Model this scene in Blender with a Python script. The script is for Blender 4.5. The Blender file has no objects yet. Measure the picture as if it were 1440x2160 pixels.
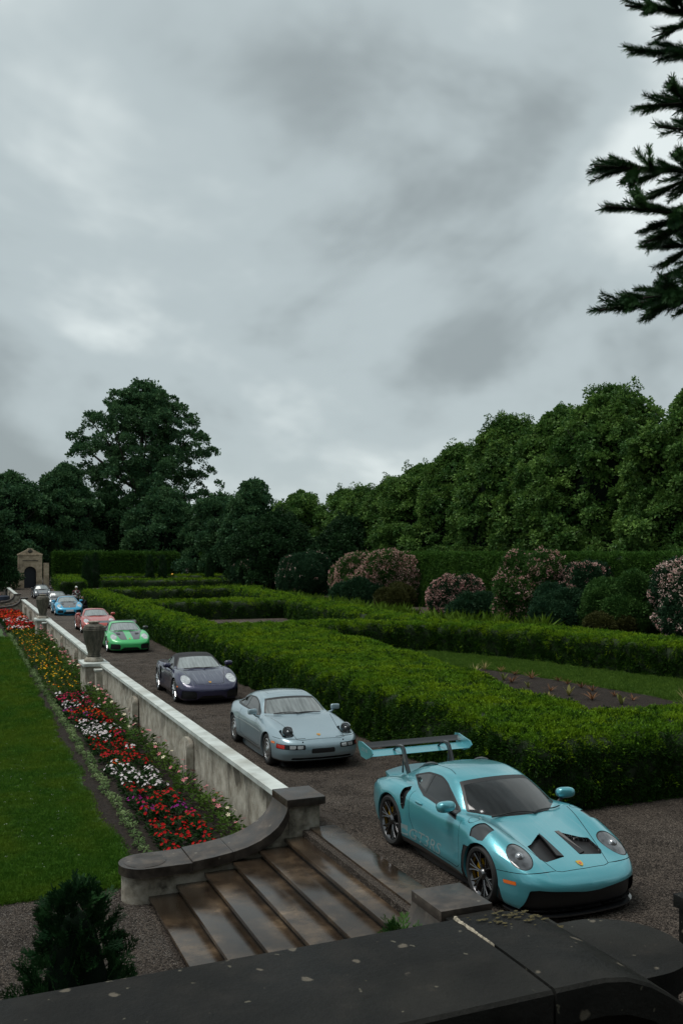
import bpy, bmesh, math, random
import numpy as np
from mathutils import Vector, Matrix, Euler
random.seed(7); RNG = np.random.default_rng(7)
SC = bpy.context.scene
COL = SC.collection
R = math.radians

# ------------------------------------------------------------------ camera
# World frame: X runs across the garden, Y along the drive, Z up; the gravel drive is z = 0.
cam = bpy.data.cameras.new('camera'); camo = bpy.data.objects.new('camera', cam); COL.objects.link(camo)
cam.sensor_fit = 'VERTICAL'; cam.sensor_height = 36.0; cam.lens = 32.5
cam.shift_y = 88 / 2160; cam.clip_start = 0.05; cam.clip_end = 3000
camo.location = (0, 0, 4.26); camo.rotation_euler = (R(90), 0, R(-23.05))
SC.camera = camo

# ------------------------------------------------------------------ sky and sun
def build_world():
    w = bpy.data.worlds.new('World'); SC.world = w; w.use_nodes = True
    nt = w.node_tree; n = nt.nodes; l = nt.links; n.clear()
    out = n.new('ShaderNodeOutputWorld'); bg = n.new('ShaderNodeBackground'); bg.inputs['Strength'].default_value = 0.70
    sky = n.new('ShaderNodeTexSky'); sky.sky_type = 'NISHITA'; sky.sun_disc = False
    sky.sun_elevation = R(70); sky.sun_rotation = R(-70)
    tc = n.new('ShaderNodeTexCoord')
    sep = n.new('ShaderNodeSeparateXYZ'); l.new(tc.outputs['Generated'], sep.inputs[0])
    ab = n.new('ShaderNodeMath'); ab.operation = 'ABSOLUTE'; l.new(sep.outputs['Z'], ab.inputs[0])
    zz = n.new('ShaderNodeMath'); zz.operation = 'ADD'; zz.inputs[1].default_value = 0.75; l.new(ab.outputs[0], zz.inputs[0])
    dv = n.new('ShaderNodeVectorMath'); dv.operation = 'DIVIDE'
    l.new(tc.outputs['Generated'], dv.inputs[0])
    cb = n.new('ShaderNodeCombineXYZ'); [l.new(zz.outputs[0], cb.inputs[i]) for i in range(2)]; cb.inputs[2].default_value = 1
    l.new(cb.outputs[0], dv.inputs[1])
    mp = n.new('ShaderNodeMapping'); mp.inputs['Location'].default_value = (3.1, 0.7, 1.4); l.new(dv.outputs[0], mp.inputs[0])
    n1 = n.new('ShaderNodeTexNoise'); n1.inputs['Scale'].default_value = 2.3; n1.inputs['Detail'].default_value = 5
    n1.inputs['Roughness'].default_value = 0.5; n1.inputs['Distortion'].default_value = 0.3
    n2 = n.new('ShaderNodeTexNoise'); n2.inputs['Scale'].default_value = 6.0; n2.inputs['Detail'].default_value = 4
    n2.inputs['Roughness'].default_value = 0.5; n2.inputs['Distortion'].default_value = 0.2
    l.new(mp.outputs[0], n1.inputs[0]); l.new(mp.outputs[0], n2.inputs[0])
    mx = n.new('ShaderNodeMix'); mx.data_type = 'FLOAT'; mx.inputs[0].default_value = 0.22
    l.new(n1.outputs['Fac'], mx.inputs[2]); l.new(n2.outputs['Fac'], mx.inputs[3])
    cr = n.new('ShaderNodeValToRGB'); e = cr.color_ramp; e.interpolation = 'EASE'
    e.elements[0].position = 0.38; e.elements[0].color = (0.325, 0.375, 0.385, 1)
    e.elements[1].position = 0.63; e.elements[1].color = (0.82, 0.895, 0.89, 1)
    m = e.elements.new(0.50); m.color = (0.50, 0.575, 0.59, 1)
    l.new(mx.outputs[0], cr.inputs[0])
    sc = n.new('ShaderNodeVectorMath'); sc.operation = 'SCALE'; sc.inputs['Scale'].default_value = 0.10
    l.new(sky.outputs[0], sc.inputs[0])
    m2 = n.new('ShaderNodeMix'); m2.data_type = 'RGBA'; m2.inputs[0].default_value = 0.94
    l.new(sc.outputs[0], m2.inputs[6]); l.new(cr.outputs[0], m2.inputs[7])
    l.new(m2.outputs[2], bg.inputs['Color']); l.new(bg.outputs[0], out.inputs[0])
build_world()
sd = bpy.data.lights.new('sun', 'SUN'); sd.energy = 1.5; sd.angle = R(30); sd.color = (1.0, 0.97, 0.92)
so = bpy.data.objects.new('sun', sd); COL.objects.link(so)
# light falls from the upper left and slightly from beyond
so.rotation_euler = Vector((0.34, -0.14, -1.0)).to_track_quat('-Z', 'Y').to_euler()
SC.view_settings.view_transform = 'Standard'; SC.view_settings.look = 'None'
SC.view_settings.exposure = 0.5; SC.view_settings.gamma = 1.0; SC.view_settings.use_curve_mapping = False

# ------------------------------------------------------------------ helpers
def link(o, parent=None):
    COL.objects.link(o)
    if parent is not None: o.parent = parent
    return o
def tag(o, label=None, cat=None, group=None, kind=None):
    if label: o['label'] = label
    if cat: o['category'] = cat
    if group: o['group'] = group
    if kind: o['kind'] = kind
    return o
def thing(name, label, cat, loc=(0, 0, 0), rz=0.0, group=None):
    o = bpy.data.objects.new(name, None); o.empty_display_size = 0.1
    o.location = loc; o.rotation_euler = (0, 0, rz); link(o)
    return tag(o, label, cat, group)
def copy_tree(o, parent=None):
    c = o.copy(); COL.objects.link(c)
    if parent is not None: c.parent = parent
    for ch in o.children: copy_tree(ch, c)
    return c

class MB:
    """collects simple solids into one mesh"""
    def __init__(s): s.v = []; s.f = []
    def add(s, v, f):
        b = len(s.v); s.v += [tuple(p) for p in v]; s.f += [tuple(i + b for i in q) for q in f]; return s
    def box(s, x0, x1, y0, y1, z0, z1, bev=0.0):
        if bev <= 0:
            v = [(x, y, z) for z in (z0, z1) for y in (y0, y1) for x in (x0, x1)]
            return s.add(v, [(0, 2, 3, 1), (4, 5, 7, 6), (0, 1, 5, 4), (2, 6, 7, 3), (0, 4, 6, 2), (1, 3, 7, 5)])
        b = bev; bm = bmesh.new()
        bmesh.ops.create_cube(bm, size=1.0, matrix=Matrix.Translation(((x0+x1)/2, (y0+y1)/2, (z0+z1)/2)) @ Matrix.Diagonal((x1-x0, y1-y0, z1-z0, 1)))
        bmesh.ops.bevel(bm, geom=list(bm.edges), offset=b, segments=2, profile=0.6, affect='EDGES')
        bm.verts.index_update()
        s.add([v.co[:] for v in bm.verts], [[v.index for v in f.verts] for f in bm.faces]); bm.free(); return s
    def prism(s, poly, axis, a, b):
        """extrude a 2-D polygon along an axis; poly gives the two other coordinates in x,y,z order"""
        n = len(poly); v = []
        for t in (a, b):
            for p in poly:
                v.append((t, p[0], p[1]) if axis == 'x' else (p[0], t, p[1]) if axis == 'y' else (p[0], p[1], t))
        f = [tuple(range(n))[::-1], tuple(range(n, 2*n))] + [(i, (i+1) % n, n+(i+1) % n, n+i) for i in range(n)]
        return s.add(v, f)
    def tube(s, pts, rad, n=8, cap=True):
        pts = [Vector(p) for p in pts]; m = len(pts)
        if not hasattr(rad, '__len__'): rad = [rad]*m
        v = []; up = Vector((0.13, 0.21, 1)).normalized()
        for i, p in enumerate(pts):
            d = (pts[min(i+1, m-1)] - pts[max(i-1, 0)]).normalized()
            a = d.cross(up)
            if a.length < 1e-4: a = d.cross(Vector((1, 0, 0)))
            a.normalize(); c = d.cross(a)
            for k in range(n):
                t = 2*math.pi*k/n; v.append(p + (a*math.cos(t) + c*math.sin(t))*rad[i])
        f = [(i*n+k, i*n+(k+1) % n, (i+1)*n+(k+1) % n, (i+1)*n+k) for i in range(m-1) for k in range(n)]
        if cap: f += [tuple(range(n))[::-1], tuple(range((m-1)*n, m*n))]
        return s.add(v, f)
    def lathe(s, prof, n=32, axis='z', c=(0, 0, 0), cap=True):
        """prof: list of (radius, height)"""
        v = []; m = len(prof)
        for r, h in prof:
            for k in range(n):
                t = 2*math.pi*k/n; x, y = r*math.cos(t), r*math.sin(t)
                p = (x, y, h) if axis == 'z' else (h, x, y) if axis == 'x' else (y, h, x)
                v.append((p[0]+c[0], p[1]+c[1], p[2]+c[2]))
        f = [(i*n+k, i*n+(k+1) % n, (i+1)*n+(k+1) % n, (i+1)*n+k) for i in range(m-1) for k in range(n)]
        if cap and prof[0][0] > 1e-6: f.append(tuple(range(n))[::-1])
        if cap and prof[-1][0] > 1e-6: f.append(tuple(range((m-1)*n, m*n)))
        return s.add(v, f)
    def ell(s, c, r, nu=16, nv=10, p=2.0, rot=None):
        """(super)ellipsoid"""
        sg = lambda t, e: math.copysign(abs(t)**e, t); e = 2.0/p; v = []
        for j in range(nv+1):
            b = -math.pi/2 + math.pi*j/nv
            for i in range(nu):
                a = 2*math.pi*i/nu
                q = Vector((r[0]*sg(math.cos(b), e)*sg(math.cos(a), e), r[1]*sg(math.cos(b), e)*sg(math.sin(a), e), r[2]*sg(math.sin(b), e)))
                if rot is not None: q.rotate(rot)
                v.append((q.x+c[0], q.y+c[1], q.z+c[2]))
        f = [(j*nu+i, j*nu+(i+1) % nu, (j+1)*nu+(i+1) % nu, (j+1)*nu+i) for j in range(nv) for i in range(nu)]
        return s.add(v, f)
    def build(s, name, m, parent=None, smooth=True, loc=None, angle=35):
        me = bpy.data.meshes.new(name); me.from_pydata(s.v, [], s.f); me.validate(); me.update()
        bm = bmesh.new(); bm.from_mesh(me); bmesh.ops.remove_doubles(bm, verts=bm.verts, dist=1e-5)
        bmesh.ops.recalc_face_normals(bm, faces=bm.faces); bm.to_mesh(me); bm.free()
        if smooth:
            me.polygons.foreach_set('use_smooth', [True]*len(me.polygons)); me.set_sharp_from_angle(angle=R(angle))
        if m is not None: me.materials.append(m)
        o = bpy.data.objects.new(name, me)
        if loc is not None: o.location = loc
        return link(o, parent)

def np_mesh(name, V, T, mats, parent=None, N=None, mat_idx=None, smooth=True):
    """mesh object from numpy arrays of vertices and equal-sized faces"""
    me = bpy.data.meshes.new(name); k = T.shape[1]
    me.vertices.add(len(V)); me.vertices.foreach_set('co', np.ascontiguousarray(V, np.float32).ravel())
    me.loops.add(T.size); me.loops.foreach_set('vertex_index', np.ascontiguousarray(T, np.int32).ravel())
    me.polygons.add(len(T)); me.polygons.foreach_set('loop_start', np.arange(0, T.size, k, dtype=np.int32))
    if mat_idx is not None: me.polygons.foreach_set('material_index', np.ascontiguousarray(mat_idx, np.int32))
    me.update(calc_edges=True)
    if smooth: me.polygons.foreach_set('use_smooth', np.ones(len(T), bool))
    if N is not None: me.normals_split_custom_set_from_vertices([tuple(x) for x in N.tolist()])
    for m in (mats if isinstance(mats, (list, tuple)) else [mats]): me.materials.append(m)
    o = bpy.data.objects.new(name, me)
    return link(o, parent)

# ------------------------------------------------------------------ materials
def newmat(name):
    m = bpy.data.materials.new(name); m.use_nodes = True
    nt = m.node_tree; return m, nt.nodes, nt.links, nt.nodes['Principled BSDF']
def pmat(name, col, rough=0.5, metal=0.0, spec=0.5, coat=0.0, emit=None, vary=0.0, vscale=8.0, bump=0.0, bscale=60.0):
    m, n, l, b = newmat(name)
    b.inputs['Base Color'].default_value = (*col, 1); b.inputs['Roughness'].default_value = rough
    b.inputs['Metallic'].default_value = metal; b.inputs['Specular IOR Level'].default_value = spec
    b.inputs['Coat Weight'].default_value = coat; b.inputs['Coat Roughness'].default_value = 0.04
    if emit: b.inputs['Emission Color'].default_value = (*emit[0], 1); b.inputs['Emission Strength'].default_value = emit[1]
    if vary > 0 or bump > 0:
        tc = n.new('ShaderNodeTexCoord')
        if vary > 0:
            t = n.new('ShaderNodeTexNoise'); t.inputs['Scale'].default_value = vscale; t.inputs['Detail'].default_value = 6
            l.new(tc.outputs['Object'], t.inputs[0])
            r = n.new('ShaderNodeValToRGB'); r.color_ramp.elements[0].position = 0.3; r.color_ramp.elements[1].position = 0.7
            r.color_ramp.elements[0].color = (*[c*(1-vary) for c in col], 1); r.color_ramp.elements[1].color = (*[min(1, c*(1+vary)) for c in col], 1)
            l.new(t.outputs['Fac'], r.inputs[0]); l.new(r.outputs[0], b.inputs['Base Color'])
        if bump > 0:
            t = n.new('ShaderNodeTexNoise'); t.inputs['Scale'].default_value = bscale; t.inputs['Detail'].default_value = 4
            l.new(tc.outputs['Object'], t.inputs[0])
            bp = n.new('ShaderNodeBump'); bp.inputs['Strength'].default_value = bump; bp.inputs['Distance'].default_value = 0.02
            l.new(t.outputs['Fac'], bp.inputs['Height']); l.new(bp.outputs[0], b.inputs['Normal'])
    return m
# ================================================================== CARS
class Pchip:
    def __init__(s, pts):
        x = np.array([p[0] for p in pts], float); y = np.array([p[1] for p in pts], float)
        h = np.diff(x); d = np.diff(y)/h; m = np.zeros_like(y)
        w1 = 2*h[1:]+h[:-1]; w2 = h[1:]+2*h[:-1]
        with np.errstate(divide='ignore', invalid='ignore'):
            hm = (w1+w2)/(w1/d[:-1]+w2/d[1:])
        m[1:-1] = np.where(d[:-1]*d[1:] > 0, hm, 0); m[0] = d[0]; m[-1] = d[-1]
        s.x, s.y, s.m, s.h = x, y, m, h
    def __call__(s, q):
        q = np.asarray(q, float); i = np.clip(np.searchsorted(s.x, q)-1, 0, len(s.h)-1)
        t = (q-s.x[i])/s.h[i]; tc = np.clip(t, 0, 1); h = s.h[i]
        r = (1+2*tc)*(1-tc)**2*s.y[i] + tc*(1-tc)**2*h*s.m[i] + tc**2*(3-2*tc)*s.y[i+1] + tc**2*(tc-1)*h*s.m[i+1]
        return r + np.where(t < 0, t*h*s.m[i], 0) + np.where(t > 1, (t-1)*h*s.m[i+1], 0)
def smin(a, b, k):
    h = np.clip(.5+.5*(b-a)/k, 0, 1); return b*(1-h)+a*h-k*h*(1-h)
def smax(a, b, k): return -smin(-a, -b, k)

def surfnet(F, lo, hi, h):
    ax = [np.arange(lo[i], hi[i]+h, h) for i in range(3)]
    f = F(ax[0][:, None, None], ax[1][None, :, None], ax[2][None, None, :])
    s = f < 0
    c = np.zeros(tuple(n-1 for n in s.shape), np.int8)
    for i in (0, 1):
        for j in (0, 1):
            for k in (0, 1):
                c += s[i:s.shape[0]-1+i, j:s.shape[1]-1+j, k:s.shape[2]-1+k]
    cells = np.argwhere((c > 0) & (c < 8)); idx = -np.ones(c.shape, np.int64); idx[tuple(cells.T)] = np.arange(len(cells))
    V = np.stack([ax[i][cells[:, i]]+h/2 for i in range(3)], 1); V0 = V.copy()
    g = lambda V: grad(F, V)
    for it in range(4):
        fv = F(V[:, 0], V[:, 1], V[:, 2]); G = g(V)
        V = V - np.clip(fv/np.maximum((G**2).sum(1), 1e-6), -h, h)[:, None]*G
        V = np.clip(V, V0-h*.8, V0+h*.8)
    quads = []
    for a in range(3):
        b, d = (a+1) % 3, (a+2) % 3
        s0 = np.take(s, range(s.shape[a]-1), a); s1 = np.take(s, range(1, s.shape[a]), a)
        e = np.argwhere(s0 != s1)
        ok = (e[:, b] > 0) & (e[:, d] > 0) & (e[:, b] < s.shape[b]-1) & (e[:, d] < s.shape[d]-1); e = e[ok]
        flip = s1[tuple(e.T)]
        q = []
        for db, dd in ((-1, -1), (0, -1), (0, 0), (-1, 0)):
            t = e.copy(); t[:, b] += db; t[:, d] += dd; q.append(idx[tuple(t.T)])
        q = np.stack(q, 1); q[flip] = q[flip][:, ::-1]; quads.append(q)
    Q = np.concatenate(quads); T = np.concatenate([Q[:, [0, 1, 2]], Q[:, [0, 2, 3]]])
    G = g(V); N = G/np.maximum(np.linalg.norm(G, axis=1), 1e-9)[:, None]
    return V, T, N
def grad(F, V, e=2e-3):
    x, y, z = V.T
    return np.stack([F(x+e, y, z)-F(x-e, y, z), F(x, y+e, z)-F(x, y-e, z), F(x, y, z+e)-F(x, y, z-e)], 1)/(2*e)

def split(M, f):
    """cut a triangle mesh along f = 0: inside (f < 0), outside, cut segments"""
    V, T, N = M; n = len(V); s = f < 0; c = s[T].sum(1)
    mix = (c == 1) | (c == 2); Tm = T[mix]; cm = c[mix]
    if len(Tm) == 0: return (V, T[c == 3], N), (V, T[c == 0], N), np.zeros((0, 2), int)
    sT = s[Tm]; lone = np.argmax(np.where((cm == 1)[:, None], sT, ~sT), 1); r = np.arange(len(Tm))
    a, b, d = Tm[r, lone], Tm[r, (lone+1) % 3], Tm[r, (lone+2) % 3]
    lo = np.concatenate([np.minimum(a, b), np.minimum(a, d)]); hi = np.concatenate([np.maximum(a, b), np.maximum(a, d)])
    u, inv = np.unique(lo*n+hi, return_inverse=True); ul, uh = u//n, u % n
    t = (f[ul]/(f[ul]-f[uh]))[:, None]
    nv = V[ul]*(1-t)+V[uh]*t; nn = N[ul]*(1-t)+N[uh]*t; nn /= np.maximum(np.linalg.norm(nn, axis=1), 1e-9)[:, None]
    V2 = np.concatenate([V, nv]); N2 = np.concatenate([N, nn]); k = len(Tm)
    ab, ad = n+inv[:k], n+inv[k:]
    tl = np.stack([a, ab, ad], 1); q1 = np.stack([ab, b, d], 1); q2 = np.stack([ab, d, ad], 1); i1 = cm == 1
    Ti = np.concatenate([T[c == 3], tl[i1], q1[~i1], q2[~i1]]); To = np.concatenate([T[c == 0], tl[~i1], q1[i1], q2[i1]])
    return (V2, Ti, N2), (V2, To, N2), np.stack([ab, ad], 1)

def poly_sd(P, px, py):
    """signed distance to a polygon (negative inside)"""
    P = np.array(P, float); d = np.full(np.shape(px), 1e9); ins = np.zeros(np.shape(px), bool)
    for i in range(len(P)):
        ax, ay = P[i]; bx, by = P[(i+1) % len(P)]; ex, ey = bx-ax, by-ay
        t = np.clip(((px-ax)*ex+(py-ay)*ey)/(ex*ex+ey*ey), 0, 1)
        d = np.minimum(d, np.hypot(px-ax-t*ex, py-ay-t*ey))
        cr = ((ay > py) != (by > py)) & (px < ex*(py-ay)/(ey if abs(ey) > 1e-12 else 1e-12)+ax); ins ^= cr
    return np.where(ins, -d, d)
def rpoly(P, px, py, r): return poly_sd(shrink(P, r), px, py)-r
def shrink(P, r):
    """inset polygon by r"""
    P = np.array(P, float); n = len(P); A = 0.5*sum(P[i][0]*P[(i+1) % n][1]-P[(i+1) % n][0]*P[i][1] for i in range(n)); sg = 1 if A > 0 else -1; out = []
    for i in range(n):
        e0 = P[i]-P[i-1]; e1 = P[(i+1) % n]-P[i]; e0 /= np.hypot(*e0); e1 /= np.hypot(*e1)
        n0 = np.array([-e0[1], e0[0]])*sg; n1 = np.array([-e1[1], e1[0]])*sg; b = n0+n1; b /= max((b@b)/2, .3)
        out.append(P[i]+b*r)
    return np.array(out)
def line_sd(pts, px, py):
    d = np.full(np.shape(px), 1e9)
    for (ax, ay), (bx, by) in zip(pts[:-1], pts[1:]):
        ex, ey = bx-ax, by-ay; t = np.clip(((px-ax)*ex+(py-ay)*ey)/(ex*ex+ey*ey), 0, 1)
        d = np.minimum(d, np.hypot(px-ax-t*ex, py-ay-t*ey))
    return d

def paint(name, col, metal=0.35, rough=0.32, wet=True, streak=0.0):
    """clear-coated car paint, beaded with rain"""
    m, n, l, b = newmat(name)
    b.inputs['Metallic'].default_value = metal; b.inputs['Roughness'].default_value = rough
    b.inputs['Coat Weight'].default_value = 1.0; b.inputs['Coat Roughness'].default_value = 0.03
    tc = n.new('ShaderNodeTexCoord')
    fl = n.new('ShaderNodeTexNoise'); fl.inputs['Scale'].default_value = 900; l.new(tc.outputs['Object'], fl.inputs[0])
    r = n.new('ShaderNodeValToRGB'); r.color_ramp.elements[0].color = (*[c*.86 for c in col], 1); r.color_ramp.elements[1].color = (*[min(1, c*1.14) for c in col], 1)
    l.new(fl.outputs['Fac'], r.inputs[0])
    last = r.outputs[0]
    if streak > 0:   # trickled, drying rain marks that run down the panel
        mp = n.new('ShaderNodeMapping'); mp.inputs['Scale'].default_value = (26, 1.1, 1.1); l.new(tc.outputs['Object'], mp.inputs[0])
        s = n.new('ShaderNodeTexNoise'); s.inputs['Scale'].default_value = 1.0; s.inputs['Detail'].default_value = 3; l.new(mp.outputs[0], s.inputs[0])
        sr = n.new('ShaderNodeValToRGB'); sr.color_ramp.elements[0].position = .56; sr.color_ramp.elements[1].position = .72
        l.new(s.outputs['Fac'], sr.inputs[0])
        ge = n.new('ShaderNodeNewGeometry'); sx = n.new('ShaderNodeSeparateXYZ'); l.new(ge.outputs['Normal'], sx.inputs[0])
        up = n.new('ShaderNodeMapRange'); up.inputs[1].default_value = .6; up.inputs[2].default_value = .9; up.inputs[4].default_value = streak; l.new(sx.outputs['Z'], up.inputs[0])
        k = n.new('ShaderNodeMath'); k.operation = 'MULTIPLY'; l.new(up.outputs[0], k.inputs[1]); l.new(sr.outputs[0], k.inputs[0])
        mx = n.new('ShaderNodeMix'); mx.data_type = 'RGBA'; mx.inputs[7].default_value = (.5, .52, .56, 1)
        l.new(k.outputs[0], mx.inputs[0]); l.new(last, mx.inputs[6]); last = mx.outputs[2]
    l.new(last, b.inputs['Base Color'])
    if wet:
        v = n.new('ShaderNodeTexVoronoi'); v.inputs['Scale'].default_value = 70; v.inputs['Randomness'].default_value = 1; l.new(tc.outputs['Object'], v.inputs[0])
        vr = n.new('ShaderNodeValToRGB'); vr.color_ramp.elements[0].position = .12; vr.color_ramp.elements[0].color = (1, 1, 1, 1)
        vr.color_ramp.elements[1].position = .30; vr.color_ramp.elements[1].color = (0, 0, 0, 1); l.new(v.outputs['Distance'], vr.inputs[0])
        bp = n.new('ShaderNodeBump'); bp.inputs['Strength'].default_value = 0.22; bp.inputs['Distance'].default_value = 0.004
        l.new(vr.outputs[0], bp.inputs['Height']); l.new(bp.outputs[0], b.inputs['Coat Normal'])
    return m
def glass(name, tone=0.03, streak=0.0, tint=(.9, 1.0, 1.0)):
    """tinted car glass; rain film and reflected sky go into the base colour"""
    m, n, l, b = newmat(name); b.inputs['Roughness'].default_value = 0.06; b.inputs['Specular IOR Level'].default_value = 0.5
    b.inputs['Coat Weight'].default_value = 0.25; b.inputs['Coat Roughness'].default_value = 0.03
    tc = n.new('ShaderNodeTexCoord'); mp = n.new('ShaderNodeMapping'); mp.inputs['Scale'].default_value = (14, 2.0, 2.0); l.new(tc.outputs['Object'], mp.inputs[0])
    t = n.new('ShaderNodeTexNoise'); t.inputs['Scale'].default_value = 1; t.inputs['Detail'].default_value = 5; l.new(mp.outputs[0], t.inputs[0])
    r = n.new('ShaderNodeValToRGB'); a = r.color_ramp.elements
    a[0].position = .35; a[0].color = (*[tone*(1-streak)*c for c in tint], 1); a[1].position = .68; a[1].color = (*[tone*(1+streak)*c for c in tint], 1)
    l.new(t.outputs['Fac'], r.inputs[0]); l.new(r.outputs[0], b.inputs['Base Color'])
    return m
MC = dict(
    black=pmat('black_trim', (.012, .012, .013), .45), seam=pmat('panel_gap', (.006, .006, .007), .8),
    rubber=pmat('tyre_rubber', (.016, .016, .016), .75, bump=.2, bscale=90), liner=pmat('arch_liner', (.008, .008, .008), .9),
    carbon=pmat('carbon_black', (.018, .019, .021), .30, coat=.6), rimdark=pmat('dark_alloy', (.14, .14, .145), .22, .95),
    rimlight=pmat('silver_alloy', (.62, .63, .64), .25, .9), disc=pmat('brake_steel', (.12, .12, .12), .35, .9),
    yellow=pmat('yellow_caliper', (.75, .42, .01), .35), amber=pmat('amber_lens', (.85, .16, .01), .15, coat=1),
    red=pmat('red_lens', (.55, .012, .008), .15, coat=1), chrome=pmat('chrome', (.75, .75, .76), .08, 1),
    lampin=pmat('lamp_reflector', (.35, .36, .38), .12, .7, coat=1), lampglass=pmat('lamp_lens', (.085, .088, .095), .05, .2, coat=1, vary=.75, vscale=9),
    lampclear=pmat('clear_lamp_lens', (.50, .52, .53), .08, .2, coat=1, vary=.35, vscale=12),
    gold=pmat('crest_gold', (.72, .42, .06), .3, .7), letter=pmat('door_film', (.27, .37, .38), .4, .3), plate=pmat('plate_white', (.75, .76, .78), .4), silver=pmat('silver_film', (.42, .48, .49), .4, .4),
    cloth=pmat('soft_top_cloth', (.018, .018, .021), .85, bump=.3, bscale=300), under=pmat('underbody', (.01, .01, .01), .9),
    gdark=glass('tinted_glass', .010), gwind=glass('dark_windscreen', .010, .5), gside=glass('side_glass', .012, .3),
    gsheen=glass('rain_sky_sheen_glass', .30, .18), gwet=glass('wet_sky_sheen_glass', .22, .28), wiper=pmat('wiper_black', (.01, .01, .01), .5),  # pale base colour paints in the reflected sky, besides the rain film
    carb=pmat('carbon_panel', (.055, .056, .062), .35, .2, coat=.8), white=pmat('sticker_white', (.7, .7, .7), .5))

def car_field(P):
    c = {k: Pchip(P[k]) for k in ('zc', 'cr', 'yf', 'A', 'W', 'ny', 'nz', 'ty', 'tz', 'zb', 'zr', 'yb', 'cw')}
    wf = P.get('wf', .2); L = P['L']; tum = P.get('tum', (.5, .35)); kb = P.get('kb', .13); wheels = P['wheels']; zbelt = P.get('zbelt', .88)
    def yg(s, z): return c['yb'](s) - tum[0]*np.maximum(z-zbelt, -.04) - tum[1]*np.maximum(z-zbelt, 0)**2
    def zroof(s, y): return c['zr'](s - c['cw'](s)*y*y) - P.get('rc', .10)*y*y
    def F(s, y, z):
        y = np.abs(y)
        zt = c['zc'](s) - c['cr'](s)*y*y + c['A'](s)*np.exp(-((y-c['yf'](s))/wf)**2)
        ys = c['W'](s) - .10*np.clip((.34-z)/.26, 0, 1.2)**2 - .34*np.maximum(z-.56, 0)**2
        ys = ys - P.get('waist', .03)*np.exp(-((z-.40)/.13)**2)*np.clip(1-np.abs(s-2.25)/.75, 0, 1)**.7
        for (sw, rw, fl) in wheels:
            rr = np.hypot(s-sw, z-rw)
            ys = ys + fl*np.exp(-((rr-rw*1.12)/.085)**2)*np.clip((z-.1)/.2, 0, 1)
        f = smax(z-zt, y-ys, kb)
        f = smax(f, c['ny'](y)+c['nz'](z)-s, P.get('kn', .10)); f = smax(f, s-(L-c['ty'](y)-c['tz'](z)), .09)
        f = smax(f, c['zb'](s)-z, .07)
        zr = zroof(s, y); e = .01
        sl = (c['zr'](s+e)-c['zr'](s-e))/(2*e)
        g = smax((z-zr)/np.sqrt(1+sl*sl), (y-yg(s, z))*.9, P.get('kg', .08))
        return smin(f, g, P.get('ku', .05))
    return F, yg, zroof, c

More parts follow.
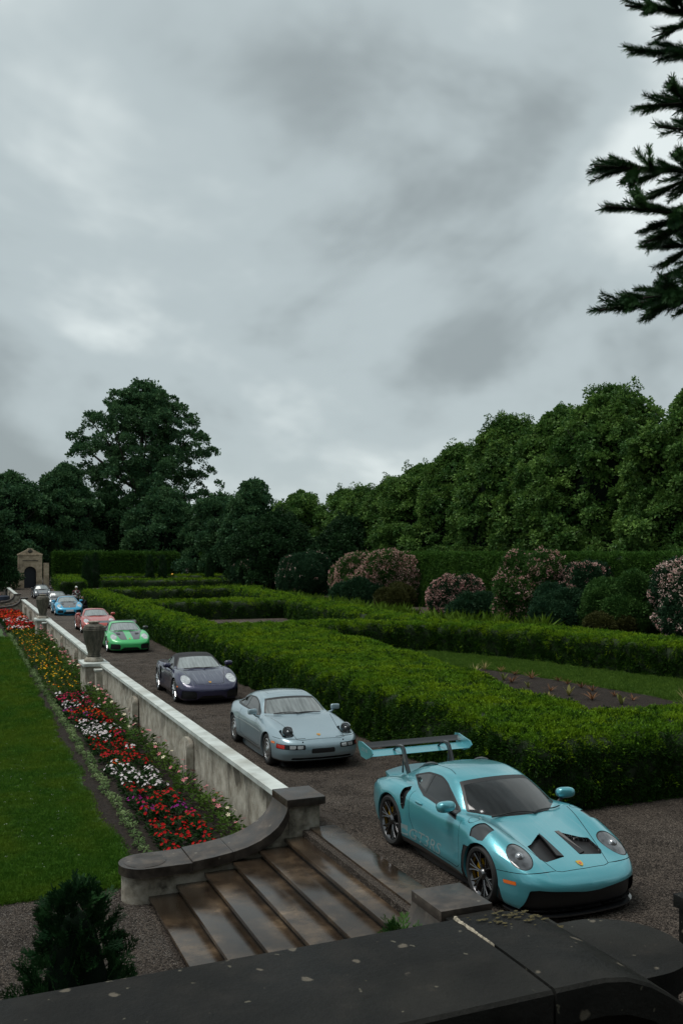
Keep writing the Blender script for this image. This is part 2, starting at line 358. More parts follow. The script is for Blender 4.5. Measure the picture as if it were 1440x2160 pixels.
def compact(V, T, N):
    u, inv = np.unique(T, return_inverse=True); return V[u], inv.reshape(T.shape), N[u]
class CarBody:
    """half of a car shell, cut into panels; every panel is mirrored to both sides"""
    def __init__(s, P, parent, h, wheel_r):
        s.seams = []; s.P = P; s.par = parent; s.F, s.yg, s.zroof, s.c = car_field(P); L = P['L']
        M = surfnet(s.F, (-.06, -.03, .02), (L+.06, P['ymax'], 1.42), h)
        _, M, _ = split(M, M[0][:, 1])
        s.M = M
    def map(s, V, N, side): 
        A = V[:, [1, 0, 2]].copy(); A[:, 1] -= s.P['L']/2; B = N[:, [1, 0, 2]].copy(); A[:, 0] *= side; B[:, 0] *= side; return A, B
    def emit(s, name, M, mat, sides='both', parent=None):
        if len(M[1]) == 0: return None
        V, T, N = compact(*M); par = parent or s.par; r = []
        if sides == 'both':
            a, an = s.map(V, N, 1); b, bn = s.map(V, N, -1)
            # (s,y,z) -> (y,s,z) swaps handedness
            return np_mesh(name, np.concatenate([a, b]), np.concatenate([T[:, ::-1], T+len(V)]), mat, par, np.concatenate([an, bn]))
        for sd_ in (-1, 1):
            a, an = s.map(V, N, sd_)
            r.append(np_mesh(name, a, T[:, ::-1] if sd_ > 0 else T, mat, par, an))
        return r
    def cut(s, f): 
        i, o, seg = split(s.M, f(*s.M[0].T)); s.M = o; return i, seg
    def panel(s, name, f, mat, depth=0.0, sides='both', vec=None, wall=None, parent=None):
        (V, T, N), seg = s.cut(f)
        if len(T) == 0: return None
        D = V - N*depth if vec is None else V + np.array(vec)
        o = s.emit(name, (D, T, N), mat, sides, parent)
        if wall is not None and len(seg):
            n = len(V); VV = np.concatenate([V, D]); q = np.concatenate([np.stack([seg[:, 0], seg[:, 1], seg[:, 1]+n], 1), np.stack([seg[:, 0], seg[:, 1]+n, seg[:, 0]+n], 1)])
            NN = np.concatenate([N, N]); par = parent
            if isinstance(o, list):
                for k, sd_ in enumerate((-1, 1)):
                    v, t, nn = compact(VV, q, NN); a, _ = s.map(v, nn, sd_); np_mesh(wall[0], a, t, wall[1], o[k] if parent is None else parent, smooth=False)
            else:
                v, t, nn = compact(VV, q, NN); a, _ = s.map(v, nn, 1); b, _ = s.map(v, nn, -1)
                np_mesh(wall[0], np.concatenate([a, b]), np.concatenate([t, t+len(v)]), wall[1], o if parent is None else parent, smooth=False)
        return o
    def seam(s, sd, mask, w=.004):
        """a shut line along sd = 0 (signed) where mask holds: a narrow recessed gap"""
        V, T, N = s.M; ok = mask(*V.T)[T].all(1); rest = T[~ok]
        sub = (V, T[ok], N); i1, o1, _ = split(sub, sd(*V.T)+w)
        strip, o2, _ = split(o1, sd(*o1[0].T)-w)
        if len(strip[1]): s.seams.append((strip[0]-strip[2]*.006, strip[1], strip[2]))
        s.M = (o2[0], np.concatenate([rest, i1[1], o2[1]]), o2[2])
    def surf_z(s, ss, y, zlo=.3, zhi=1.4):
        """height of the outer shell above a plan point"""
        a, b = zlo, zhi; ss = np.asarray(ss, float); y = np.asarray(y, float); lo = np.full(ss.shape, zlo); hi = np.full(ss.shape, zhi)
        for _ in range(30):
            m = (lo+hi)/2; ins = s.F(ss, y, m) < 0; lo = np.where(ins, m, lo); hi = np.where(ins, hi, m)
        return lo
    def surf_y(s, ss, z, ylo=.3, yhi=1.2):
        ss = np.asarray(ss, float); z = np.asarray(z, float); lo = np.full(ss.shape, ylo); hi = np.full(ss.shape, yhi)
        for _ in range(30):
            m = (lo+hi)/2; ins = s.F(ss, m, z) < 0; lo = np.where(ins, m, lo); hi = np.where(ins, hi, m)
        return lo

def make_wheel(car, x_out, s, r, width, rim_r, style, side, yb):
    """part wheel (barrel) > tyre, rim, brake_disc, brake_caliper, hub_cap; axis along x"""
    L = car.P['L']; loc = (side*x_out, s-L/2, r)
    def B(name, mb, m, par, **k):
        if side > 0: pass
        else: mb.v = [(-a, b, c) for a, b, c in mb.v]
        return mb.build(name, m, par, **k)
    # local: outer face at x=0, inward is negative
    wm = MC['rimdark'] if style in ('gt3', 'dark') else MC['rimlight']
    rr = rim_r
    o = B('wheel', MB().lathe([(rr*.93, -width*.95), (rr*.90, -width*.6), (rr*.93, -.03), (rr*1.0, -.012), (rr*1.02, -.004), (rr*1.03, -.012)], 40, 'x', cap=False), wm, car.par, loc=loc)
    t = [(rr*1.02, -.010), (rr*1.06, .004), (rr*1.06+(r-rr*1.06)*.5, .012), (r-.022, .002), (r-.004, -.02), (r, -.05), (r, -width+.05), (r-.006, -width+.02), (r-.05, -width), (rr*.95, -width)]
    B('tyre', MB().lathe(t, 48, 'x', cap=False), MC['rubber'], o)
    B('brake_disc', MB().lathe([(rr*.22, -.135), (rr*.74, -.135), (rr*.74, -.16), (rr*.22, -.16), (rr*.22, -.135)], 32, 'x', cap=False), MC['disc'], o)
    if style == 'gt3':
        mb = MB()
        for k in range(6):
            a0 = 2*math.pi*k/6+.2
            def pt(rad, a, x): return (x, rad*math.cos(a), rad*math.sin(a))
            for sg in (-1, 1):
                mb.tube([pt(rr*.20, a0+sg*.16, -.045), pt(rr*.48, a0+sg*.11, -.03), pt(rr*.72, a0+sg*.20, -.02), pt(rr*.985, a0+sg*.28, -.012)], [.016, .013, .011, .013], 6)
            mb.tube([pt(rr*.48, a0, -.034), pt(rr*.98, a0, -.014)], [.009, .010], 6)
        B('rim', mb, wm, o)
        B('hub_cap', MB().lathe([(.0, .0), (.045, .0), (.055, -.01), (rr*.27, -.03), (rr*.30, -.09)], 24, 'x'), MC['rimdark'], o)
    elif style == 'disc':
        mb = MB(); mb.lathe([(0, .004), (rr*.28, .004), (rr*.32, -.004), (rr*.60, .002), (rr*.66, -.006), (rr*.66, -.03)], 40, 'x')
        mb.lathe([(rr*.84, -.03), (rr*.84, -.004), (rr*.90, .002), (rr*1.0, -.004), (rr*1.0, -.03)], 40, 'x', cap=False)
        for k in range(9):
            a0 = 2*math.pi*k/9; w = .19; q = []
            for a in (a0-w, a0, a0+w):
                for rad in (rr*.64, rr*.86): q.append((-.006, rad*math.cos(a), rad*math.sin(a)))
            for a in (a0-w, a0, a0+w):
                for rad in (rr*.64, rr*.86): q.append((-.03, rad*math.cos(a), rad*math.sin(a)))
            mb.add(q, [(0, 2, 3, 1), (2, 4, 5, 3), (6, 7, 9, 8), (8, 9, 11, 10), (0, 6, 8, 2), (2, 8, 10, 4), (1, 3, 9, 7), (3, 5, 11, 9), (0, 1, 7, 6), (4, 10, 11, 5)])
        B('rim', mb, wm, o)
        B('hub_cap', MB().lathe([(0, .012), (.035, .010), (.045, .002)], 20, 'x'), MC['silver'], o)
    else:
        mb = MB(); ns = 5 if style != 'dark' else 10
        for k in range(ns):
            a0 = 2*math.pi*k/ns+.3
            def pt(rad, a, x): return (x, rad*math.cos(a), rad*math.sin(a))
            for sg in ((-1, 1) if ns == 5 else (0,)):
                mb.tube([pt(rr*.16, a0+sg*.25, -.03), pt(rr*.6, a0+sg*.16, -.015), pt(rr*.985, a0+sg*.19, -.008)], [.026, .021, .024], 6)
        B('rim', mb, wm, o)
        B('hub_cap', MB().lathe([(0, .0), (.04, -.002), (rr*.24, -.02), (rr*.26, -.06)], 20, 'x'), wm, o)
    if style == 'gt3':
        mb = MB(); q = []; n = 8
        for i in range(n+1):
            a = -.55+1.2*i/n
            for (x, rad) in ((-.085, rr*.50), (-.085, rr*.80), (-.17, rr*.80), (-.17, rr*.50)): q.append((x, -rad*math.cos(a)*-1 if False else rad*math.cos(a), rad*math.sin(a)))
        f = [(i*4+j, i*4+(j+1) % 4, i*4+4+(j+1) % 4, i*4+4+j) for i in range(n) for j in range(4)]+[(0, 1, 2, 3), (n*4+3, n*4+2, n*4+1, n*4)]
        B('brake_caliper', mb.add(q, f), MC['yellow'], o)
    return o

def arch_liner(car, s, r, R_a, mat_body):
    """returned lip of the wheel arch and the dark tub behind it"""
    L = car.P['L']
    th = np.linspace(-.55, math.pi+.55, 60); ss = s+R_a*np.cos(th); zz = r+R_a*np.sin(th)
    keep = zz > .17; ss, zz = ss[keep], zz[keep]; y0 = car.surf_y(ss, zz, .3, 1.2)
    for sd_ in (-1, 1):
        for nm, a, b, m in (('arch_lip', y0+.001, y0-.035, mat_body), ('arch_liner', y0-.035, np.full_like(y0, .50), MC['liner'])):
            n = len(ss); V = np.concatenate([np.stack([sd_*a, ss-L/2, zz], 1), np.stack([sd_*b, ss-L/2, zz], 1)])
            i = np.arange(n-1); T = np.stack([i, i+1, i+1+n, i+n], 1); np_mesh(nm, V, T, m, car.par)
        n = len(ss); V = np.concatenate([np.stack([np.full(n, sd_*.505), ss-L/2, zz], 1), [[sd_*.505, s-L/2, r*.5]]])
        i = np.arange(n-1); np_mesh('arch_tub', V, np.stack([i, i+1, np.full(n-1, n)], 1), MC['liner'], car.par, smooth=False)

def mirrors(car, s, z, y, size, mat, mat_arm, p=2.7):
    L = car.P['L']
    for sd_ in (-1, 1):
        mb = MB(); a, b, c = size
        mb.ell((sd_*y, s-L/2, z), (a, b, c), 20, 12, p, Euler((R(-8), 0, R(sd_*-10))))
        o = mb.build('mirror', mat, car.par, angle=70)
        yb = float(car.surf_y(np.array([s-.02]), np.array([z-.10]), .3, 1.1))
        MB().tube([(sd_*(y-a*.3), s-L/2, z-c*.7), (sd_*(y-a*.8), s-L/2-.01, z-c-.03), (sd_*(yb-.02), s-L/2-.02, z-c-.06)], [.028, .024, .03], 8).build('mirror_arm', mat_arm, o)
        MB().ell((sd_*y, s-L/2+b*.72, z), (a*.84, b*.35, c*.80), 16, 8, 3).build('mirror_glass', MC['gdark'], o)

def wipers(car, specs):
    L = car.P['L']
    for (y0, s0, y1, s1) in specs:
        pts = []
        for t in np.linspace(0, 1, 9):
            y = y0+(y1-y0)*t; s = s0+(s1-s0)*t+.02*math.sin(math.pi*t)
            z = float(car.surf_z(np.array([s]), np.array([abs(y)]), .5))+.022
            pts.append((y, s-L/2, z))
        MB().tube(pts, [.012]*3+[.009]*6, 5).build('wiper', MC['wiper'], car.par)

def finish_body(car, mat, name='body'):
    o = car.emit(name, car.M, mat)
    if car.seams:
        Vs = []; Ts = []; Ns = []; b = 0
        for V, T, N in car.seams:
            v, t, n = compact(V, T, N); Vs.append(v); Ts.append(t+b); Ns.append(n); b += len(v)
        car.emit('panel_gap', (np.concatenate(Vs), np.concatenate(Ts), np.concatenate(Ns)), MC['seam'], parent=o)
    return o
def oval(c, nrm, up, a, b):
    """region inside an oval tube along nrm; a along 'up', b across"""
    n = np.array(nrm, float); n /= np.linalg.norm(n); u = np.array(up, float); u -= n*(u@n); u /= np.linalg.norm(u); w = np.cross(n, u)
    def f(s, y, z):
        d = np.stack([s-c[0], y-c[1], z-c[2]], -1); q = np.sqrt((d@u/a)**2+(d@w/b)**2)
        return np.maximum((q-1)*min(a, b), np.abs(d@n)-.22)
    return f
def crest(car, s, z=None, w=.035, parent=None):
    zz = float(car.surf_z(np.array([s]), np.array([0.0]), .3)); L = car.P['L']
    sl = (float(car.surf_z(np.array([s+.05]), np.array([0.0]), .3))-zz)/.05
    mb = MB(); p = [(-w, .045), (w, .045), (w*1.05, 0), (w*.6, -.035), (0, -.052), (-w*.6, -.035), (-w*1.05, 0)]
    mb.prism(p, 'z', 0, .006); o = mb.build('crest', MC['gold'], car.par, loc=(0, s-L/2, zz+.002)); o.rotation_euler = (math.atan(sl), 0, 0)
    b = MB().prism([(-.016, .012), (.016, .012), (.016, -.008), (0, -.022), (-.016, -.008)], 'z', .006, .008).build('crest_shield', MC['red'], o)
    return o
# ================================================================== SETTING
def ramp_mat(name, stops, scale=8, detail=8, rough=(.5, .9), bump=.4, bscale=80, bdist=.01, stretch=(1, 1, 1), spec=.5, second=None, voro=None, distort=0.0, nrough=.62):
    """stone / soil style material: colour ramp on noise, a second larger noise, bump"""
    m, n, l, b = newmat(name); tc = n.new('ShaderNodeTexCoord'); mp = n.new('ShaderNodeMapping'); mp.inputs['Scale'].default_value = stretch
    ge = n.new('ShaderNodeNewGeometry'); l.new(ge.outputs['Position'], mp.inputs[0])
    t = n.new('ShaderNodeTexNoise'); t.inputs['Scale'].default_value = scale; t.inputs['Detail'].default_value = detail; t.inputs['Roughness'].default_value = nrough; t.inputs['Distortion'].default_value = distort
    l.new(mp.outputs[0], t.inputs[0])
    r = n.new('ShaderNodeValToRGB'); r.color_ramp.elements.remove(r.color_ramp.elements[1])
    for i, (p, c) in enumerate(stops):
        e = r.color_ramp.elements[0] if i == 0 else r.color_ramp.elements.new(p)
        e.position = p; e.color = (*c, 1)
    l.new(t.outputs['Fac'], r.inputs[0]); last = r.outputs[0]
    if second:
        sc2, col2, p0, p1 = second
        t2 = n.new('ShaderNodeTexNoise'); t2.inputs['Scale'].default_value = sc2; t2.inputs['Detail'].default_value = 5; l.new(ge.outputs['Position'], t2.inputs[0])
        r2 = n.new('ShaderNodeMapRange'); r2.inputs[1].default_value = p0; r2.inputs[2].default_value = p1; l.new(t2.outputs['Fac'], r2.inputs[0])
        mx = n.new('ShaderNodeMix'); mx.data_type = 'RGBA'; mx.inputs[7].default_value = (*col2, 1); l.new(r2.outputs[0], mx.inputs[0]); l.new(last, mx.inputs[6]); last = mx.outputs[2]
    if voro:   # round lichen spots
        for k, (vs, col, lim) in enumerate(voro):
            w = n.new('ShaderNodeTexNoise'); w.inputs['Scale'].default_value = vs*1.7; w.inputs['Detail'].default_value = 3; l.new(ge.outputs['Position'], w.inputs[0])
            ad = n.new('ShaderNodeMix'); ad.data_type = 'VECTOR'; ad.inputs[0].default_value = .06; l.new(ge.outputs['Position'], ad.inputs[4]); l.new(w.outputs['Color'], ad.inputs[5])
            v = n.new('ShaderNodeTexVoronoi'); v.inputs['Scale'].default_value = vs; l.new(ad.outputs[1], v.inputs[0])
            mr = n.new('ShaderNodeMapRange'); mr.inputs[1].default_value = lim; mr.inputs[2].default_value = lim*.72; mr.inputs[4].default_value = .75; l.new(v.outputs['Distance'], mr.inputs[0])
            sp = n.new('ShaderNodeSeparateColor'); l.new(v.outputs['Color'], sp.inputs[0])
            gt = n.new('ShaderNodeMath'); gt.operation = 'GREATER_THAN'; gt.inputs[1].default_value = .45; l.new(sp.outputs[0], gt.inputs[0])
            mu = n.new('ShaderNodeMath'); mu.operation = 'MULTIPLY'; l.new(mr.outputs[0], mu.inputs[0]); l.new(gt.outputs[0], mu.inputs[1])
            mx = n.new('ShaderNodeMix'); mx.data_type = 'RGBA'; mx.inputs[7].default_value = (*col, 1); l.new(mu.outputs[0], mx.inputs[0]); l.new(last, mx.inputs[6]); last = mx.outputs[2]
    l.new(last, b.inputs['Base Color'])
    rr = n.new('ShaderNodeMapRange'); rr.inputs[1].default_value = .3; rr.inputs[2].default_value = .7; rr.inputs[3].default_value = rough[0]; rr.inputs[4].default_value = rough[1]
    t3 = n.new('ShaderNodeTexNoise'); t3.inputs['Scale'].default_value = scale*.5; t3.inputs['Detail'].default_value = 4; l.new(ge.outputs['Position'], t3.inputs[0])
    l.new(t3.outputs['Fac'], rr.inputs[0]); l.new(rr.outputs[0], b.inputs['Roughness']); b.inputs['Specular IOR Level'].default_value = spec
    tb = n.new('ShaderNodeTexNoise'); tb.inputs['Scale'].default_value = bscale; tb.inputs['Detail'].default_value = 5; tb.inputs['Roughness'].default_value = .7; l.new(ge.outputs['Position'], tb.inputs[0])
    bp = n.new('ShaderNodeBump'); bp.inputs['Strength'].default_value = bump; bp.inputs['Distance'].default_value = bdist; l.new(tb.outputs['Fac'], bp.inputs['Height']); l.new(bp.outputs[0], b.inputs['Normal'])
    return m
MS = {}
MS['gravel'] = ramp_mat('gravel', [(.36, (.006, .005, .004)), (.47, (.040, .032, .026)), (.56, (.090, .073, .060)), (.66, (.34, .29, .245))], 50, 3, (.5, .95), .9, 75, .02, second=(.45, (.030, .024, .020), .46, .78), spec=.1, nrough=.6)
MS['gravel_dark'] = ramp_mat('shaded_path_gravel', [(.34, (.008, .007, .006)), (.47, (.036, .030, .026)), (.57, (.075, .064, .055)), (.67, (.28, .25, .22))], 55, 3, (.5, .95), 1.0, 80, .02, spec=.1, nrough=.6)  # lower path gravel, its own dark ramp
MS['soil'] = ramp_mat('soil', [(.3, (.008, .006, .005)), (.5, (.026, .020, .016)), (.72, (.06, .047, .037))], 22, 8, (.7, 1), 1.0, 30, .05, spec=.15)
MS['lawn'] = ramp_mat('lawn', [(.3, (.020, .055, .008)), (.5, (.035, .090, .014)), (.7, (.060, .13, .02))], 26, 8, (.7, 1), .8, 90, .03, second=(.6, (.035, .07, .012), .45, .7))
MS['render'] = None
MS['dark'] = ramp_mat('wet_dark_stone', [(.3, (.006, .006, .0055)), (.5, (.011, .011, .010)), (.66, (.020, .019, .017)), (.78, (.055, .046, .035))], 4.5, 12, (.45, .8), .8, 42, .008, spec=.14, second=(1.1, (.028, .028, .025), .44, .72), voro=[(3.2, (.17, .125, .085), .16), (7.5, (.15, .13, .10), .16), (15, (.13, .12, .09), .13)])
MS['buff'] = ramp_mat('weathered_buff_stone', [(.3, (.07, .06, .046)), (.46, (.26, .23, .18)), (.60, (.40, .36, .30)), (.75, (.50, .46, .39))], 5, 9, (.6, .9), .5, 45, .01, second=(1.3, (.06, .055, .045), .54, .76))
MS['capstone'] = ramp_mat('brown_capstone', [(.3, (.014, .011, .009)), (.5, (.040, .031, .025)), (.68, (.085, .068, .054)), (.8, (.15, .12, .095))], 5, 9, (.28, .6), .35, 55, .006, voro=[(6, (.16, .14, .11), .13)])
MS['step'] = ramp_mat('wet_step_stone', [(.28, (.012, .009, .007)), (.46, (.042, .029, .019)), (.60, (.105, .072, .045)), (.74, (.30, .21, .125))], 1.5, 10, (.06, .38), .18, 60, .004, second=(.8, (.022, .016, .011), .46, .62))
MS['urn'] = ramp_mat('mossy_urn_stone', [(.3, (.022, .022, .016)), (.5, (.065, .060, .044)), (.68, (.13, .115, .085)), (.8, (.30, .28, .23))], 6, 9, (.6, .9), .4, 40, .01, stretch=(1.6, 1.6, .35))
MS['gate'] = ramp_mat('gate_limestone', [(.3, (.28, .21, .14)), (.5, (.46, .36, .25)), (.7, (.58, .47, .34))], 2.2, 8, (.7, .9), .3, 30, .01, second=(1.0, (.10, .08, .06), .55, .75))

def wall_mat():
    """old limewashed render: pale, patchy, with dark weathering that has run down from the coping"""
    m, n, l, b = newmat('stained_limewash'); ge = n.new('ShaderNodeNewGeometry'); b.inputs['Roughness'].default_value = .85
    def noise(scale, stretch, detail=6, dist=0.0):
        mp = n.new('ShaderNodeMapping'); mp.inputs['Scale'].default_value = stretch; l.new(ge.outputs['Position'], mp.inputs[0])
        t = n.new('ShaderNodeTexNoise'); t.inputs['Scale'].default_value = scale; t.inputs['Detail'].default_value = detail; t.inputs['Distortion'].default_value = dist; t.inputs['Roughness'].default_value = .6; l.new(mp.outputs[0], t.inputs[0]); return t.outputs['Fac']
    base = n.new('ShaderNodeValToRGB'); e = base.color_ramp.elements; e[0].position = .3; e[0].color = (.22, .19, .145, 1); e[1].position = .66; e[1].color = (.52, .485, .41, 1); l.new(noise(3.5, (1, 1, 1)), base.inputs[0])
    sx = n.new('ShaderNodeSeparateXYZ'); l.new(ge.outputs['Position'], sx.inputs[0])
    # streaks: narrow along the wall, long down it, denser under the coping
    st = noise(1.0, (1.7, 1.7, .75), 8, 1.1); z = n.new('ShaderNodeMapRange'); z.inputs[1].default_value = -.75; z.inputs[2].default_value = .36; z.inputs[3].default_value = -.13; z.inputs[4].default_value = .12; l.new(sx.outputs['Z'], z.inputs[0])
    ad = n.new('ShaderNodeMath'); ad.operation = 'ADD'; l.new(st, ad.inputs[0]); l.new(z.outputs[0], ad.inputs[1])
    mr = n.new('ShaderNodeMapRange'); mr.inputs[1].default_value = .55; mr.inputs[2].default_value = .62; mr.inputs[4].default_value = .85; l.new(ad.outputs[0], mr.inputs[0])
    pt = n.new('ShaderNodeMapRange'); pt.inputs[1].default_value = .36; pt.inputs[2].default_value = .60; l.new(noise(.75, (1, 1, 1), 5, .8), pt.inputs[0]); pm = n.new('ShaderNodeMath'); pm.operation = 'MULTIPLY'; l.new(pt.outputs[0], pm.inputs[0]); l.new(mr.outputs[0], pm.inputs[1])
    mx = n.new('ShaderNodeMix'); mx.data_type = 'RGBA'; mx.inputs[7].default_value = (.075, .062, .045, 1); l.new(pm.outputs[0], mx.inputs[0]); l.new(base.outputs[0], mx.inputs[6])
    # soil splash near the foot
    z2 = n.new('ShaderNodeMapRange'); z2.inputs[1].default_value = -.42; z2.inputs[2].default_value = -.80; z2.inputs[4].default_value = .75; l.new(sx.outputs['Z'], z2.inputs[0])
    mu = n.new('ShaderNodeMath'); mu.operation = 'MULTIPLY'; l.new(z2.outputs[0], mu.inputs[0]); l.new(noise(5, (1, 1, .6)), mu.inputs[1])
    m2 = n.new('ShaderNodeMix'); m2.data_type = 'RGBA'; m2.inputs[7].default_value = (.16, .105, .07, 1); l.new(mu.outputs[0], m2.inputs[0]); l.new(mx.outputs[2], m2.inputs[6])
    # fine cracks
    v = n.new('ShaderNodeTexVoronoi'); v.feature = 'DISTANCE_TO_EDGE'; v.inputs['Scale'].default_value = 3.2
    w = n.new('ShaderNodeMix'); w.data_type = 'VECTOR'; w.inputs[0].default_value = .25; wt = n.new('ShaderNodeTexNoise'); wt.inputs['Scale'].default_value = 4; l.new(ge.outputs['Position'], wt.inputs[0]); l.new(ge.outputs['Position'], w.inputs[4]); l.new(wt.outputs['Color'], w.inputs[5]); l.new(w.outputs[1], v.inputs[0])
    ck = n.new('ShaderNodeMapRange'); ck.inputs[1].default_value = .012; ck.inputs[2].default_value = .0; ck.inputs[4].default_value = .45; l.new(v.outputs['Distance'], ck.inputs[0])
    m3 = n.new('ShaderNodeMix'); m3.data_type = 'RGBA'; m3.inputs[7].default_value = (.08, .07, .06, 1); l.new(ck.outputs[0], m3.inputs[0]); l.new(m2.outputs[2], m3.inputs[6])
    l.new(m3.outputs[2], b.inputs['Base Color'])
    bp = n.new('ShaderNodeBump'); bp.inputs['Strength'].default_value = .5; bp.inputs['Distance'].default_value = .012; l.new(noise(30, (1, 1, 1), 6), bp.inputs['Height']); l.new(bp.outputs[0], b.inputs['Normal'])
    return m
MS['render'] = wall_mat()
MS['white'] = ramp_mat('white_coping_paint', [(.3, (.34, .36, .33)), (.5, (.52, .56, .53)), (.7, (.62, .66, .63))], 2.2, 9, (.5, .8), .3, 50, .006, second=(.9, (.30, .30, .26), .52, .74))

def sheet(name, poly, z, m, kind='structure', cell=None):
    me = bpy.data.meshes.new(name); me.from_pydata([(x, y, z) for x, y in poly], [], [tuple(range(len(poly)))]); me.update()
    me.materials.append(m); o = link(bpy.data.objects.new(name, me)); o['kind'] = kind; return o
ZL = -0.79
def drift(u): return max(0.0, u-30)*.0165          # the terrace wall is not perfectly straight
# one ground sheet to the horizon, stepping down at the terrace wall
mb = MB(); far = 900
ys = [-far, 20, 40, 60, 90, 130, far]
pts = []
for y in ys:
    d = drift(min(y, 130)); pts += [(-far, y, ZL), (5.02+d, y, ZL), (5.03+d, y, 0), (far, y, 0)]
mb.add(pts, [(i*4+k, i*4+k+1, i*4+k+5, i*4+k+4) for i in range(len(ys)-1) for k in range(3)])
g_ = mb.build('ground', MS['gravel'], None, smooth=False); g_['kind'] = 'structure'
# lower garden: lawn and flower bed soil, laid as thin sheets over the ground
rl = random.Random(3)
edge = [(2.72+.05*math.sin(u*.9)+.04*math.sin(u*2.3+1)+.012*max(0, u-18), u) for u in np.arange(14.15, 66, .7)]
sheet('lawn', [(-60, 14.15)]+edge+[(-60, edge[-1][1])], ZL+.012, MS['lawn'])
sheet('flower_bed', [(2.55, 14.02)]+[(5.0+drift(u), u) for u in (14.02, 30, 45, 60, 75, 85)]+[(3.3, 85), (3.2, 66), (2.6, 40)], ZL+.006, MS['soil'])
sheet('path', [(-30, -12), (2.62, -12), (2.62, 14.12), (-30, 14.12)], ZL+.003, MS['gravel_dark'])

# ---- terrace wall with coping, buttresses
def garden_wall(u0, u1, label, butts, near_end=False):
    d0, d1 = drift(u0), drift(u1); t = thing('garden_wall', label, 'wall', (0, 0, 0), 0, 'sections of the white terrace wall')
    def slab(xa, xb, z0, z1, a, b, da, db):
        return [(xa+da, a, z0), (xb+da, a, z0), (xb+db, b, z0), (xa+db, b, z0), (xa+da, a, z1), (xb+da, a, z1), (xb+db, b, z1), (xa+db, b, z1)]
    Fq = [(0, 3, 2, 1), (4, 5, 6, 7), (0, 1, 5, 4), (1, 2, 6, 5), (2, 3, 7, 6), (3, 0, 4, 7)]
    # the wall body, with an uneven hand-trowelled face
    n = max(4, int((u1-u0)/.35)); nz = 6; V = []; F = []; wr = random.Random(int(u0*10))
    for i in range(n+1):
        u = u0+(u1-u0)*i/n; d = d0+(d1-d0)*i/n
        for k in range(nz+1): V.append((4.945+d+wr.uniform(-.006, .006)*(0 if k == nz else 1), u, ZL-.05+(.315-ZL+.05)*k/nz))
    F = [(i*(nz+1)+k, (i+1)*(nz+1)+k, (i+1)*(nz+1)+k+1, i*(nz+1)+k+1) for i in range(n) for k in range(nz)]
    b0 = len(V); V += [(5.13+d0, u0, ZL-.05), (5.13+d0, u0, .315), (5.13+d1, u1, ZL-.05), (5.13+d1, u1, .315)]
    F += [(b0, b0+1, b0+3, b0+2)]+[(0, b0, b0+1, nz)]+[(n*(nz+1), n*(nz+1)+nz, b0+3, b0+2)]
    MB().add(V, F).build('wall_face', MS['render'], t)
    ns = max(1, round((u1-u0)/4.9)); 
    for k in range(ns):
        a = u0+(u1-u0)*k/ns; b = u0+(u1-u0)*(k+1)/ns; da = d0+(d1-d0)*k/ns; db = d0+(d1-d0)*(k+1)/ns
        MB().add(slab(4.865, 5.17, .315, .40+.002*(k % 2), a+.002, b-.002, da, db), Fq).build('coping', MS['white'], t, smooth=False)
    for u in butts:
        d = drift(u); w_ = .34; P_ = [(u-w_, ZL-.05), (u-w_, .02), (u-w_+.03, .10), (u-w_+.10, .16), (u-w_+.22, .185), (u+w_-.22, .185), (u+w_-.10, .16), (u+w_-.03, .10), (u+w_, .02), (u+w_, ZL-.05)]
        o = MB(); n_ = len(P_); V_ = [(4.78+d+(.05 if z > .09 else 0)+(.02 if z > .15 else 0), y, z) for y, z in P_]+[(4.95+d, y, z) for y, z in P_]
        o.add(V_, [tuple(range(n_))]+[(i, i+1, n_+i+1, n_+i) for i in range(n_-1)]); o.build('buttress', MS['render'], t, angle=40)
    return t
PIER1, PIER2, PIER3 = 34.3, 58.3, 84.0
garden_wall(14.035, PIER1-1.15, 'long white terrace wall section with two buttresses running back from the steps', [20.2, 26.6])
garden_wall(PIER1+.75, PIER2-1.15, 'white terrace wall section between the two stone urns', [41.0, 47.5, 53.0])
garden_wall(PIER2+.75, 82.6, 'far white terrace wall section beyond the second urn', [64.5, 71, 77])
garden_wall(92.6, 112, 'farthest white wall section past the distant steps, near red parasol', [99, 106])
def pier(u, label):
    d = drift(u); t = thing('wall_pier', label, 'pier', (0, 0, 0), 0, 'piers of the terrace wall')
    MB().box(4.42+d, 5.20+d, u-.62, u+.72, ZL-.05, .25).build('pier_shaft', MS['render'], t, smooth=False)
    MB().box(4.34+d, 5.26+d, u-.70, u+.747, .25, .365, .012).build('pier_cap', MS['white'], t)
    MB().box(4.72+d, 5.18+d, u-1.147, u-.62, ZL-.05, .12).build('side_block', MS['render'], t, smooth=False)
    MB().box(4.68+d, 5.21+d, u-1.148, u-.624, .12, .185, .008).build('block_cap', MS['white'], t)
    MB().lathe([(0, .365), (.34, .365), (.35, .40), (.33, .46), (.28, .50), (.26, .53)], 28, 'z', (4.80+d, u+.02, 0)).build('plinth', MS['buff'], t)
    return t
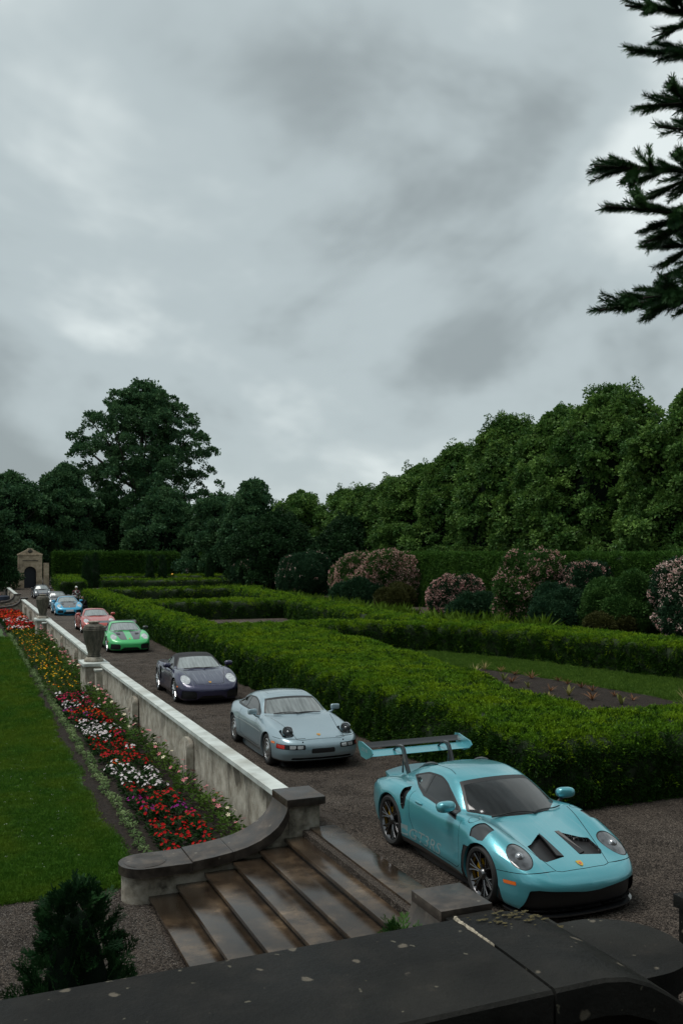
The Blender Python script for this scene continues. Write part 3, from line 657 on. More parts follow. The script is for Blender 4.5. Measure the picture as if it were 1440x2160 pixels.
def urn(u, label):
    d = drift(u); t = thing('stone_urn', label, 'urn', (4.80+d, u+.02, .53), 0, 'stone urns on the wall piers')
    k = .96
    P_ = [(.0, 0), (.245, 0), (.255, .03), (.25, .07), (.225, .085), (.235, .11), (.225, .14), (.23, .17), (.30, .42), (.365, .68), (.395, .88), (.40, .98)]
    MB().lathe([(r*k, h*k) for r, h in P_], 36).build('urn_body', MS['urn'], t)
    P2 = [(.40, .98), (.415, .99), (.415, 1.03), (.392, 1.045), (.40, 1.07), (.385, 1.11), (.36, 1.125), (.365, 1.15), (.33, 1.19), (.27, 1.22), (.20, 1.245), (.175, 1.26)]
    MB().lathe([(r*k, h*k) for r, h in P2], 36, cap=False).build('shoulder', MS['urn'], t)
    MB().lathe([(.172*k, 1.255*k), (.165*k, 1.27*k), (.20*k, 1.29*k), (.225*k, 1.31*k), (.225*k, 1.335*k), (.19*k, 1.34*k), (.15*k, 1.30*k), (0, 1.28*k)], 32, cap=False).build('rim', MS['buff'], t)
    for s_ in (-1, 1):
        MB().box(-.05, .05, -.418*k, -.398*k, 1.0*k, 1.06*k, .006).build('lug', MS['urn'], t).rotation_euler = (0, 0, R(90*s_))
    return t
pier(PIER1, 'white rendered wall pier under the nearer urn, with a lower block beside it')
pier(PIER2, 'white rendered wall pier under the farther urn')
urn(PIER1, 'large dark mossy stone urn standing nearer on the wall beside the green car')
urn(PIER2, 'smaller looking distant stone urn on the wall beside the sky blue car')

# ---- steps down from the drive to the lower garden
def steps(u0, u1, label, m, d=0.0):
    t = thing('stone_steps', label, 'steps', (0, 0, 0), 0, 'flights of stone steps'); nos = [5.14, 4.73, 4.31, 3.90, 3.48, 3.06, 2.66]
    for i, x in enumerate(nos):
        z = .03-.118*i; xr = 5.57 if i == 0 else nos[i-1]+.05
        o = MB(); o.box(x+d, xr+d, u0, u1, z-.055, z, .008); o.build('tread', m, t)
        zb = (z-.118 if i < 6 else ZL-.05)-.02
        MB().box(x+.05+d, x+.12+d, u0+.002, u1-.002, zb, z-.055).build('riser', MS['capstone'], t, smooth=False)
    return t
steps(9.15, 13.34, 'flight of wet brown stone steps leading down from the gravel drive', MS['step'])
def cheek(u0, u1, label, d=0.0):
    """sweeping side wall of the steps: square pedestal, concave coping, round end"""
    t = thing('stair_side_wall', label, 'wall', (0, 0, 0), 0, 'curved side walls of the steps'); uc = (u0+u1)/2; w = (u1-u0)/2
    top = [(4.76, .40), (4.735, .32), (4.68, .22), (4.60, .12), (4.48, .03), (4.32, -.055), (4.12, -.125), (3.90, -.17), (3.60, -.21), (3.30, -.235), (2.95, -.25), (2.66, -.255)]
    bot = [(x+dx, z-.135) for (x, z), dx in zip(top, (.03, .03, .035, .045, .05, .04, .03, .02, .01, 0, 0, 0))]
    def piece(i, j, name):
        p = top[i:j+1]+bot[i:j+1][::-1]; o = MB(); n = len(p)
        o.prism([(x+d, z) for x, z in p], 'y', u0, u1).build(name, MS['capstone'], t, angle=22)
    def cut(i, j, gap=.004):
        p = [list(q) for q in top]; return p
    piece(0, 4, 'coping_stone'); piece(4, 7, 'coping_stone')
    sh = [(x-.006, z) for x, z in top]; top2 = top; top = sh; bot = [(x-.006, z) for x, z in bot]; piece(7, 9, 'coping_stone')
    top = [(x-.006, z) for x, z in top]; bot = [(x-.006, z) for x, z in bot]
    # last stone with the half-round end
    x1 = top[9][0]; xe = top[-1][0]; n = 16; P_ = [(x1, u0), (xe, u0)]+[(xe-w*math.sin(math.pi*k/n), uc-w*math.cos(math.pi*k/n)) for k in range(1, n)]+[(xe, u1), (x1, u1)]
    zt = -.252; o = MB().prism([(x+d, y) for x, y in P_], 'z', zt-.135, zt).build('end_coping', MS['capstone'], t, angle=25)
    MB().lathe([(0, zt+.012), (w*.80, zt+.012), (w*.84, zt+.004), (w*.84, zt-.01)], 32, 'z', (xe+.02+d, uc, 0)).build('end_disc', MS['capstone'], t)
    # body below the coping
    b0, b1 = u0+.09, u1-.09; pl = [(4.80, ZL-.05), (4.80, .27)]+[(x+.02, z-.137) for x, z in top2[1:]]+[(2.60, ZL-.05)]
    MB().prism([(x+d, z) for x, z in pl], 'y', b0, b1).build('wall_face', MS['buff'], t, angle=20)
    wb = (b1-b0)/2; P_ = [(2.70, b0), (2.60, b0)]+[(2.60-wb*math.sin(math.pi*k/n), uc-wb*math.cos(math.pi*k/n)) for k in range(1, n)]+[(2.60, b1), (2.70, b1)]
    P_ = [(x if x < 2.65 else 2.69, y) for x, y in P_]
    MB().prism([(x+d, y*.999+uc*.001) for x, y in P_], 'z', ZL-.05, zt-.136).build('round_end', MS['buff'], t, angle=25)
    MB().box(4.802+d, 5.31+d, b0-.01, b1+.01, ZL-.05, .385).build('pedestal', MS['buff'], t, smooth=False)
    MB().box(4.755+d, 5.38+d, u0+.012, u1+.012, .386, .505, .008).build('pedestal_cap', MS['capstone'], t)
    return t
cheek(13.26, 13.99, 'curved stone side wall with round end at the foot of the flower bed')
cheek(8.50, 9.18, 'dark stone side wall of the steps, nearer one with square pedestal by the turquoise car')
# distant second flight
D2 = drift(88)
steps(84.0, 91.0, 'distant stone steps far along the terrace wall', MS['step'], D2)
cheek(83.1, 83.9, 'distant curved stone side wall, nearer side of the far steps', D2)
cheek(91.2, 92.0, 'distant curved stone side wall, farther side of the far steps', D2)

# ---- the parapet the photographer stands behind, its swooping end, the rounded slab and the low block
def parapet():
    t = thing('parapet_wall', 'broad dark lichen-spotted stone parapet sweeping across the foreground', 'wall')
    def stone(v0, v1, name, top=lambda v: 2.75):
        n = 14; xs = [v0+(v1-v0)*i/n for i in range(n+1)]; V = []; F = []; e = .012
        prof = lambda z: [(2.65, z-.13), (2.65, z-e), (2.65+e, z), (2.82, z+.004), (3.0, z+.006), (3.18, z+.004), (3.34-e, z), (3.34, z-e), (3.34, z-.13)]
        for x in xs:
            V += [(x, y, z) for y, z in prof(top(x))]
        m_ = 9; F = [(i*m_+k, i*m_+k+1, (i+1)*m_+k+1, (i+1)*m_+k) for i in range(n) for k in range(m_-1)]+[(i*m_+8, i*m_, (i+1)*m_, (i+1)*m_+8) for i in range(n)]
        F += [tuple(range(m_)), tuple(range(n*m_, n*m_+m_))[::-1]]
        return MB().add(V, F).build(name, MS['dark'], t, angle=30)
    stone(-3.2, -1.306, 'coping_stone'); stone(-1.3, .394, 'coping_stone') if False else None
    stone(-1.3, 1.922, 'coping_stone')
    # the mortar left in the open joint
    rj = random.Random(5); n = 60; V = []
    for k in range(n+1):
        y = 3.335-.30*k/n; tp = max(0.0, 1-max(0, k-38)/22); w0 = (.005+rj.uniform(0, .003)+.003*math.sin(k*.31))*tp+.001; w1 = (.005+rj.uniform(0, .003)+.003*math.sin(k*.23+2))*tp+.001; z = 2.7585+rj.uniform(-.0015, .003)
        V += [(1.928-w0, y, 2.751), (1.928-w0*.5, y, z), (1.928+w1*.5, y, z), (1.928+w1, y, 2.751)]
    MB().add(V, [(i*4+k, i*4+k+1, i*4+5+k, i*4+4+k) for i in range(n) for k in range(3)]).build('mortar_joint', pmat('pale_mortar', (.34, .30, .23), .9, vary=.7, vscale=70), t)
    # crusts of yellow lichen on the shoulder of the sweep
    lich = pmat('yellow_lichen', (.085, .070, .026), .95, vary=.6, vscale=90, bump=.8, bscale=150)
    for k in range(60):
        v_ = 2.18+rj.gauss(0, .12); u_ = 3.25+rj.gauss(0, .05); r_ = rj.uniform(.004, .013); 
        if u_ > 3.32: u_ = 3.32-rj.random()*.05
        zq = 2.757 if v_ < 2.13 else 2.757-.55*(v_-2.13)**2*2.2
        P_ = [(v_+r_*rj.uniform(.6, 1.2)*math.cos(q*.698)*1.5, u_+r_*rj.uniform(.5, 1.0)*math.sin(q*.698), zq+.0035) for q in range(9)]
        MB().add(P_+[(v_, u_, zq+.006)], [(q, (q+1) % 9, 9) for q in range(9)]).build('lichen_patch', lich, t)
    pr = Pchip([(1.9, 2.752), (2.12, 2.752), (2.25, 2.735), (2.38, 2.68), (2.5, 2.60), (2.65, 2.485), (2.85, 2.35), (3.15, 2.16), (3.6, 1.88), (4.3, 1.40), (5.0, .86), (5.6, .38)])
    stone(1.934, 3.4, 'swept_coping', lambda v: float(pr(v))); stone(3.406, 5.5, 'swept_coping', lambda v: float(pr(v)))
    MB().box(-3.2, 1.95, 2.72, 3.27, ZL-.05, 2.62).build('wall_body', MS['dark'], t, smooth=False)
    pl = [(1.952, ZL-.05), (1.952, 2.62)]+[(v, float(pr(v))-.131) for v in np.linspace(2.1, 5.45, 24)]+[(5.45, -.05), (5.0, ZL-.05)]
    MB().prism(pl, 'y', 2.721, 3.269).build('swept_wall', MS['dark'], t, angle=20)
    return t
parapet()
def slab_newel():
    t = thing('stone_newel', 'flat grey stone slab with rounded end just beyond the parapet', 'pillar'); n = 18
    u0, u1 = 3.375, 4.06; uc = (u0+u1)/2; w = (u1-u0)/2
    def shape(e): return [(2.55-e, u0-e*.0)]+[(3.07, u0+0*e-e)]+[(3.07+(w+e)*math.sin(math.pi*k/n), uc-(w+e)*math.cos(math.pi*k/n)) for k in range(1, n)]+[(3.07, u1+e), (2.55-e, u1+e)]
    MB().prism(shape(0), 'z', 2.18, 2.30).build('slab', MS['dark'], t, angle=25)
    MB().box(2.60, 2.98, u1-.02, u1+.10, 2.16, 2.295, .006).build('corner_block', MS['dark'], t)
    MB().prism([(x*.97+.09, (y-uc)*.86+uc) for x, y in shape(-.02)], 'z', ZL-.05, 2.18).build('shaft', MS['dark'], t, angle=25)
slab_newel()
t = thing('stone_block', 'dark stone block at the right edge in front of the turquoise car', 'pillar')
MB().box(6.62, 7.25, 6.35, 7.08, -.02, .78).build('shaft', MS['dark'], t, smooth=False); MB().box(6.58, 7.3, 6.3, 7.12, .78, .905, .01).build('cap', MS['dark'], t)
# low wall linking the near pedestal to the terrace, and the terrace itself
t = thing('low_wall', 'low dark stone wall running from the near pedestal towards the parapet', 'wall')
MB().box(4.86, 5.28, 4.2, 8.58, ZL-.05, .33).build('wall_face', MS['buff'], t, smooth=False); MB().box(4.80, 5.36, 4.15, 8.508, .33, .44, .008).build('coping', MS['dark'], t)
o = MB().box(-14, 1.9, -9, 2.715, ZL-.05, 2.05).build('terrace_floor', MS['dark'], None, smooth=False); o['kind'] = 'structure'
# ------------------------------------------------------------------ rear-engined coupe shell (shared by the winged cars)
P911 = dict(L=4.57, ymax=1.06, wf=.19, kb=.13, kn=.10, kg=.085, ku=.045, tum=(.50, .38), zbelt=.84, rc=.10, waist=.012,
    zc=[(-.1, .38), (0, .455), (.12, .53), (.3, .60), (.6, .69), (.95, .778), (1.3, .845), (1.6, .872), (2.0, .872), (2.6, .89), (3.2, .93), (3.6, .925), (3.95, .885), (4.25, .82), (4.45, .77), (4.6, .72)],
    cr=[(0, .10), (.5, .06), (1.0, .05), (1.6, .03), (3.0, .04), (4.0, .10), (4.6, .15)],
    yf=[(0, .60), (.5, .68), (1.0, .73), (2.0, .78), (3.4, .78), (4.5, .70)],
    A=[(0, 0), (.25, .01), (.5, .05), (.75, .085), (1.0, .10), (1.3, .075), (1.7, .03), (2.2, .005), (2.7, .005), (3.1, .03), (3.45, .045), (3.9, .04), (4.3, .01), (4.6, 0)],
    W=[(-.1, .84), (.1, .86), (.4, .90), (.98, .945), (1.4, .925), (1.8, .905), (2.5, .905), (3.0, .94), (3.44, .968), (3.9, .955), (4.3, .91), (4.6, .86)],
    ny=[(0, 0), (.3, .018), (.5, .055), (.65, .12), (.76, .22), (.84, .36), (.92, .62), (1.1, 1.6)],
    nz=[(0, .16), (.10, .07), (.18, .02), (.3, 0), (.42, .0), (.52, .03), (.7, .12), (1.0, .3)],
    ty=[(0, 0), (.4, .03), (.65, .12), (.8, .27), (.9, .5), (1.1, 1.5)], tz=[(0, .35), (.15, .22), (.3, .08), (.5, 0), (.66, .01), (.8, .10), (1.0, .3)],
    zb=[(0, .10), (1, .10), (3.3, .12), (3.7, .15), (3.9, .24), (4.57, .30)],
    zr=[(.78, .50), (1.08, .725), (1.33, .87), (1.68, 1.045), (1.98, 1.172), (2.2, 1.235), (2.55, 1.27), (2.95, 1.25), (3.3, 1.175), (3.65, 1.05), (3.95, .91), (4.3, .72), (4.6, .55)],
    yb=[(1.0, .70), (1.5, .75), (2.2, .775), (2.7, .765), (3.2, .70), (3.6, .60), (4.0, .50), (4.5, .40)],
    cw=[(1.0, .62), (2.2, .55), (2.7, 0), (3.2, -.35), (4.0, -.4)],
    wheels=[(.98, .345, .012), (3.437, .365, .012)])

def windows_911(car, m_wind, m_side, m_rear, body_mat, trim=MC['black'], side_poly=None, zcowl=.868, ws_end=2.28):
    yg, zroof, c = car.yg, car.zroof, car.c
    # windscreen: black rim, then glass with its own edge
    def ws(o):
        def f(s, y, z):
            return np.maximum.reduce([y-(yg(s, z)-.062-o), (zcowl+.012*np.cos(y*2)-.05*y*y+o*.6)-z, z-(zroof(ws_end+0*s, y)-.035-o), s-(ws_end+.05), 1.0-s, z-(zroof(s, y)+.012)])
        return f
    trimM, _ = car.cut(ws(0)); keep = car.M
    car.M = trimM; car.panel('windscreen', ws(.028), m_wind, .002); car.emit('windscreen_trim', (car.M[0]-car.M[2]*.001, car.M[1], car.M[2]), trim); car.M = keep
    sp = side_poly or [(1.50, .832), (2.1, .845), (2.7, .875), (3.1, .945), (3.50, 1.05), (3.40, 1.10), (3.05, 1.18), (2.7, 1.21), (2.35, 1.20), (2.0, 1.09)]
    def sw(o):
        def f(s, y, z):
            a = rpoly(sp, s, z, .03)+o
            return np.maximum.reduce([a, z-(c['zr'](s-c['cw'](s)*.36)-.105-o), .42-y])
        return f
    trimM, _ = car.cut(sw(0)); keep = car.M
    car.M = trimM; bp = P_B(car)
    car.panel('side_window', lambda s, y, z: np.maximum(sw(.022)(s, y, z), s-bp+.012), m_side, .002, 'each')
    car.panel('quarter_window', lambda s, y, z: np.maximum(sw(.022)(s, y, z), bp+.012-s), m_rear, .002, 'each')
    car.emit('window_trim', car.M, trim, 'each'); car.M = keep
    def rw(s, y, z): return np.maximum.reduce([y-(yg(s, z)-.10), 3.12-s, s-3.72, .9-z])
    car.panel('rear_window', rw, m_rear, .003)
def P_B(car): return car.P.get('bpillar', 2.74)

def arches(car, body_mat, gap=(.030, .030)):
    for (sw, rw, fl), g in zip(car.P['wheels'], gap):
        Ra = rw+g
        car.cut(lambda s, y, z: np.maximum(np.hypot(s-sw, z-rw)-Ra, .5-y))
        arch_liner(car, sw, rw, Ra, body_mat)

def text_mesh(txt, size, shear=0.0):
    cu = bpy.data.curves.new('lettering', 'FONT'); cu.body = txt; cu.size = size; cu.shear = shear; cu.resolution_u = 3
    o = bpy.data.objects.new('lettering', cu); COL.objects.link(o)
    dg = bpy.context.evaluated_depsgraph_get(); me = bpy.data.meshes.new_from_object(o.evaluated_get(dg))
    V = np.array([v.co[:] for v in me.vertices]); F = [tuple(p.vertices) for p in me.polygons]
    bpy.data.objects.remove(o); bpy.data.curves.remove(cu); return V, F

def build_gt3(loc, rz, h=.016):
    root = thing('sports_car', 'turquoise coupe with tall rear wing and dark wheels, parked nearest beside the steps', 'car', loc, rz, 'sports cars lined up on the gravel drive')
    car = CarBody(P911, root, h, None); L = P911['L']; body = paint('turquoise_paint', (.090, .365, .425), .40, .28, streak=.10)
    arches(car, body)
    windows_911(car, MC['gwind'], MC['gside'], MC['gdark'], body)
    # lamps
    hl = oval((.52, .672, .655), (-.72, .30, .62), (.62, .10, .78), .205, .142)
    rim, _ = car.cut(hl); keep = car.M; car.M = rim
    car.panel('headlight', lambda s, y, z: hl(s, y, z)+.011, MC['lampglass'], .004, 'each')
    car.emit('headlight_seal', (car.M[0]-car.M[2]*.006, car.M[1], car.M[2]), MC['black'], 'each'); car.M = keep
    car.panel('side_marker', lambda s, y, z: np.maximum(rpoly([(.34, .405), (.52, .392), (.53, .432), (.35, .445)], s, z, .008), .6-y), MC['amber'], -.004, 'each')
    # mouth of the front bumper, full width
    def mouth(s, y, z): return np.maximum.reduce([rpoly([(-1, .13), (-1, .345), (.1, .345), (.36, .372), (.66, .392), (.74, .375), (.80, .13)], y, z, .02), s-.55])
    car.panel('front_grille', mouth, MC['black'], vec=(.07, 0, 0), wall=('grille_wall', MC['black']))
    # lower lip of the bumper
    car.panel('front_lip', lambda s, y, z: np.maximum(z-.135, s-.95), MC['carbon'], 0)
    car.panel('front_wheel_flap', lambda s, y, z: np.maximum.reduce([rpoly([(.54, .1), (.58, .30), (.66, .43), (.95, .44), (.95, .1)], s, z, .02), .6-y]), MC['black'], .004, 'each')
    # bonnet vents
    vp = [(.40, .11), (.36, .40), (.42, .45), (.68, .45), (.72, .37), (.89, .15), (.89, .11)]
    car.panel('bonnet_vent', lambda s, y, z: np.maximum(rpoly(vp, s, y, .015), .4-z), MC['black'], .055, 'each', wall=('vent_wall', MC['carbon']))
    for sd_ in (-1, 1):
        mb = MB(); pts = [(.62, .135), (.80, .215), (1.03, .135)]
        a = [(.41, .115, .0), (.91, .115, .0), (.87, .15, .022), (.62, .18, .02), (.43, .20, .008)]
        z = [float(car.surf_z(np.array([p[0]]), np.array([p[1]]))) for p in a]
        top = [(sd_*p[1], p[0]-L/2, zz+p[2]+.004) for p, zz in zip(a, z)]; bot = [(x, y, zq-.02) for x, y, zq in top]
        mb.add(top+bot, [(0, 1, 2, 3, 4), (9, 8, 7, 6, 5)]+[(i, (i+1) % 5, 5+(i+1) % 5, 5+i) for i in range(5)])
        mb.build('vent_flap', MC['black'], root, smooth=False)
    # louvres on top of the front wings
    lp = [(.98, .72), (.96, .905), (1.04, .925), (1.24, .925), (1.27, .88), (1.19, .72)]
    car.panel('wing_louvre', lambda s, y, z: np.maximum(rpoly(lp, s, y, .012), .6-z), MC['carbon'], .010, 'each', wall=('louvre_edge', MC['black']))
    # black outlet behind the front wheel, sill and side intake
    car.panel('wheel_outlet', lambda s, y, z: np.maximum.reduce([rpoly([(1.2, .1), (1.2, .62), (1.38, .60), (1.43, .45), (1.45, .1)], s, z, .02), .6-y]), MC['black'], .006, 'each')
    car.panel('side_skirt', lambda s, y, z: np.maximum.reduce([z-(.19+.03*(s-1.4)), 1.3-s, s-3.2, .5-y]), MC['carbon'], 0, 'each')
    ip = [(2.98, .90), (3.06, .93), (3.13, .90), (3.14, .80), (3.08, .66), (3.02, .60), (2.99, .68)]
    car.panel('side_intake', lambda s, y, z: np.maximum(rpoly(ip, s, z, .03), .6-y), MC['black'], .05, 'each', wall=('intake_wall', MC['black']))
    car.panel('tail_light', lambda s, y, z: np.maximum.reduce([z-(.80-.02*y), (.745)-z, 4.12-s]), MC['red'], .004)
    car.panel('rear_diffuser', lambda s, y, z: np.maximum(z-.34, 4.05-s), MC['black'], .004)
    # shut lines
    hood = [(.165, 0), (.175, .30), (.20, .375), (.50, .455), (1.0, .575), (1.30, .65), (1.5, .70), (1.9, .70), (1.9, -.5), (.165, -.5)]
    car.seam(lambda s, y, z: poly_sd(hood, s, y), lambda s, y, z: (z > .4) & (s < 1.42) & (y < .8))
    car.seam(lambda s, y, z: z-(.555-.10*(s-.2)), lambda s, y, z: (s > .20) & (s < .66) & (y > .37) & (z < .7), .0035)
    door = [(1.55, .95), (1.53, .80), (1.50, .30), (1.58, .245), (2.5, .25), (2.72, .34), (2.86, .55), (2.90, .80), (2.90, .96)]
    car.seam(lambda s, y, z: poly_sd(door, s, z), lambda s, y, z: (y > .5) & (z < .86+.03*(s-1.5)) & (z > .2), .0035)
    car.seam(lambda s, y, z: np.hypot(s-1.37, y-.775)-.07, lambda s, y, z: z > .7, .0035)
    car.seam(lambda s, y, z: y-yroof(car, s), lambda s, y, z: (s > 2.35) & (s < 3.2) & (z > 1.05), .004)
    finish_body(car, body)
    for (sw, rw, fl), wd, rim_r, yb in zip(P911['wheels'], (.275, .335), (.262, .275), (.925, .95)):
        for sd_ in (-1, 1): make_wheel(car, yb, sw, rw, wd, rim_r, 'gt3', sd_, 0)
    mirrors(car, 1.80, .965, .94, (.135, .085, .074), body, MC['black'])
    wipers(car, [(-.48, 1.42, .15, 1.335), (.10, 1.34, .60, 1.47)])
    crest(car, .25)
    # headlight inner lens
    for sd_ in (-1, 1):
        MB().ell((sd_*.681, .503-L/2, .664), (.058, .058, .058), 16, 10).build('projector_lens', MC['lampin'], root)
        zq = float(car.surf_y(np.array([2.62]), np.array([.80])))
        MB().ell((sd_*(zq+.012), 2.66-L/2, .80), (.016, .10, .020), 14, 8, 2.5).build('door_handle', body, root)
    # splitter and side blades
    sp = [(y, float(P911_nose(car, y))-.012) for y in np.linspace(-.84, .84, 25)]
    pl = [(y, s-L/2) for y, s in sp]+[(.84, .62-L/2), (-.84, .62-L/2)]
    MB().prism(pl, 'z', .075, .092).build('front_splitter', MC['carbon'], root, angle=20)
    # rear wing: two planes, end plates, swan-neck struts
    zt = 1.215; sr = 4.36
    def foil(s0, s1, z0, z1, t, w, name, m, inset=0):
        mb = MB(); n = 10; prof = []
        for i in range(n+1):
            q = i/n; prof.append((s0+(s1-s0)*q-L/2, z0+(z1-z0)*q**1.6+t*math.sin(math.pi*q**.6)*.6))
        for i in range(n, -1, -1):
            q = i/n; prof.append((s0+(s1-s0)*q-L/2, z0+(z1-z0)*q**1.6-t*math.sin(math.pi*q**.6)*.6-.002))
        mb.prism(prof, 'x', -w, w); mb.build(name, m, root, angle=50)
    foil(4.22, 4.48, zt-.095, zt-.05, .017, .87, 'wing_main_plane', body)
    foil(4.50, 4.60, zt-.02, zt+.05, .012, .87, 'wing_flap', MC['carbon'])
    for sd_ in (-1, 1):
        ep = [(4.16, zt-.04), (4.22, zt+.015), (4.58, zt+.075), (4.70, zt+.065), (4.72, zt-.0), (4.60, zt-.16), (4.40, zt-.17), (4.26, zt-.12)]
        o = MB().prism([(a-L/2, b) for a, b in ep], 'x', sd_*.87, sd_*.888).build('wing_end_plate', body, root, smooth=False)
        V, Fs = text_mesh('GT3 RS', .075, .2)
        V = np.stack([np.full(len(V), sd_*.8905), (V[:, 0]-V[:, 0].mean())*(1 if sd_ > 0 else -1)+4.45-L/2, V[:, 1]+zt-.06], 1)
        MB().add(V, Fs).build('end_plate_lettering', MC['silver'], o, smooth=False)
        arm = []
        for (a, b) in [(3.90, .90), (3.98, 1.02), (4.04, 1.15), (4.08, 1.225), (4.14, 1.265), (4.24, 1.265), (4.34, 1.225), (4.40, 1.165)]: arm.append((a, b))
        outl = [(a-.032, b+.012) for a, b in arm]+[(a+.03, b-.025) for a, b in arm[::-1]]
        MB().prism([(a-L/2, b) for a, b in outl], 'x', sd_*.40-.020, sd_*.40+.020).build('wing_strut', MC['carbon'], root, smooth=False)
        MB().tube([(sd_*.40, 4.10-L/2, .86), (sd_*.40, 4.09-L/2, 1.12)], [.016, .012], 6).build('wing_stay', MC['carbon'], root)
        # roof fin
        pts = []
        for q in np.linspace(0, 1, 10):
            s = 2.95+.55*q; y = yroof(car, s)-.01; pts.append((sd_*y, s-L/2, float(car.surf_z(np.array([s]), np.array([y])))+.028*math.sin(math.pi*min(1, q*1.1+.05))))
        MB().tube(pts, [.008, .016, .02, .022, .022, .022, .02, .018, .015, .01], 6).build('roof_fin', MC['carbon'], root)
    # ducktail under the wing
    dt = []
    for y in np.linspace(-.62, .62, 17):
        dt.append((y, 4.30-.14*(y/.62)**2-L/2))
    mb = MB(); top = [(x, y+.10, .905-.05*(x/.72)**2) for x, y in dt]; bas = [(x, y-.16, .845-.05*(x/.72)**2) for x, y in dt]; und = [(x, y+.10, .885-.05*(x/.72)**2) for x, y in dt]; bs2 = [(x, y-.02, .76-.05*(x/.72)**2) for x, y in dt]
    n = 17; mb.add(bas+top+und+bs2, [(r*n+i, r*n+i+1, (r+1)*n+i+1, (r+1)*n+i) for r in range(3) for i in range(n-1)]+[(0, n, 2*n, 3*n), (n-1, 4*n-1, 3*n-1, 2*n-1)])
    mb.build('ducktail', body, root, angle=40)
    # silver lettering along the foot of each door
    for sd_ in (-1, 1):
        vis = -1
        V, Fs = text_mesh('GT3RS', .235, .25)
        ss = 2.86-(V[:, 0]-V[:, 0].min())*1.28 if sd_ < 0 else 1.62+(V[:, 0]-V[:, 0].min())*1.28
        zz = .262+V[:, 1]*.95
        yy = car.surf_y(ss, zz)+.0035
        MB().add(np.stack([sd_*yy, ss-L/2, zz], 1), Fs).build('door_lettering', MC['letter'], root, smooth=False)
        s4 = np.array([3.02, 2.90, 2.90, 3.02]) ; z4 = np.array([.28, .28, .40, .40])
        q = MB(); ns = 8
        ssg = np.linspace(2.90, 3.06, ns); zt_ = np.full(ns, .42); zb_ = np.full(ns, .275)
        a = np.stack([sd_*(car.surf_y(ssg, zt_)+.0035), ssg-L/2, zt_], 1); b = np.stack([sd_*(car.surf_y(ssg, zb_)+.0035), ssg-L/2, zb_], 1)
        q.add(list(a)+list(b), [(i, i+1, ns+i+1, ns+i) for i in range(ns-1)]).build('door_stripe', MC['letter'], root)
    # screen sticker and mirror pod
    zq = float(car.surf_z(np.array([1.64]), np.array([.50])))
    o = MB().lathe([(0, .004), (.045, .004), (.045, 0)], 20, 'z').build('screen_sticker', MC['black'], root, loc=(-.52, 1.60-L/2, float(car.surf_z(np.array([1.60]), np.array([.52])))+.004))
    o.rotation_euler = (R(26), R(-14), 0)
    o2 = MB().box(-.016, .016, -.016, .016, .004, .006).build('sticker_mark', MC['white'], o)
    return root
def yroof(car, s): return car.yg(s, car.zroof(s, 0.45)-.03)-.085
def P911_nose(car, y):
    y = abs(y); lo, hi = -.1, 1.5
    for _ in range(30):
        m = (lo+hi)/2
        if float(car.F(np.array([m]), np.array([y]), np.array([.16]))[0]) < 0: hi = m
        else: lo = m
    return hi
# ------------------------------------------------------------------ the other cars on the drive
import copy
def vary(P, **k):
    Q = copy.deepcopy(P); Q.update(k); return Q
# mid-engined coupe / roadster
P718 = vary(P911, L=4.40, ymax=1.02, wf=.20,
    zc=[(-.1, .40), (0, .46), (.12, .54), (.3, .61), (.6, .69), (.95, .77), (1.3, .83), (1.6, .86), (2.0, .865), (2.6, .88), (3.2, .93), (3.6, .93), (3.95, .89), (4.2, .86), (4.4, .83)],
    A=[(0, 0), (.25, .01), (.5, .05), (.75, .08), (1.0, .095), (1.3, .07), (1.7, .03), (2.2, .005), (2.7, .01), (3.1, .045), (3.4, .06), (3.9, .03), (4.4, .0)],
    W=[(-.1, .83), (.1, .84), (.4, .87), (.93, .915), (1.4, .90), (1.8, .885), (2.5, .885), (3.0, .915), (3.41, .935), (3.9, .915), (4.2, .88), (4.5, .84)],
    ty=[(0, 0), (.4, .04), (.65, .14), (.8, .30), (.9, .6), (1.1, 1.5)],
    zr=[(.85, .50), (1.15, .715), (1.40, .86), (1.75, 1.035), (2.02, 1.155), (2.25, 1.215), (2.5, 1.235), (2.8, 1.215), (3.2, 1.11), (3.6, .96), (3.9, .84), (4.3, .65)],
    yb=[(1.0, .69), (1.5, .735), (2.2, .755), (2.7, .74), (3.2, .67), (3.6, .57), (4.0, .48), (4.5, .4)],
    zb=[(0, .11), (1, .11), (3.3, .13), (3.7, .16), (3.9, .24), (4.4, .30)], bpillar=2.72, wheels=[(.93, .335, .010), (3.41, .345, .010)])
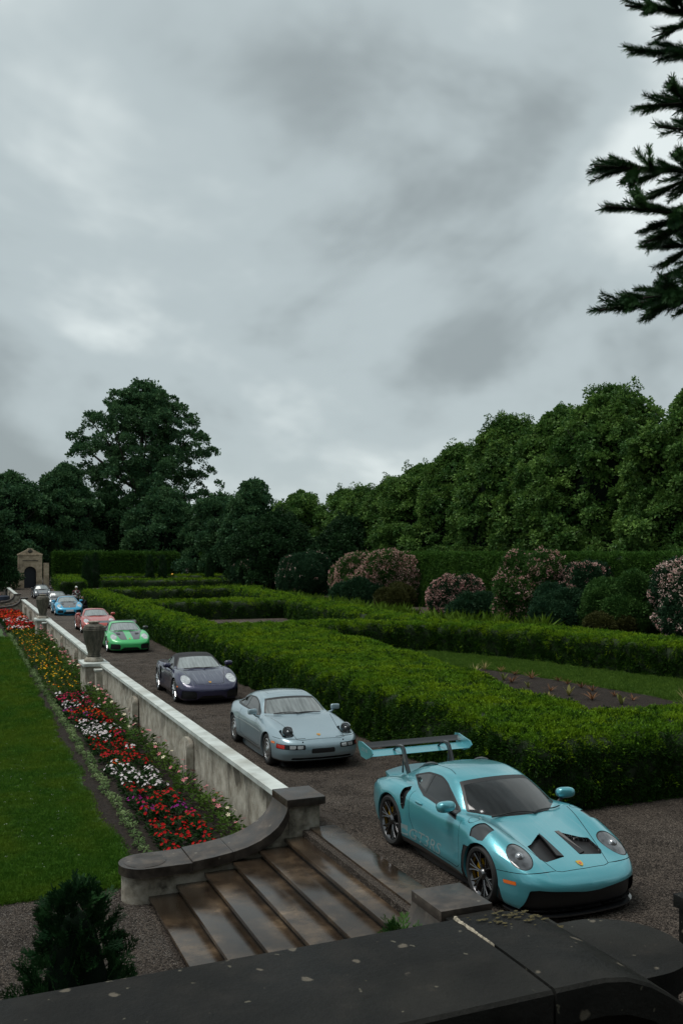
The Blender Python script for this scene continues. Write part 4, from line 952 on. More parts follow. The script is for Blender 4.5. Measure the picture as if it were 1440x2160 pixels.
P928 = vary(P911, L=4.46, ymax=1.0, wf=.25, kb=.20, kn=.14, kg=.10, ku=.06, zbelt=.84, waist=.0, tum=(.46, .36),
    zc=[(-.1, .44), (0, .54), (.1, .605), (.25, .655), (.6, .725), (.95, .785), (1.3, .835), (1.6, .865), (2.0, .87), (2.6, .885), (3.2, .92), (3.6, .92), (3.95, .88), (4.2, .82), (4.4, .73), (4.6, .62)],
    cr=[(0, .06), (1, .05), (1.6, .04), (3.0, .05), (4.0, .10), (4.6, .15)],
    A=[(0, 0), (.3, .005), (.6, .02), (1.0, .035), (1.4, .03), (1.8, .015), (2.3, .0), (3.0, .02), (3.45, .03), (3.9, .02), (4.4, .0)],
    W=[(-.1, .84), (.1, .85), (.4, .875), (.95, .90), (1.4, .895), (1.8, .885), (2.5, .89), (3.0, .915), (3.45, .925), (3.9, .905), (4.2, .86), (4.5, .80)],
    ny=[(0, 0), (.3, .015), (.5, .045), (.65, .10), (.76, .19), (.84, .33), (.92, .62), (1.1, 1.6)],
    nz=[(0, .22), (.15, .10), (.25, .04), (.36, 0), (.52, 0), (.6, .02), (.75, .12), (1.0, .3)],
    ty=[(0, 0), (.4, .05), (.65, .18), (.8, .38), (.9, .7), (1.1, 1.5)], tz=[(0, .35), (.2, .2), (.35, .06), (.52, 0), (.66, .03), (.8, .14), (1.0, .4)],
    zb=[(0, .17), (1, .17), (3.5, .19), (4.0, .24), (4.5, .30)],
    zr=[(.95, .50), (1.25, .71), (1.5, .865), (1.8, 1.03), (2.05, 1.15), (2.25, 1.195), (2.6, 1.225), (3.0, 1.21), (3.4, 1.14), (3.75, 1.025), (4.05, .89), (4.3, .74), (4.6, .55)],
    yb=[(1.0, .70), (1.6, .745), (2.2, .765), (2.8, .765), (3.3, .72), (3.7, .63), (4.1, .52), (4.5, .42)],
    cw=[(1.0, .45), (2.2, .40), (2.7, 0), (3.2, -.35), (4.0, -.45)], bpillar=2.84, wheels=[(.93, .318, .010), (3.43, .318, .012)])
P964 = vary(P911, L=4.25, ymax=.95, wf=.17, zbelt=.85, tum=(.42, .3), waist=0,
    zc=[(-.1, .44), (0, .50), (.12, .56), (.3, .60), (.6, .66), (.95, .74), (1.3, .82), (1.6, .86), (2.0, .87), (2.6, .88), (3.2, .91), (3.6, .88), (3.9, .80), (4.1, .72), (4.4, .55)],
    A=[(0, 0), (.15, .04), (.3, .12), (.6, .14), (.9, .12), (1.3, .08), (1.7, .03), (2.2, .0), (2.7, .005), (3.1, .02), (3.4, .03), (3.9, .02), (4.4, .0)],
    W=[(-.1, .80), (.1, .81), (.4, .82), (.9, .84), (1.4, .825), (1.8, .81), (2.5, .815), (3.0, .85), (3.25, .87), (3.7, .85), (4.1, .80), (4.4, .76)],
    yf=[(0, .58), (.5, .62), (1.0, .66), (2.0, .70), (3.4, .72), (4.5, .66)],
    ny=[(0, 0), (.3, .02), (.5, .05), (.65, .11), (.74, .2), (.80, .36), (.88, .8), (1.1, 1.6)],
    zr=[(.95, .45), (1.2, .66), (1.42, .86), (1.66, 1.06), (1.86, 1.20), (2.05, 1.265), (2.4, 1.29), (2.75, 1.265), (3.1, 1.17), (3.45, 1.02), (3.75, .87), (4.1, .68), (4.4, .5)],
    yb=[(1.0, .66), (1.5, .69), (2.2, .70), (2.7, .68), (3.2, .60), (3.6, .5), (4.0, .4), (4.5, .3)], bpillar=2.55, zb=[(0, .13), (3.3, .14), (3.8, .25), (4.3, .3)],
    wheels=[(.85, .315, .012), (3.12, .325, .014)])

def sports_car(P, label, loc, rz, h, body, kind, hood_mat=None, roof_mat=None, glassm=None, wheel='silver', wing=None, mirror_mat=None, plate=False, stripe=False, ygl=(.66,), wstyle=None):
    root = thing('sports_car', label, 'car', loc, rz, 'sports cars lined up on the gravel drive')
    car = CarBody(P, root, h, None); L = P['L']; gw = glassm or MC['gsheen']; fw, fr = P['wheels']
    arches(car, body, (.032, .032))
    dz = P['zr'][0]
    ws_end = {'718': 2.33, '928': 2.33, '911': 2.28, '964': 2.10}[kind]
    sp = {'718': [(1.55, .83), (2.1, .845), (2.7, .875), (3.1, .945), (3.35, 1.03), (3.2, 1.08), (2.9, 1.13), (2.5, 1.165), (2.25, 1.155), (2.0, 1.08)],
          '928': [(1.62, .83), (2.2, .845), (2.8, .86), (3.3, .885), (3.78, .945), (3.72, .985), (3.45, 1.075), (3.1, 1.145), (2.7, 1.175), (2.35, 1.165), (2.1, 1.08)],
          '911': None, '964': [(1.55, .87), (2.1, .87), (2.7, .885), (3.0, .93), (3.15, 1.02), (2.95, 1.11), (2.6, 1.19), (2.2, 1.205), (1.95, 1.16)]}[kind]
    zc = {'718': .862, '928': .868, '911': .868, '964': .865}[kind]
    windows_911(car, gw, MC['gside'], MC['gdark'], body, side_poly=sp, zcowl=zc, ws_end=ws_end)
    if kind == '928':
        for sd_ in (-1, 1):        # raised round pop-up lamps in their wells
            zq = float(car.surf_z(np.array([.48]), np.array([.60])))
            ax = Vector((sd_*-.0, -1, .18)).normalized(); q = ax.to_track_quat('X', 'Z').to_euler()
            o = MB().lathe([(.0, -.17), (.06, -.16), (.098, -.09), (.108, -.02), (.108, .012), (.096, .018)], 28, 'x', cap=False).build('pop_up_headlight', body, root, loc=(sd_*.615, .40-L/2, zq+.045)); o.rotation_euler = q
            MB().lathe([(.108, .010), (.110, .024), (.098, .026), (.094, .014)], 28, 'x', cap=False).build('lamp_ring', MC['chrome'], o)
            MB().lathe([(0, .030), (.05, .027), (.096, .014)], 28, 'x').build('lamp_glass', MC['lampglass'], o)
            MB().ell((.026, 0, 0), (.014, .022, .022), 12, 8).build('bulb', MC['chrome'], o)
        well = lambda s, y, z: np.maximum(rpoly([(.28, .50), (.28, .73), (.66, .73), (.66, .50)], s, y, .08), .5-z)
        car.panel('lamp_well', well, MC['black'], .05, 'each', wall=('well_wall', body))
        unit = lambda s, y, z: np.maximum.reduce([rpoly([(.36, .435), (.36, .525), (.60, .53), (1.0, .53), (1.0, .435)], y, z, .02), s-.40])
        cell, _ = car.cut(unit); keep = car.M; car.M = cell
        car.panel('indicator', lambda s, y, z: np.maximum.reduce([.745-y, .445-z, z-.52]), MC['red'], .006, 'each')
        for y0 in (.40, .545): car.panel('fog_lamp', lambda s, y, z: np.maximum.reduce([y0-y, y-y0-.115, .45-z, z-.515]), MC['lampclear'], .008, 'each')
        car.emit('lamp_housing', (car.M[0]-car.M[2]*.015, car.M[1], car.M[2]), MC['black'], 'each'); car.M = keep
        car.panel('front_grille', lambda s, y, z: np.maximum.reduce([rpoly([(-.6, .235), (-.6, .275), (.6, .275), (.64, .235)], y, z, .012), s-.5]), MC['black'], .03)
        car.panel('front_plate', lambda s, y, z: np.maximum.reduce([rpoly([(-.2, .36), (-.2, .45), (.24, .45), (.24, .36)], y, z, .008), s-.5]), MC['black'], -.008)
        car.panel('side_marker', lambda s, y, z: np.maximum(rpoly([(.44, .515), (.60, .51), (.60, .55), (.46, .555)], s, z, .008), .6-y), MC['amber'], -.003, 'each')
        car.panel('front_lip', lambda s, y, z: np.maximum(z-.215, s-.85), MC['black'], 0)
        hood = [(.13, 0), (.13, .40), (.17, .50), (.5, .50), (1.0, .58), (1.42, .66), (1.9, .70), (1.9, -.5), (.13, -.5)]
        car.seam(lambda s, y, z: poly_sd(hood, s, y), lambda s, y, z: (z > .5) & (s < 1.40) & (y < .8), .0045)
        car.seam(lambda s, y, z: z-(.625), lambda s, y, z: (s < .62) & (y > .30) & (z < .75), .0035)
        door = [(1.55, .95), (1.53, .80), (1.48, .30), (1.58, .27), (2.6, .27), (2.85, .34), (2.93, .55), (2.93, .80), (2.92, .96)]
        car.seam(lambda s, y, z: poly_sd(door, s, z), lambda s, y, z: (y > .5) & (z < .84) & (z > .24), .004)
        car.panel('rub_strip', lambda s, y, z: np.maximum.reduce([np.abs(z-(.60+.01*(s-2)))-.013, 1.34-s, s-3.75, .6-y]), MC['silver'], -.006, 'each')
        car.seam(lambda s, y, z: np.maximum(np.abs(y)-.40, np.maximum(2.42-s, s-2.95)), lambda s, y, z: z > 1.1, .003)
        for sd_ in (-1, 1):
            MB().lathe([(0, .006), (.014, .005), (.016, 0)], 12, 'y').build('washer_jet', MC['black'], root, loc=(sd_*.42, .025-L/2, .585))
    else:
        # sloping lamps in the front wings
        if kind == '718': hl = oval((.52, .655, .665), (-.62, .35, .70), (.80, .15, .58), .25, .125)
        elif kind == '964': hl = oval((.22, .615, .66), (-.86, .12, .5), (.5, 0, .86), .125, .115)
        else: hl = oval((.52, .672, .655), (-.72, .30, .62), (.62, .10, .78), .195, .135)
        car.panel('headlight', hl, MC['lampclear'], .003, 'each')
        if kind == '718':
            car.panel('side_intake_grille', lambda s, y, z: np.maximum.reduce([rpoly([(.44, .17), (.42, .33), (.48, .39), (.80, .40), (.82, .17)], y, z, .03), s-.62]), MC['black'], vec=(.04, 0, 0), wall=('grille_wall', MC['black']))
            car.panel('front_grille', lambda s, y, z: np.maximum.reduce([rpoly([(-.5, .15), (-.5, .255), (.28, .255), (.42, .15)], y, z, .02), s-.5]), MC['black'], vec=(.05, 0, 0), wall=('grille_wall', MC['black']))
            ip = [(2.86, .42), (2.88, .78), (2.98, .82), (3.04, .74), (2.98, .50), (2.92, .40)]
            car.panel('side_intake', lambda s, y, z: np.maximum(rpoly(ip, s, z, .03), .6-y), MC['black'], .05, 'each')
            car.panel('front_lip', lambda s, y, z: np.maximum(z-.135, s-.85), MC['black'], 0)
        elif kind == '964':
            car.panel('front_bumper_vent', lambda s, y, z: np.maximum.reduce([rpoly([(-.6, .20), (-.6, .30), (.62, .30), (.66, .20)], y, z, .02), s-.5]), MC['black'], .02)
            car.panel('fog_lamp', lambda s, y, z: np.maximum.reduce([rpoly([(.42, .36), (.42, .43), (.74, .43), (.74, .36)], y, z, .015), s-.5]), MC['lampclear'], .004, 'each')
        else:
            car.panel('side_intake_grille', lambda s, y, z: np.maximum.reduce([rpoly([(.44, .20), (.42, .38), (.60, .40), (.78, .36), (.78, .20)], y, z, .03), s-.62]), MC['black'], vec=(.04, 0, 0), wall=('grille_wall', MC['black']))
            car.panel('front_grille', lambda s, y, z: np.maximum.reduce([rpoly([(-.5, .14), (-.5, .27), (.36, .27), (.42, .14)], y, z, .02), s-.5]), MC['black'], vec=(.05, 0, 0), wall=('grille_wall', MC['black']))
            ip = [(2.98, .90), (3.06, .93), (3.13, .90), (3.14, .80), (3.08, .66), (3.02, .60), (2.99, .68)]
            car.panel('side_intake', lambda s, y, z: np.maximum(rpoly(ip, s, z, .03), .6-y), MC['black'], .05, 'each')
        s0 = .19 if kind != '964' else .12
        hood = [(s0, 0), (s0+.01, .30), (s0+.05, .40), (.55, .46), (1.0, .57), (1.30, .65), (1.5, .70), (1.9, .70), (1.9, -.5), (s0, -.5)]
        if hood_mat:
            hm = (lambda s, y, z: np.maximum.reduce([poly_sd(hood, s, y)+.004, .4-z, s-1.40, .135-y])) if stripe else (lambda s, y, z: np.maximum.reduce([poly_sd(hood, s, y)+.004, .4-z, s-1.40]))
            car.panel('bonnet_panel', hm, hood_mat, .0005, 'each' if stripe else 'both')
            for sd_ in (-1, 1):
                zq = float(car.surf_z(np.array([.95]), np.array([.40])))
                MB().prism([(.84-L/2, zq-.06), (.84-L/2, zq-.01), (1.0-L/2, zq+.032), (1.02-L/2, zq-.02)], 'x', sd_*.40-.075, sd_*.40+.075).build('bonnet_duct', MC['black'], root, smooth=False)
        car.seam(lambda s, y, z: poly_sd(hood, s, y), lambda s, y, z: (z > .4) & (s < 1.40) & (y < .8), .006)
        car.panel('side_marker', lambda s, y, z: np.maximum(rpoly([(.50, .47), (.64, .46), (.64, .50), (.51, .51)], s, z, .008), .6-y), MC['amber'], -.004, 'each')
        door = [(1.55, .95), (1.53, .80), (1.50, .30), (1.58, .26), (2.5, .26), (2.72, .34), (2.84, .55), (2.86, .96)]
        car.seam(lambda s, y, z: poly_sd(door, s, z), lambda s, y, z: (y > .5) & (z < .83) & (z > .23), .004)
    if roof_mat:
        zr0 = {'718': .91, '911': 1.11, '964': 1.12}[kind]
        car.panel('roof', lambda s, y, z: np.maximum.reduce([zr0-z, (ws_end-.02)-s if kind != '718' else 1.85-s, -y]), roof_mat, 0)
    if kind in ('718', '911'): car.panel('side_skirt', lambda s, y, z: np.maximum.reduce([z-.19, 1.3-s, s-3.15, .5-y]), MC['black'], 0, 'each')
    car.panel('tail_light', lambda s, y, z: np.maximum.reduce([z-.78, .72-z, L-.42-s, .25-y]), MC['red'], .004, 'each')
    finish_body(car, body)
    dw = {'718': (.895, .915), '928': (.875, .895), '911': (.925, .95), '964': (.815, .84)}[kind]
    rim = {'718': .255, '928': .215, '911': .262, '964': .225}[kind]
    for (sw, rw, fl), wd, yb in zip(P['wheels'], (.25, .30), dw):
        for sd_ in (-1, 1): make_wheel(car, yb, sw, rw, wd, rim, wheel, sd_, 0)
    mm = mirror_mat or body
    if kind == '928':
        mirrors(car, 1.80, .935, .93, (.098, .05, .06), mm, body, 4.5)
        wipers(car, [(-.52, 1.62, .02, 1.50), (-.05, 1.49, .50, 1.56)])
    else:
        mirrors(car, 1.80 if kind != '964' else 1.70, .955, .93 if kind != '964' else .86, (.125, .08, .07), mm, MC['black'])
        wipers(car, [(-.50, 1.46 if kind != '964' else 1.50, .12, 1.39 if kind != '964' else 1.40), (.08, 1.40, .55, 1.50)])
    crest(car, .28 if kind != '964' else .2)
    if plate:
        MB().box(-.25, .25, -.012, .0, -.065, .065, .004).build('number_plate', MC['plate'], root, loc=(0, -.02-L/2, .36))
    if wing:
        w0 = -.10 if kind == '718' else 0
        for sd_ in (-1, 1):
            MB().prism([(3.85-L/2, .86), (3.95-L/2, 1.16+w0), (4.02-L/2, 1.16+w0), (4.0-L/2, .80)], 'x', sd_*.42-.012, sd_*.42+.012).build('wing_strut', MC['carbon'], root, smooth=False)
            MB().prism([(3.85-L/2, 1.12+w0), (3.92-L/2, 1.22+w0), (4.22-L/2, 1.25+w0), (4.25-L/2, 1.12+w0)], 'x', sd_*.86, sd_*.88).build('wing_end_plate', MC['carbon'], root, smooth=False)
        MB().prism([(3.88-L/2, 1.155+w0), (4.0-L/2, 1.185+w0), (4.22-L/2, 1.235+w0), (4.22-L/2, 1.22+w0), (4.0-L/2, 1.155+w0)], 'x', -.86, .86).build('wing_plane', MC['carbon'], root, angle=50)
    return root

def build_all_cars():
    build_gt3((6.9, 11.03, 0), 0)
    silver = paint('blue_silver_paint', (.29, .385, .43), .45, .32)
    sports_car(P928, 'silver blue older coupe with round pop-up headlights raised', (6.84, 19.05, 0), R(-1.6), .02, silver, '928', glassm=MC['gwet'], wheel='disc')
    navy = paint('dark_violet_paint', (.026, .025, .068), .4, .3, streak=.22)
    sports_car(P718, 'dark violet roadster with black cloth roof behind the silver coupe', (6.92, 27.6, 0), R(-1.5), .024, navy, '718', roof_mat=MC['cloth'])
    green = paint('bright_green_paint', (.045, .46, .13), .1, .35)
    sports_car(P718, 'bright green coupe with black bonnet and green centre stripe', (7.25, 42.1, 0), R(-1), .028, green, '718', hood_mat=MC['carb'], stripe=True, mirror_mat=MC['carbon'], wing=True)
    redp = paint('coral_red_paint', (.42, .055, .040), .1, .35, streak=.10)
    sports_car(P718, 'coral red coupe parked between the green and blue cars', (7.5, 52.5, 0), R(-1), .032, redp, '718')
    blue = paint('sky_blue_paint', (.018, .33, .56), .15, .35)
    sports_car(P911, 'sky blue coupe with black bonnet, black roof and rear wing', (7.75, 67.9, 0), R(-1), .036, blue, '911', hood_mat=MC['carb'], roof_mat=MC['carb'], wing=True, plate=True)
    dark = paint('charcoal_paint', (.035, .036, .040), .3, .35)
    sports_car(P964, 'charcoal classic coupe partly hidden behind the sky blue car', (7.95, 76.2, 0), R(-1), .04, dark, '964', plate=True)
    navy2 = paint('blue_black_paint', (.020, .022, .032), .3, .35)
    sports_car(P964, 'blue black classic coupe parked last in the line near the stone gate', (8.3, 93.2, 0), R(-1), .045, navy2, '964', hood_mat=None)
# ================================================================== PLANTS
def leaf_mat(name, dark, light, patch=None, rough=.5, trans=.18, pscale=.5, spec=.10):
    m, n, l, b = newmat(name); out = [x for x in n if x.type == 'OUTPUT_MATERIAL'][0]
    oi = n.new('ShaderNodeObjectInfo'); r = n.new('ShaderNodeValToRGB'); e = r.color_ramp.elements
    e[0].color = (*dark, 1); e[1].color = (*light, 1); e[0].position = .05; e[1].position = .95; l.new(oi.outputs['Random'], r.inputs[0]); last = r.outputs[0]
    if patch:
        ge = n.new('ShaderNodeNewGeometry'); t = n.new('ShaderNodeTexNoise'); t.inputs['Scale'].default_value = pscale; t.inputs['Detail'].default_value = 4; l.new(ge.outputs['Position'], t.inputs[0])
        mr = n.new('ShaderNodeMapRange'); mr.inputs[1].default_value = .42; mr.inputs[2].default_value = .66; mr.inputs[4].default_value = .8; l.new(t.outputs['Fac'], mr.inputs[0])
        mx = n.new('ShaderNodeMix'); mx.data_type = 'RGBA'; mx.inputs[7].default_value = (*patch, 1); l.new(mr.outputs[0], mx.inputs[0]); l.new(last, mx.inputs[6]); last = mx.outputs[2]
    l.new(last, b.inputs['Base Color']); b.inputs['Roughness'].default_value = rough; b.inputs['Specular IOR Level'].default_value = spec
    if trans > 0:
        tr = n.new('ShaderNodeBsdfTranslucent'); l.new(last, tr.inputs[0]); ms = n.new('ShaderNodeMixShader'); ms.inputs[0].default_value = trans
        l.new(b.outputs[0], ms.inputs[1]); l.new(tr.outputs[0], ms.inputs[2]); l.new(ms.outputs[0], out.inputs[0])
    return m
def src_mesh(name, V, F, m):
    """a leaf cluster that foliage points carry; not linked to the scene itself"""
    me = bpy.data.meshes.new(name); me.from_pydata([tuple(v) for v in V], [], F); me.update(); me.materials.append(m)
    return bpy.data.objects.new(name, me)
def leaf_quad(V, F, base, d, side, ln, wd, bend=0.0, up=None):
    """a pointed leaf of two quads folded along its midrib"""
    d = d.normalized(); s = d.cross(side); s = s.normalized() if s.length > 1e-5 else Vector((1, 0, 0)); nrm = s.cross(d)
    b = len(V); mid = base+d*ln*.5+nrm*bend*ln; tip = base+d*ln-nrm*bend*ln*.4
    V += [base, mid+s*wd*.5+nrm*wd*.12, tip, mid-s*wd*.5+nrm*wd*.12]; F += [(b, b+1, b+2), (b, b+2, b+3)]
def clusters(name, m, n_var, n_leaf, rad, ln, wd, spread=1.0, flat=.5, seed=1, droop=0.0):
    r = random.Random(seed); out = []
    for k in range(n_var):
        V, F = [], []
        for i in range(n_leaf):
            a = r.uniform(0, 2*math.pi); q = rad*math.sqrt(r.random()); p = Vector((q*math.cos(a), q*math.sin(a), r.uniform(-.5, .5)*rad*flat))
            d = Vector((math.cos(a)*spread*r.uniform(.3, 1)+r.gauss(0, .3), math.sin(a)*spread*r.uniform(.3, 1)+r.gauss(0, .3), r.uniform(.25, 1.0)-droop))
            leaf_quad(V, F, p, d, Vector((r.gauss(0, 1), r.gauss(0, 1), r.gauss(0, 1))), ln*r.uniform(.7, 1.3), wd*r.uniform(.7, 1.3), r.uniform(-.05, .15))
        out.append(src_mesh(f'{name}_{k}', V, F, m))
    return out
_NG = {}
def inst_group(srcs):
    key = tuple(o.name for o in srcs)
    if key in _NG: return _NG[key]
    ng = bpy.data.node_groups.new('leaf_clusters', 'GeometryNodeTree')
    ng.interface.new_socket('Geometry', in_out='INPUT', socket_type='NodeSocketGeometry'); ng.interface.new_socket('Geometry', in_out='OUTPUT', socket_type='NodeSocketGeometry')
    n = ng.nodes; l = ng.links; gi = n.new('NodeGroupInput'); go = n.new('NodeGroupOutput'); iop = n.new('GeometryNodeInstanceOnPoints'); jn = n.new('GeometryNodeJoinGeometry')
    for o in srcs:
        inf = n.new('GeometryNodeObjectInfo'); inf.inputs['Object'].default_value = o; inf.inputs['As Instance'].default_value = True; l.new(inf.outputs['Geometry'], jn.inputs[0])
    def attr(nm, ty):
        a = n.new('GeometryNodeInputNamedAttribute'); a.data_type = ty; a.inputs['Name'].default_value = nm; return a.outputs['Attribute']
    l.new(gi.outputs[0], iop.inputs['Points']); l.new(jn.outputs[0], iop.inputs['Instance']); iop.inputs['Pick Instance'].default_value = True
    l.new(attr('pick', 'INT'), iop.inputs['Instance Index']); l.new(attr('rot', 'FLOAT_VECTOR'), iop.inputs['Rotation']); l.new(attr('scl', 'FLOAT'), iop.inputs['Scale'])
    l.new(iop.outputs[0], go.inputs[0]); _NG[key] = ng; return ng
def eulers(N, tilt=.35, rng=RNG):
    """rotation that turns +Z to a jittered normal with random spin"""
    n = len(N); Z = N+rng.normal(0, tilt, (n, 3)); Z /= np.linalg.norm(Z, axis=1)[:, None]
    A = rng.normal(0, 1, (n, 3)); X = np.cross(A, Z); X /= np.maximum(np.linalg.norm(X, axis=1), 1e-6)[:, None]; Y = np.cross(Z, X)
    sy = np.hypot(X[:, 0], X[:, 1])
    return np.stack([np.arctan2(Y[:, 2], Z[:, 2]), np.arctan2(-X[:, 2], sy), np.arctan2(X[:, 1], X[:, 0])], 1)
def foliage(name, P, N, S, srcs, parent=None, tilt=.35, label=None):
    n = len(P); me = bpy.data.meshes.new(name); me.vertices.add(n); me.vertices.foreach_set('co', np.ascontiguousarray(P, np.float32).ravel())
    a = me.attributes.new('rot', 'FLOAT_VECTOR', 'POINT'); a.data.foreach_set('vector', np.ascontiguousarray(eulers(N, tilt), np.float32).ravel())
    a = me.attributes.new('scl', 'FLOAT', 'POINT'); a.data.foreach_set('value', np.ascontiguousarray(S, np.float32))
    a = me.attributes.new('pick', 'INT', 'POINT'); a.data.foreach_set('value', RNG.integers(0, len(srcs), n).astype(np.int32))
    o = link(bpy.data.objects.new(name, me), parent); o['kind'] = 'stuff'
    md = o.modifiers.new('leaves', 'NODES'); md.node_group = inst_group(srcs); return o
def sample_faces(V, Q, dens):
    """area-weighted random points on quads; dens per face"""
    A, B, C, D = (V[Q[:, i]] for i in range(4)); nrm = np.cross(C-A, D-B); area = np.linalg.norm(nrm, axis=1)/2; nrm = nrm/np.maximum(2*area, 1e-9)[:, None]
    k = RNG.poisson(area*dens); i = np.repeat(np.arange(len(Q)), k); u = RNG.random(len(i))[:, None]; w = RNG.random(len(i))[:, None]
    P = (A[i]*(1-u)+B[i]*u)*(1-w)+(D[i]*(1-u)+C[i]*u)*w
    return P, nrm[i], i
def wob(P, amp, f, seed):
    r = np.random.default_rng(seed); s = np.zeros(len(P))
    for k in range(5):
        d = r.normal(0, 1, 3)*f*(1+.6*k); s += np.sin(P@d+r.uniform(0, 6))/(1+.5*k)
    return s*amp/2.2
CAM = np.array([0, 0, 4.26])
LM = dict(
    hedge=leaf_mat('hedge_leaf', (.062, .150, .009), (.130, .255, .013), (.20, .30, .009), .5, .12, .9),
    hedgeback=leaf_mat('tall_hedge_leaf', (.030, .085, .014), (.070, .155, .024), None, .6, .15),
    linden=leaf_mat('linden_leaf', (.040, .105, .022), (.165, .285, .060), (.036, .098, .020), .5, .22, .45, .16),
    maple=leaf_mat('poplar_silhouette_leaf', (.030, .085, .038), (.075, .155, .06), None, .5, .2, spec=.12),
    darkleaf=leaf_mat('dark_tree_leaf', (.010, .034, .012), (.028, .070, .022), None, .55, .1),
    hedgeshade=leaf_mat('hedge_shade_leaf', (.014, .044, .006), (.034, .088, .010), None, .5, .08),  # flank leaf, darkened so its colour carries the shade
    yew=leaf_mat('column_yew_leaf', (.010, .036, .010), (.024, .070, .018), None, .6, .05),
    thuja=leaf_mat('thuja_leaf', (.007, .028, .010), (.020, .062, .018), None, .55, .1),
    spruce=leaf_mat('spruce_needle', (.018, .056, .022), (.050, .12, .036), None, .5, .1),
    shrub=leaf_mat('shrub_leaf', (.026, .075, .018), (.070, .15, .034), None, .5, .15),
    shrubdark=leaf_mat('dark_shrub_leaf', (.014, .046, .022), (.036, .085, .038), None, .5, .1),
    olive=leaf_mat('olive_shrub_leaf', (.030, .036, .010), (.070, .075, .020), None, .55, .1),
    lime=leaf_mat('lime_perennial_leaf', (.060, .12, .010), (.11, .19, .018), None, .5, .25),
    pink=leaf_mat('pink_blossom', (.50, .24, .22), (.74, .50, .45), None, .6, .25), pinkw=leaf_mat('pale_blossom', (.62, .36, .33), (.88, .70, .62), None, .6, .25),
    grass=leaf_mat('grass_blade', (.032, .105, .010), (.095, .21, .022), (.125, .20, .017), .5, .25, .8),
    grass2=leaf_mat('inner_grass_blade', (.060, .13, .018), (.115, .20, .028), None, .5, .25),
    bed=leaf_mat('bedding_leaf', (.012, .040, .010), (.030, .075, .018), None, .5, .15), edgepl=leaf_mat('edging_leaf', (.10, .17, .06), (.22, .30, .13), None, .6, .2),
    bedl=leaf_mat('marigold_leaf', (.035, .085, .012), (.085, .15, .025), None, .5, .2))
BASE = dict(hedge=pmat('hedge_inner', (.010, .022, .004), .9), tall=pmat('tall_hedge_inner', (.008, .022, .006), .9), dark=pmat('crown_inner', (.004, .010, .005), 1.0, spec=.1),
    bark=pmat('bark', (.035, .028, .022), .9, vary=.4, vscale=9, bump=.6, bscale=20))

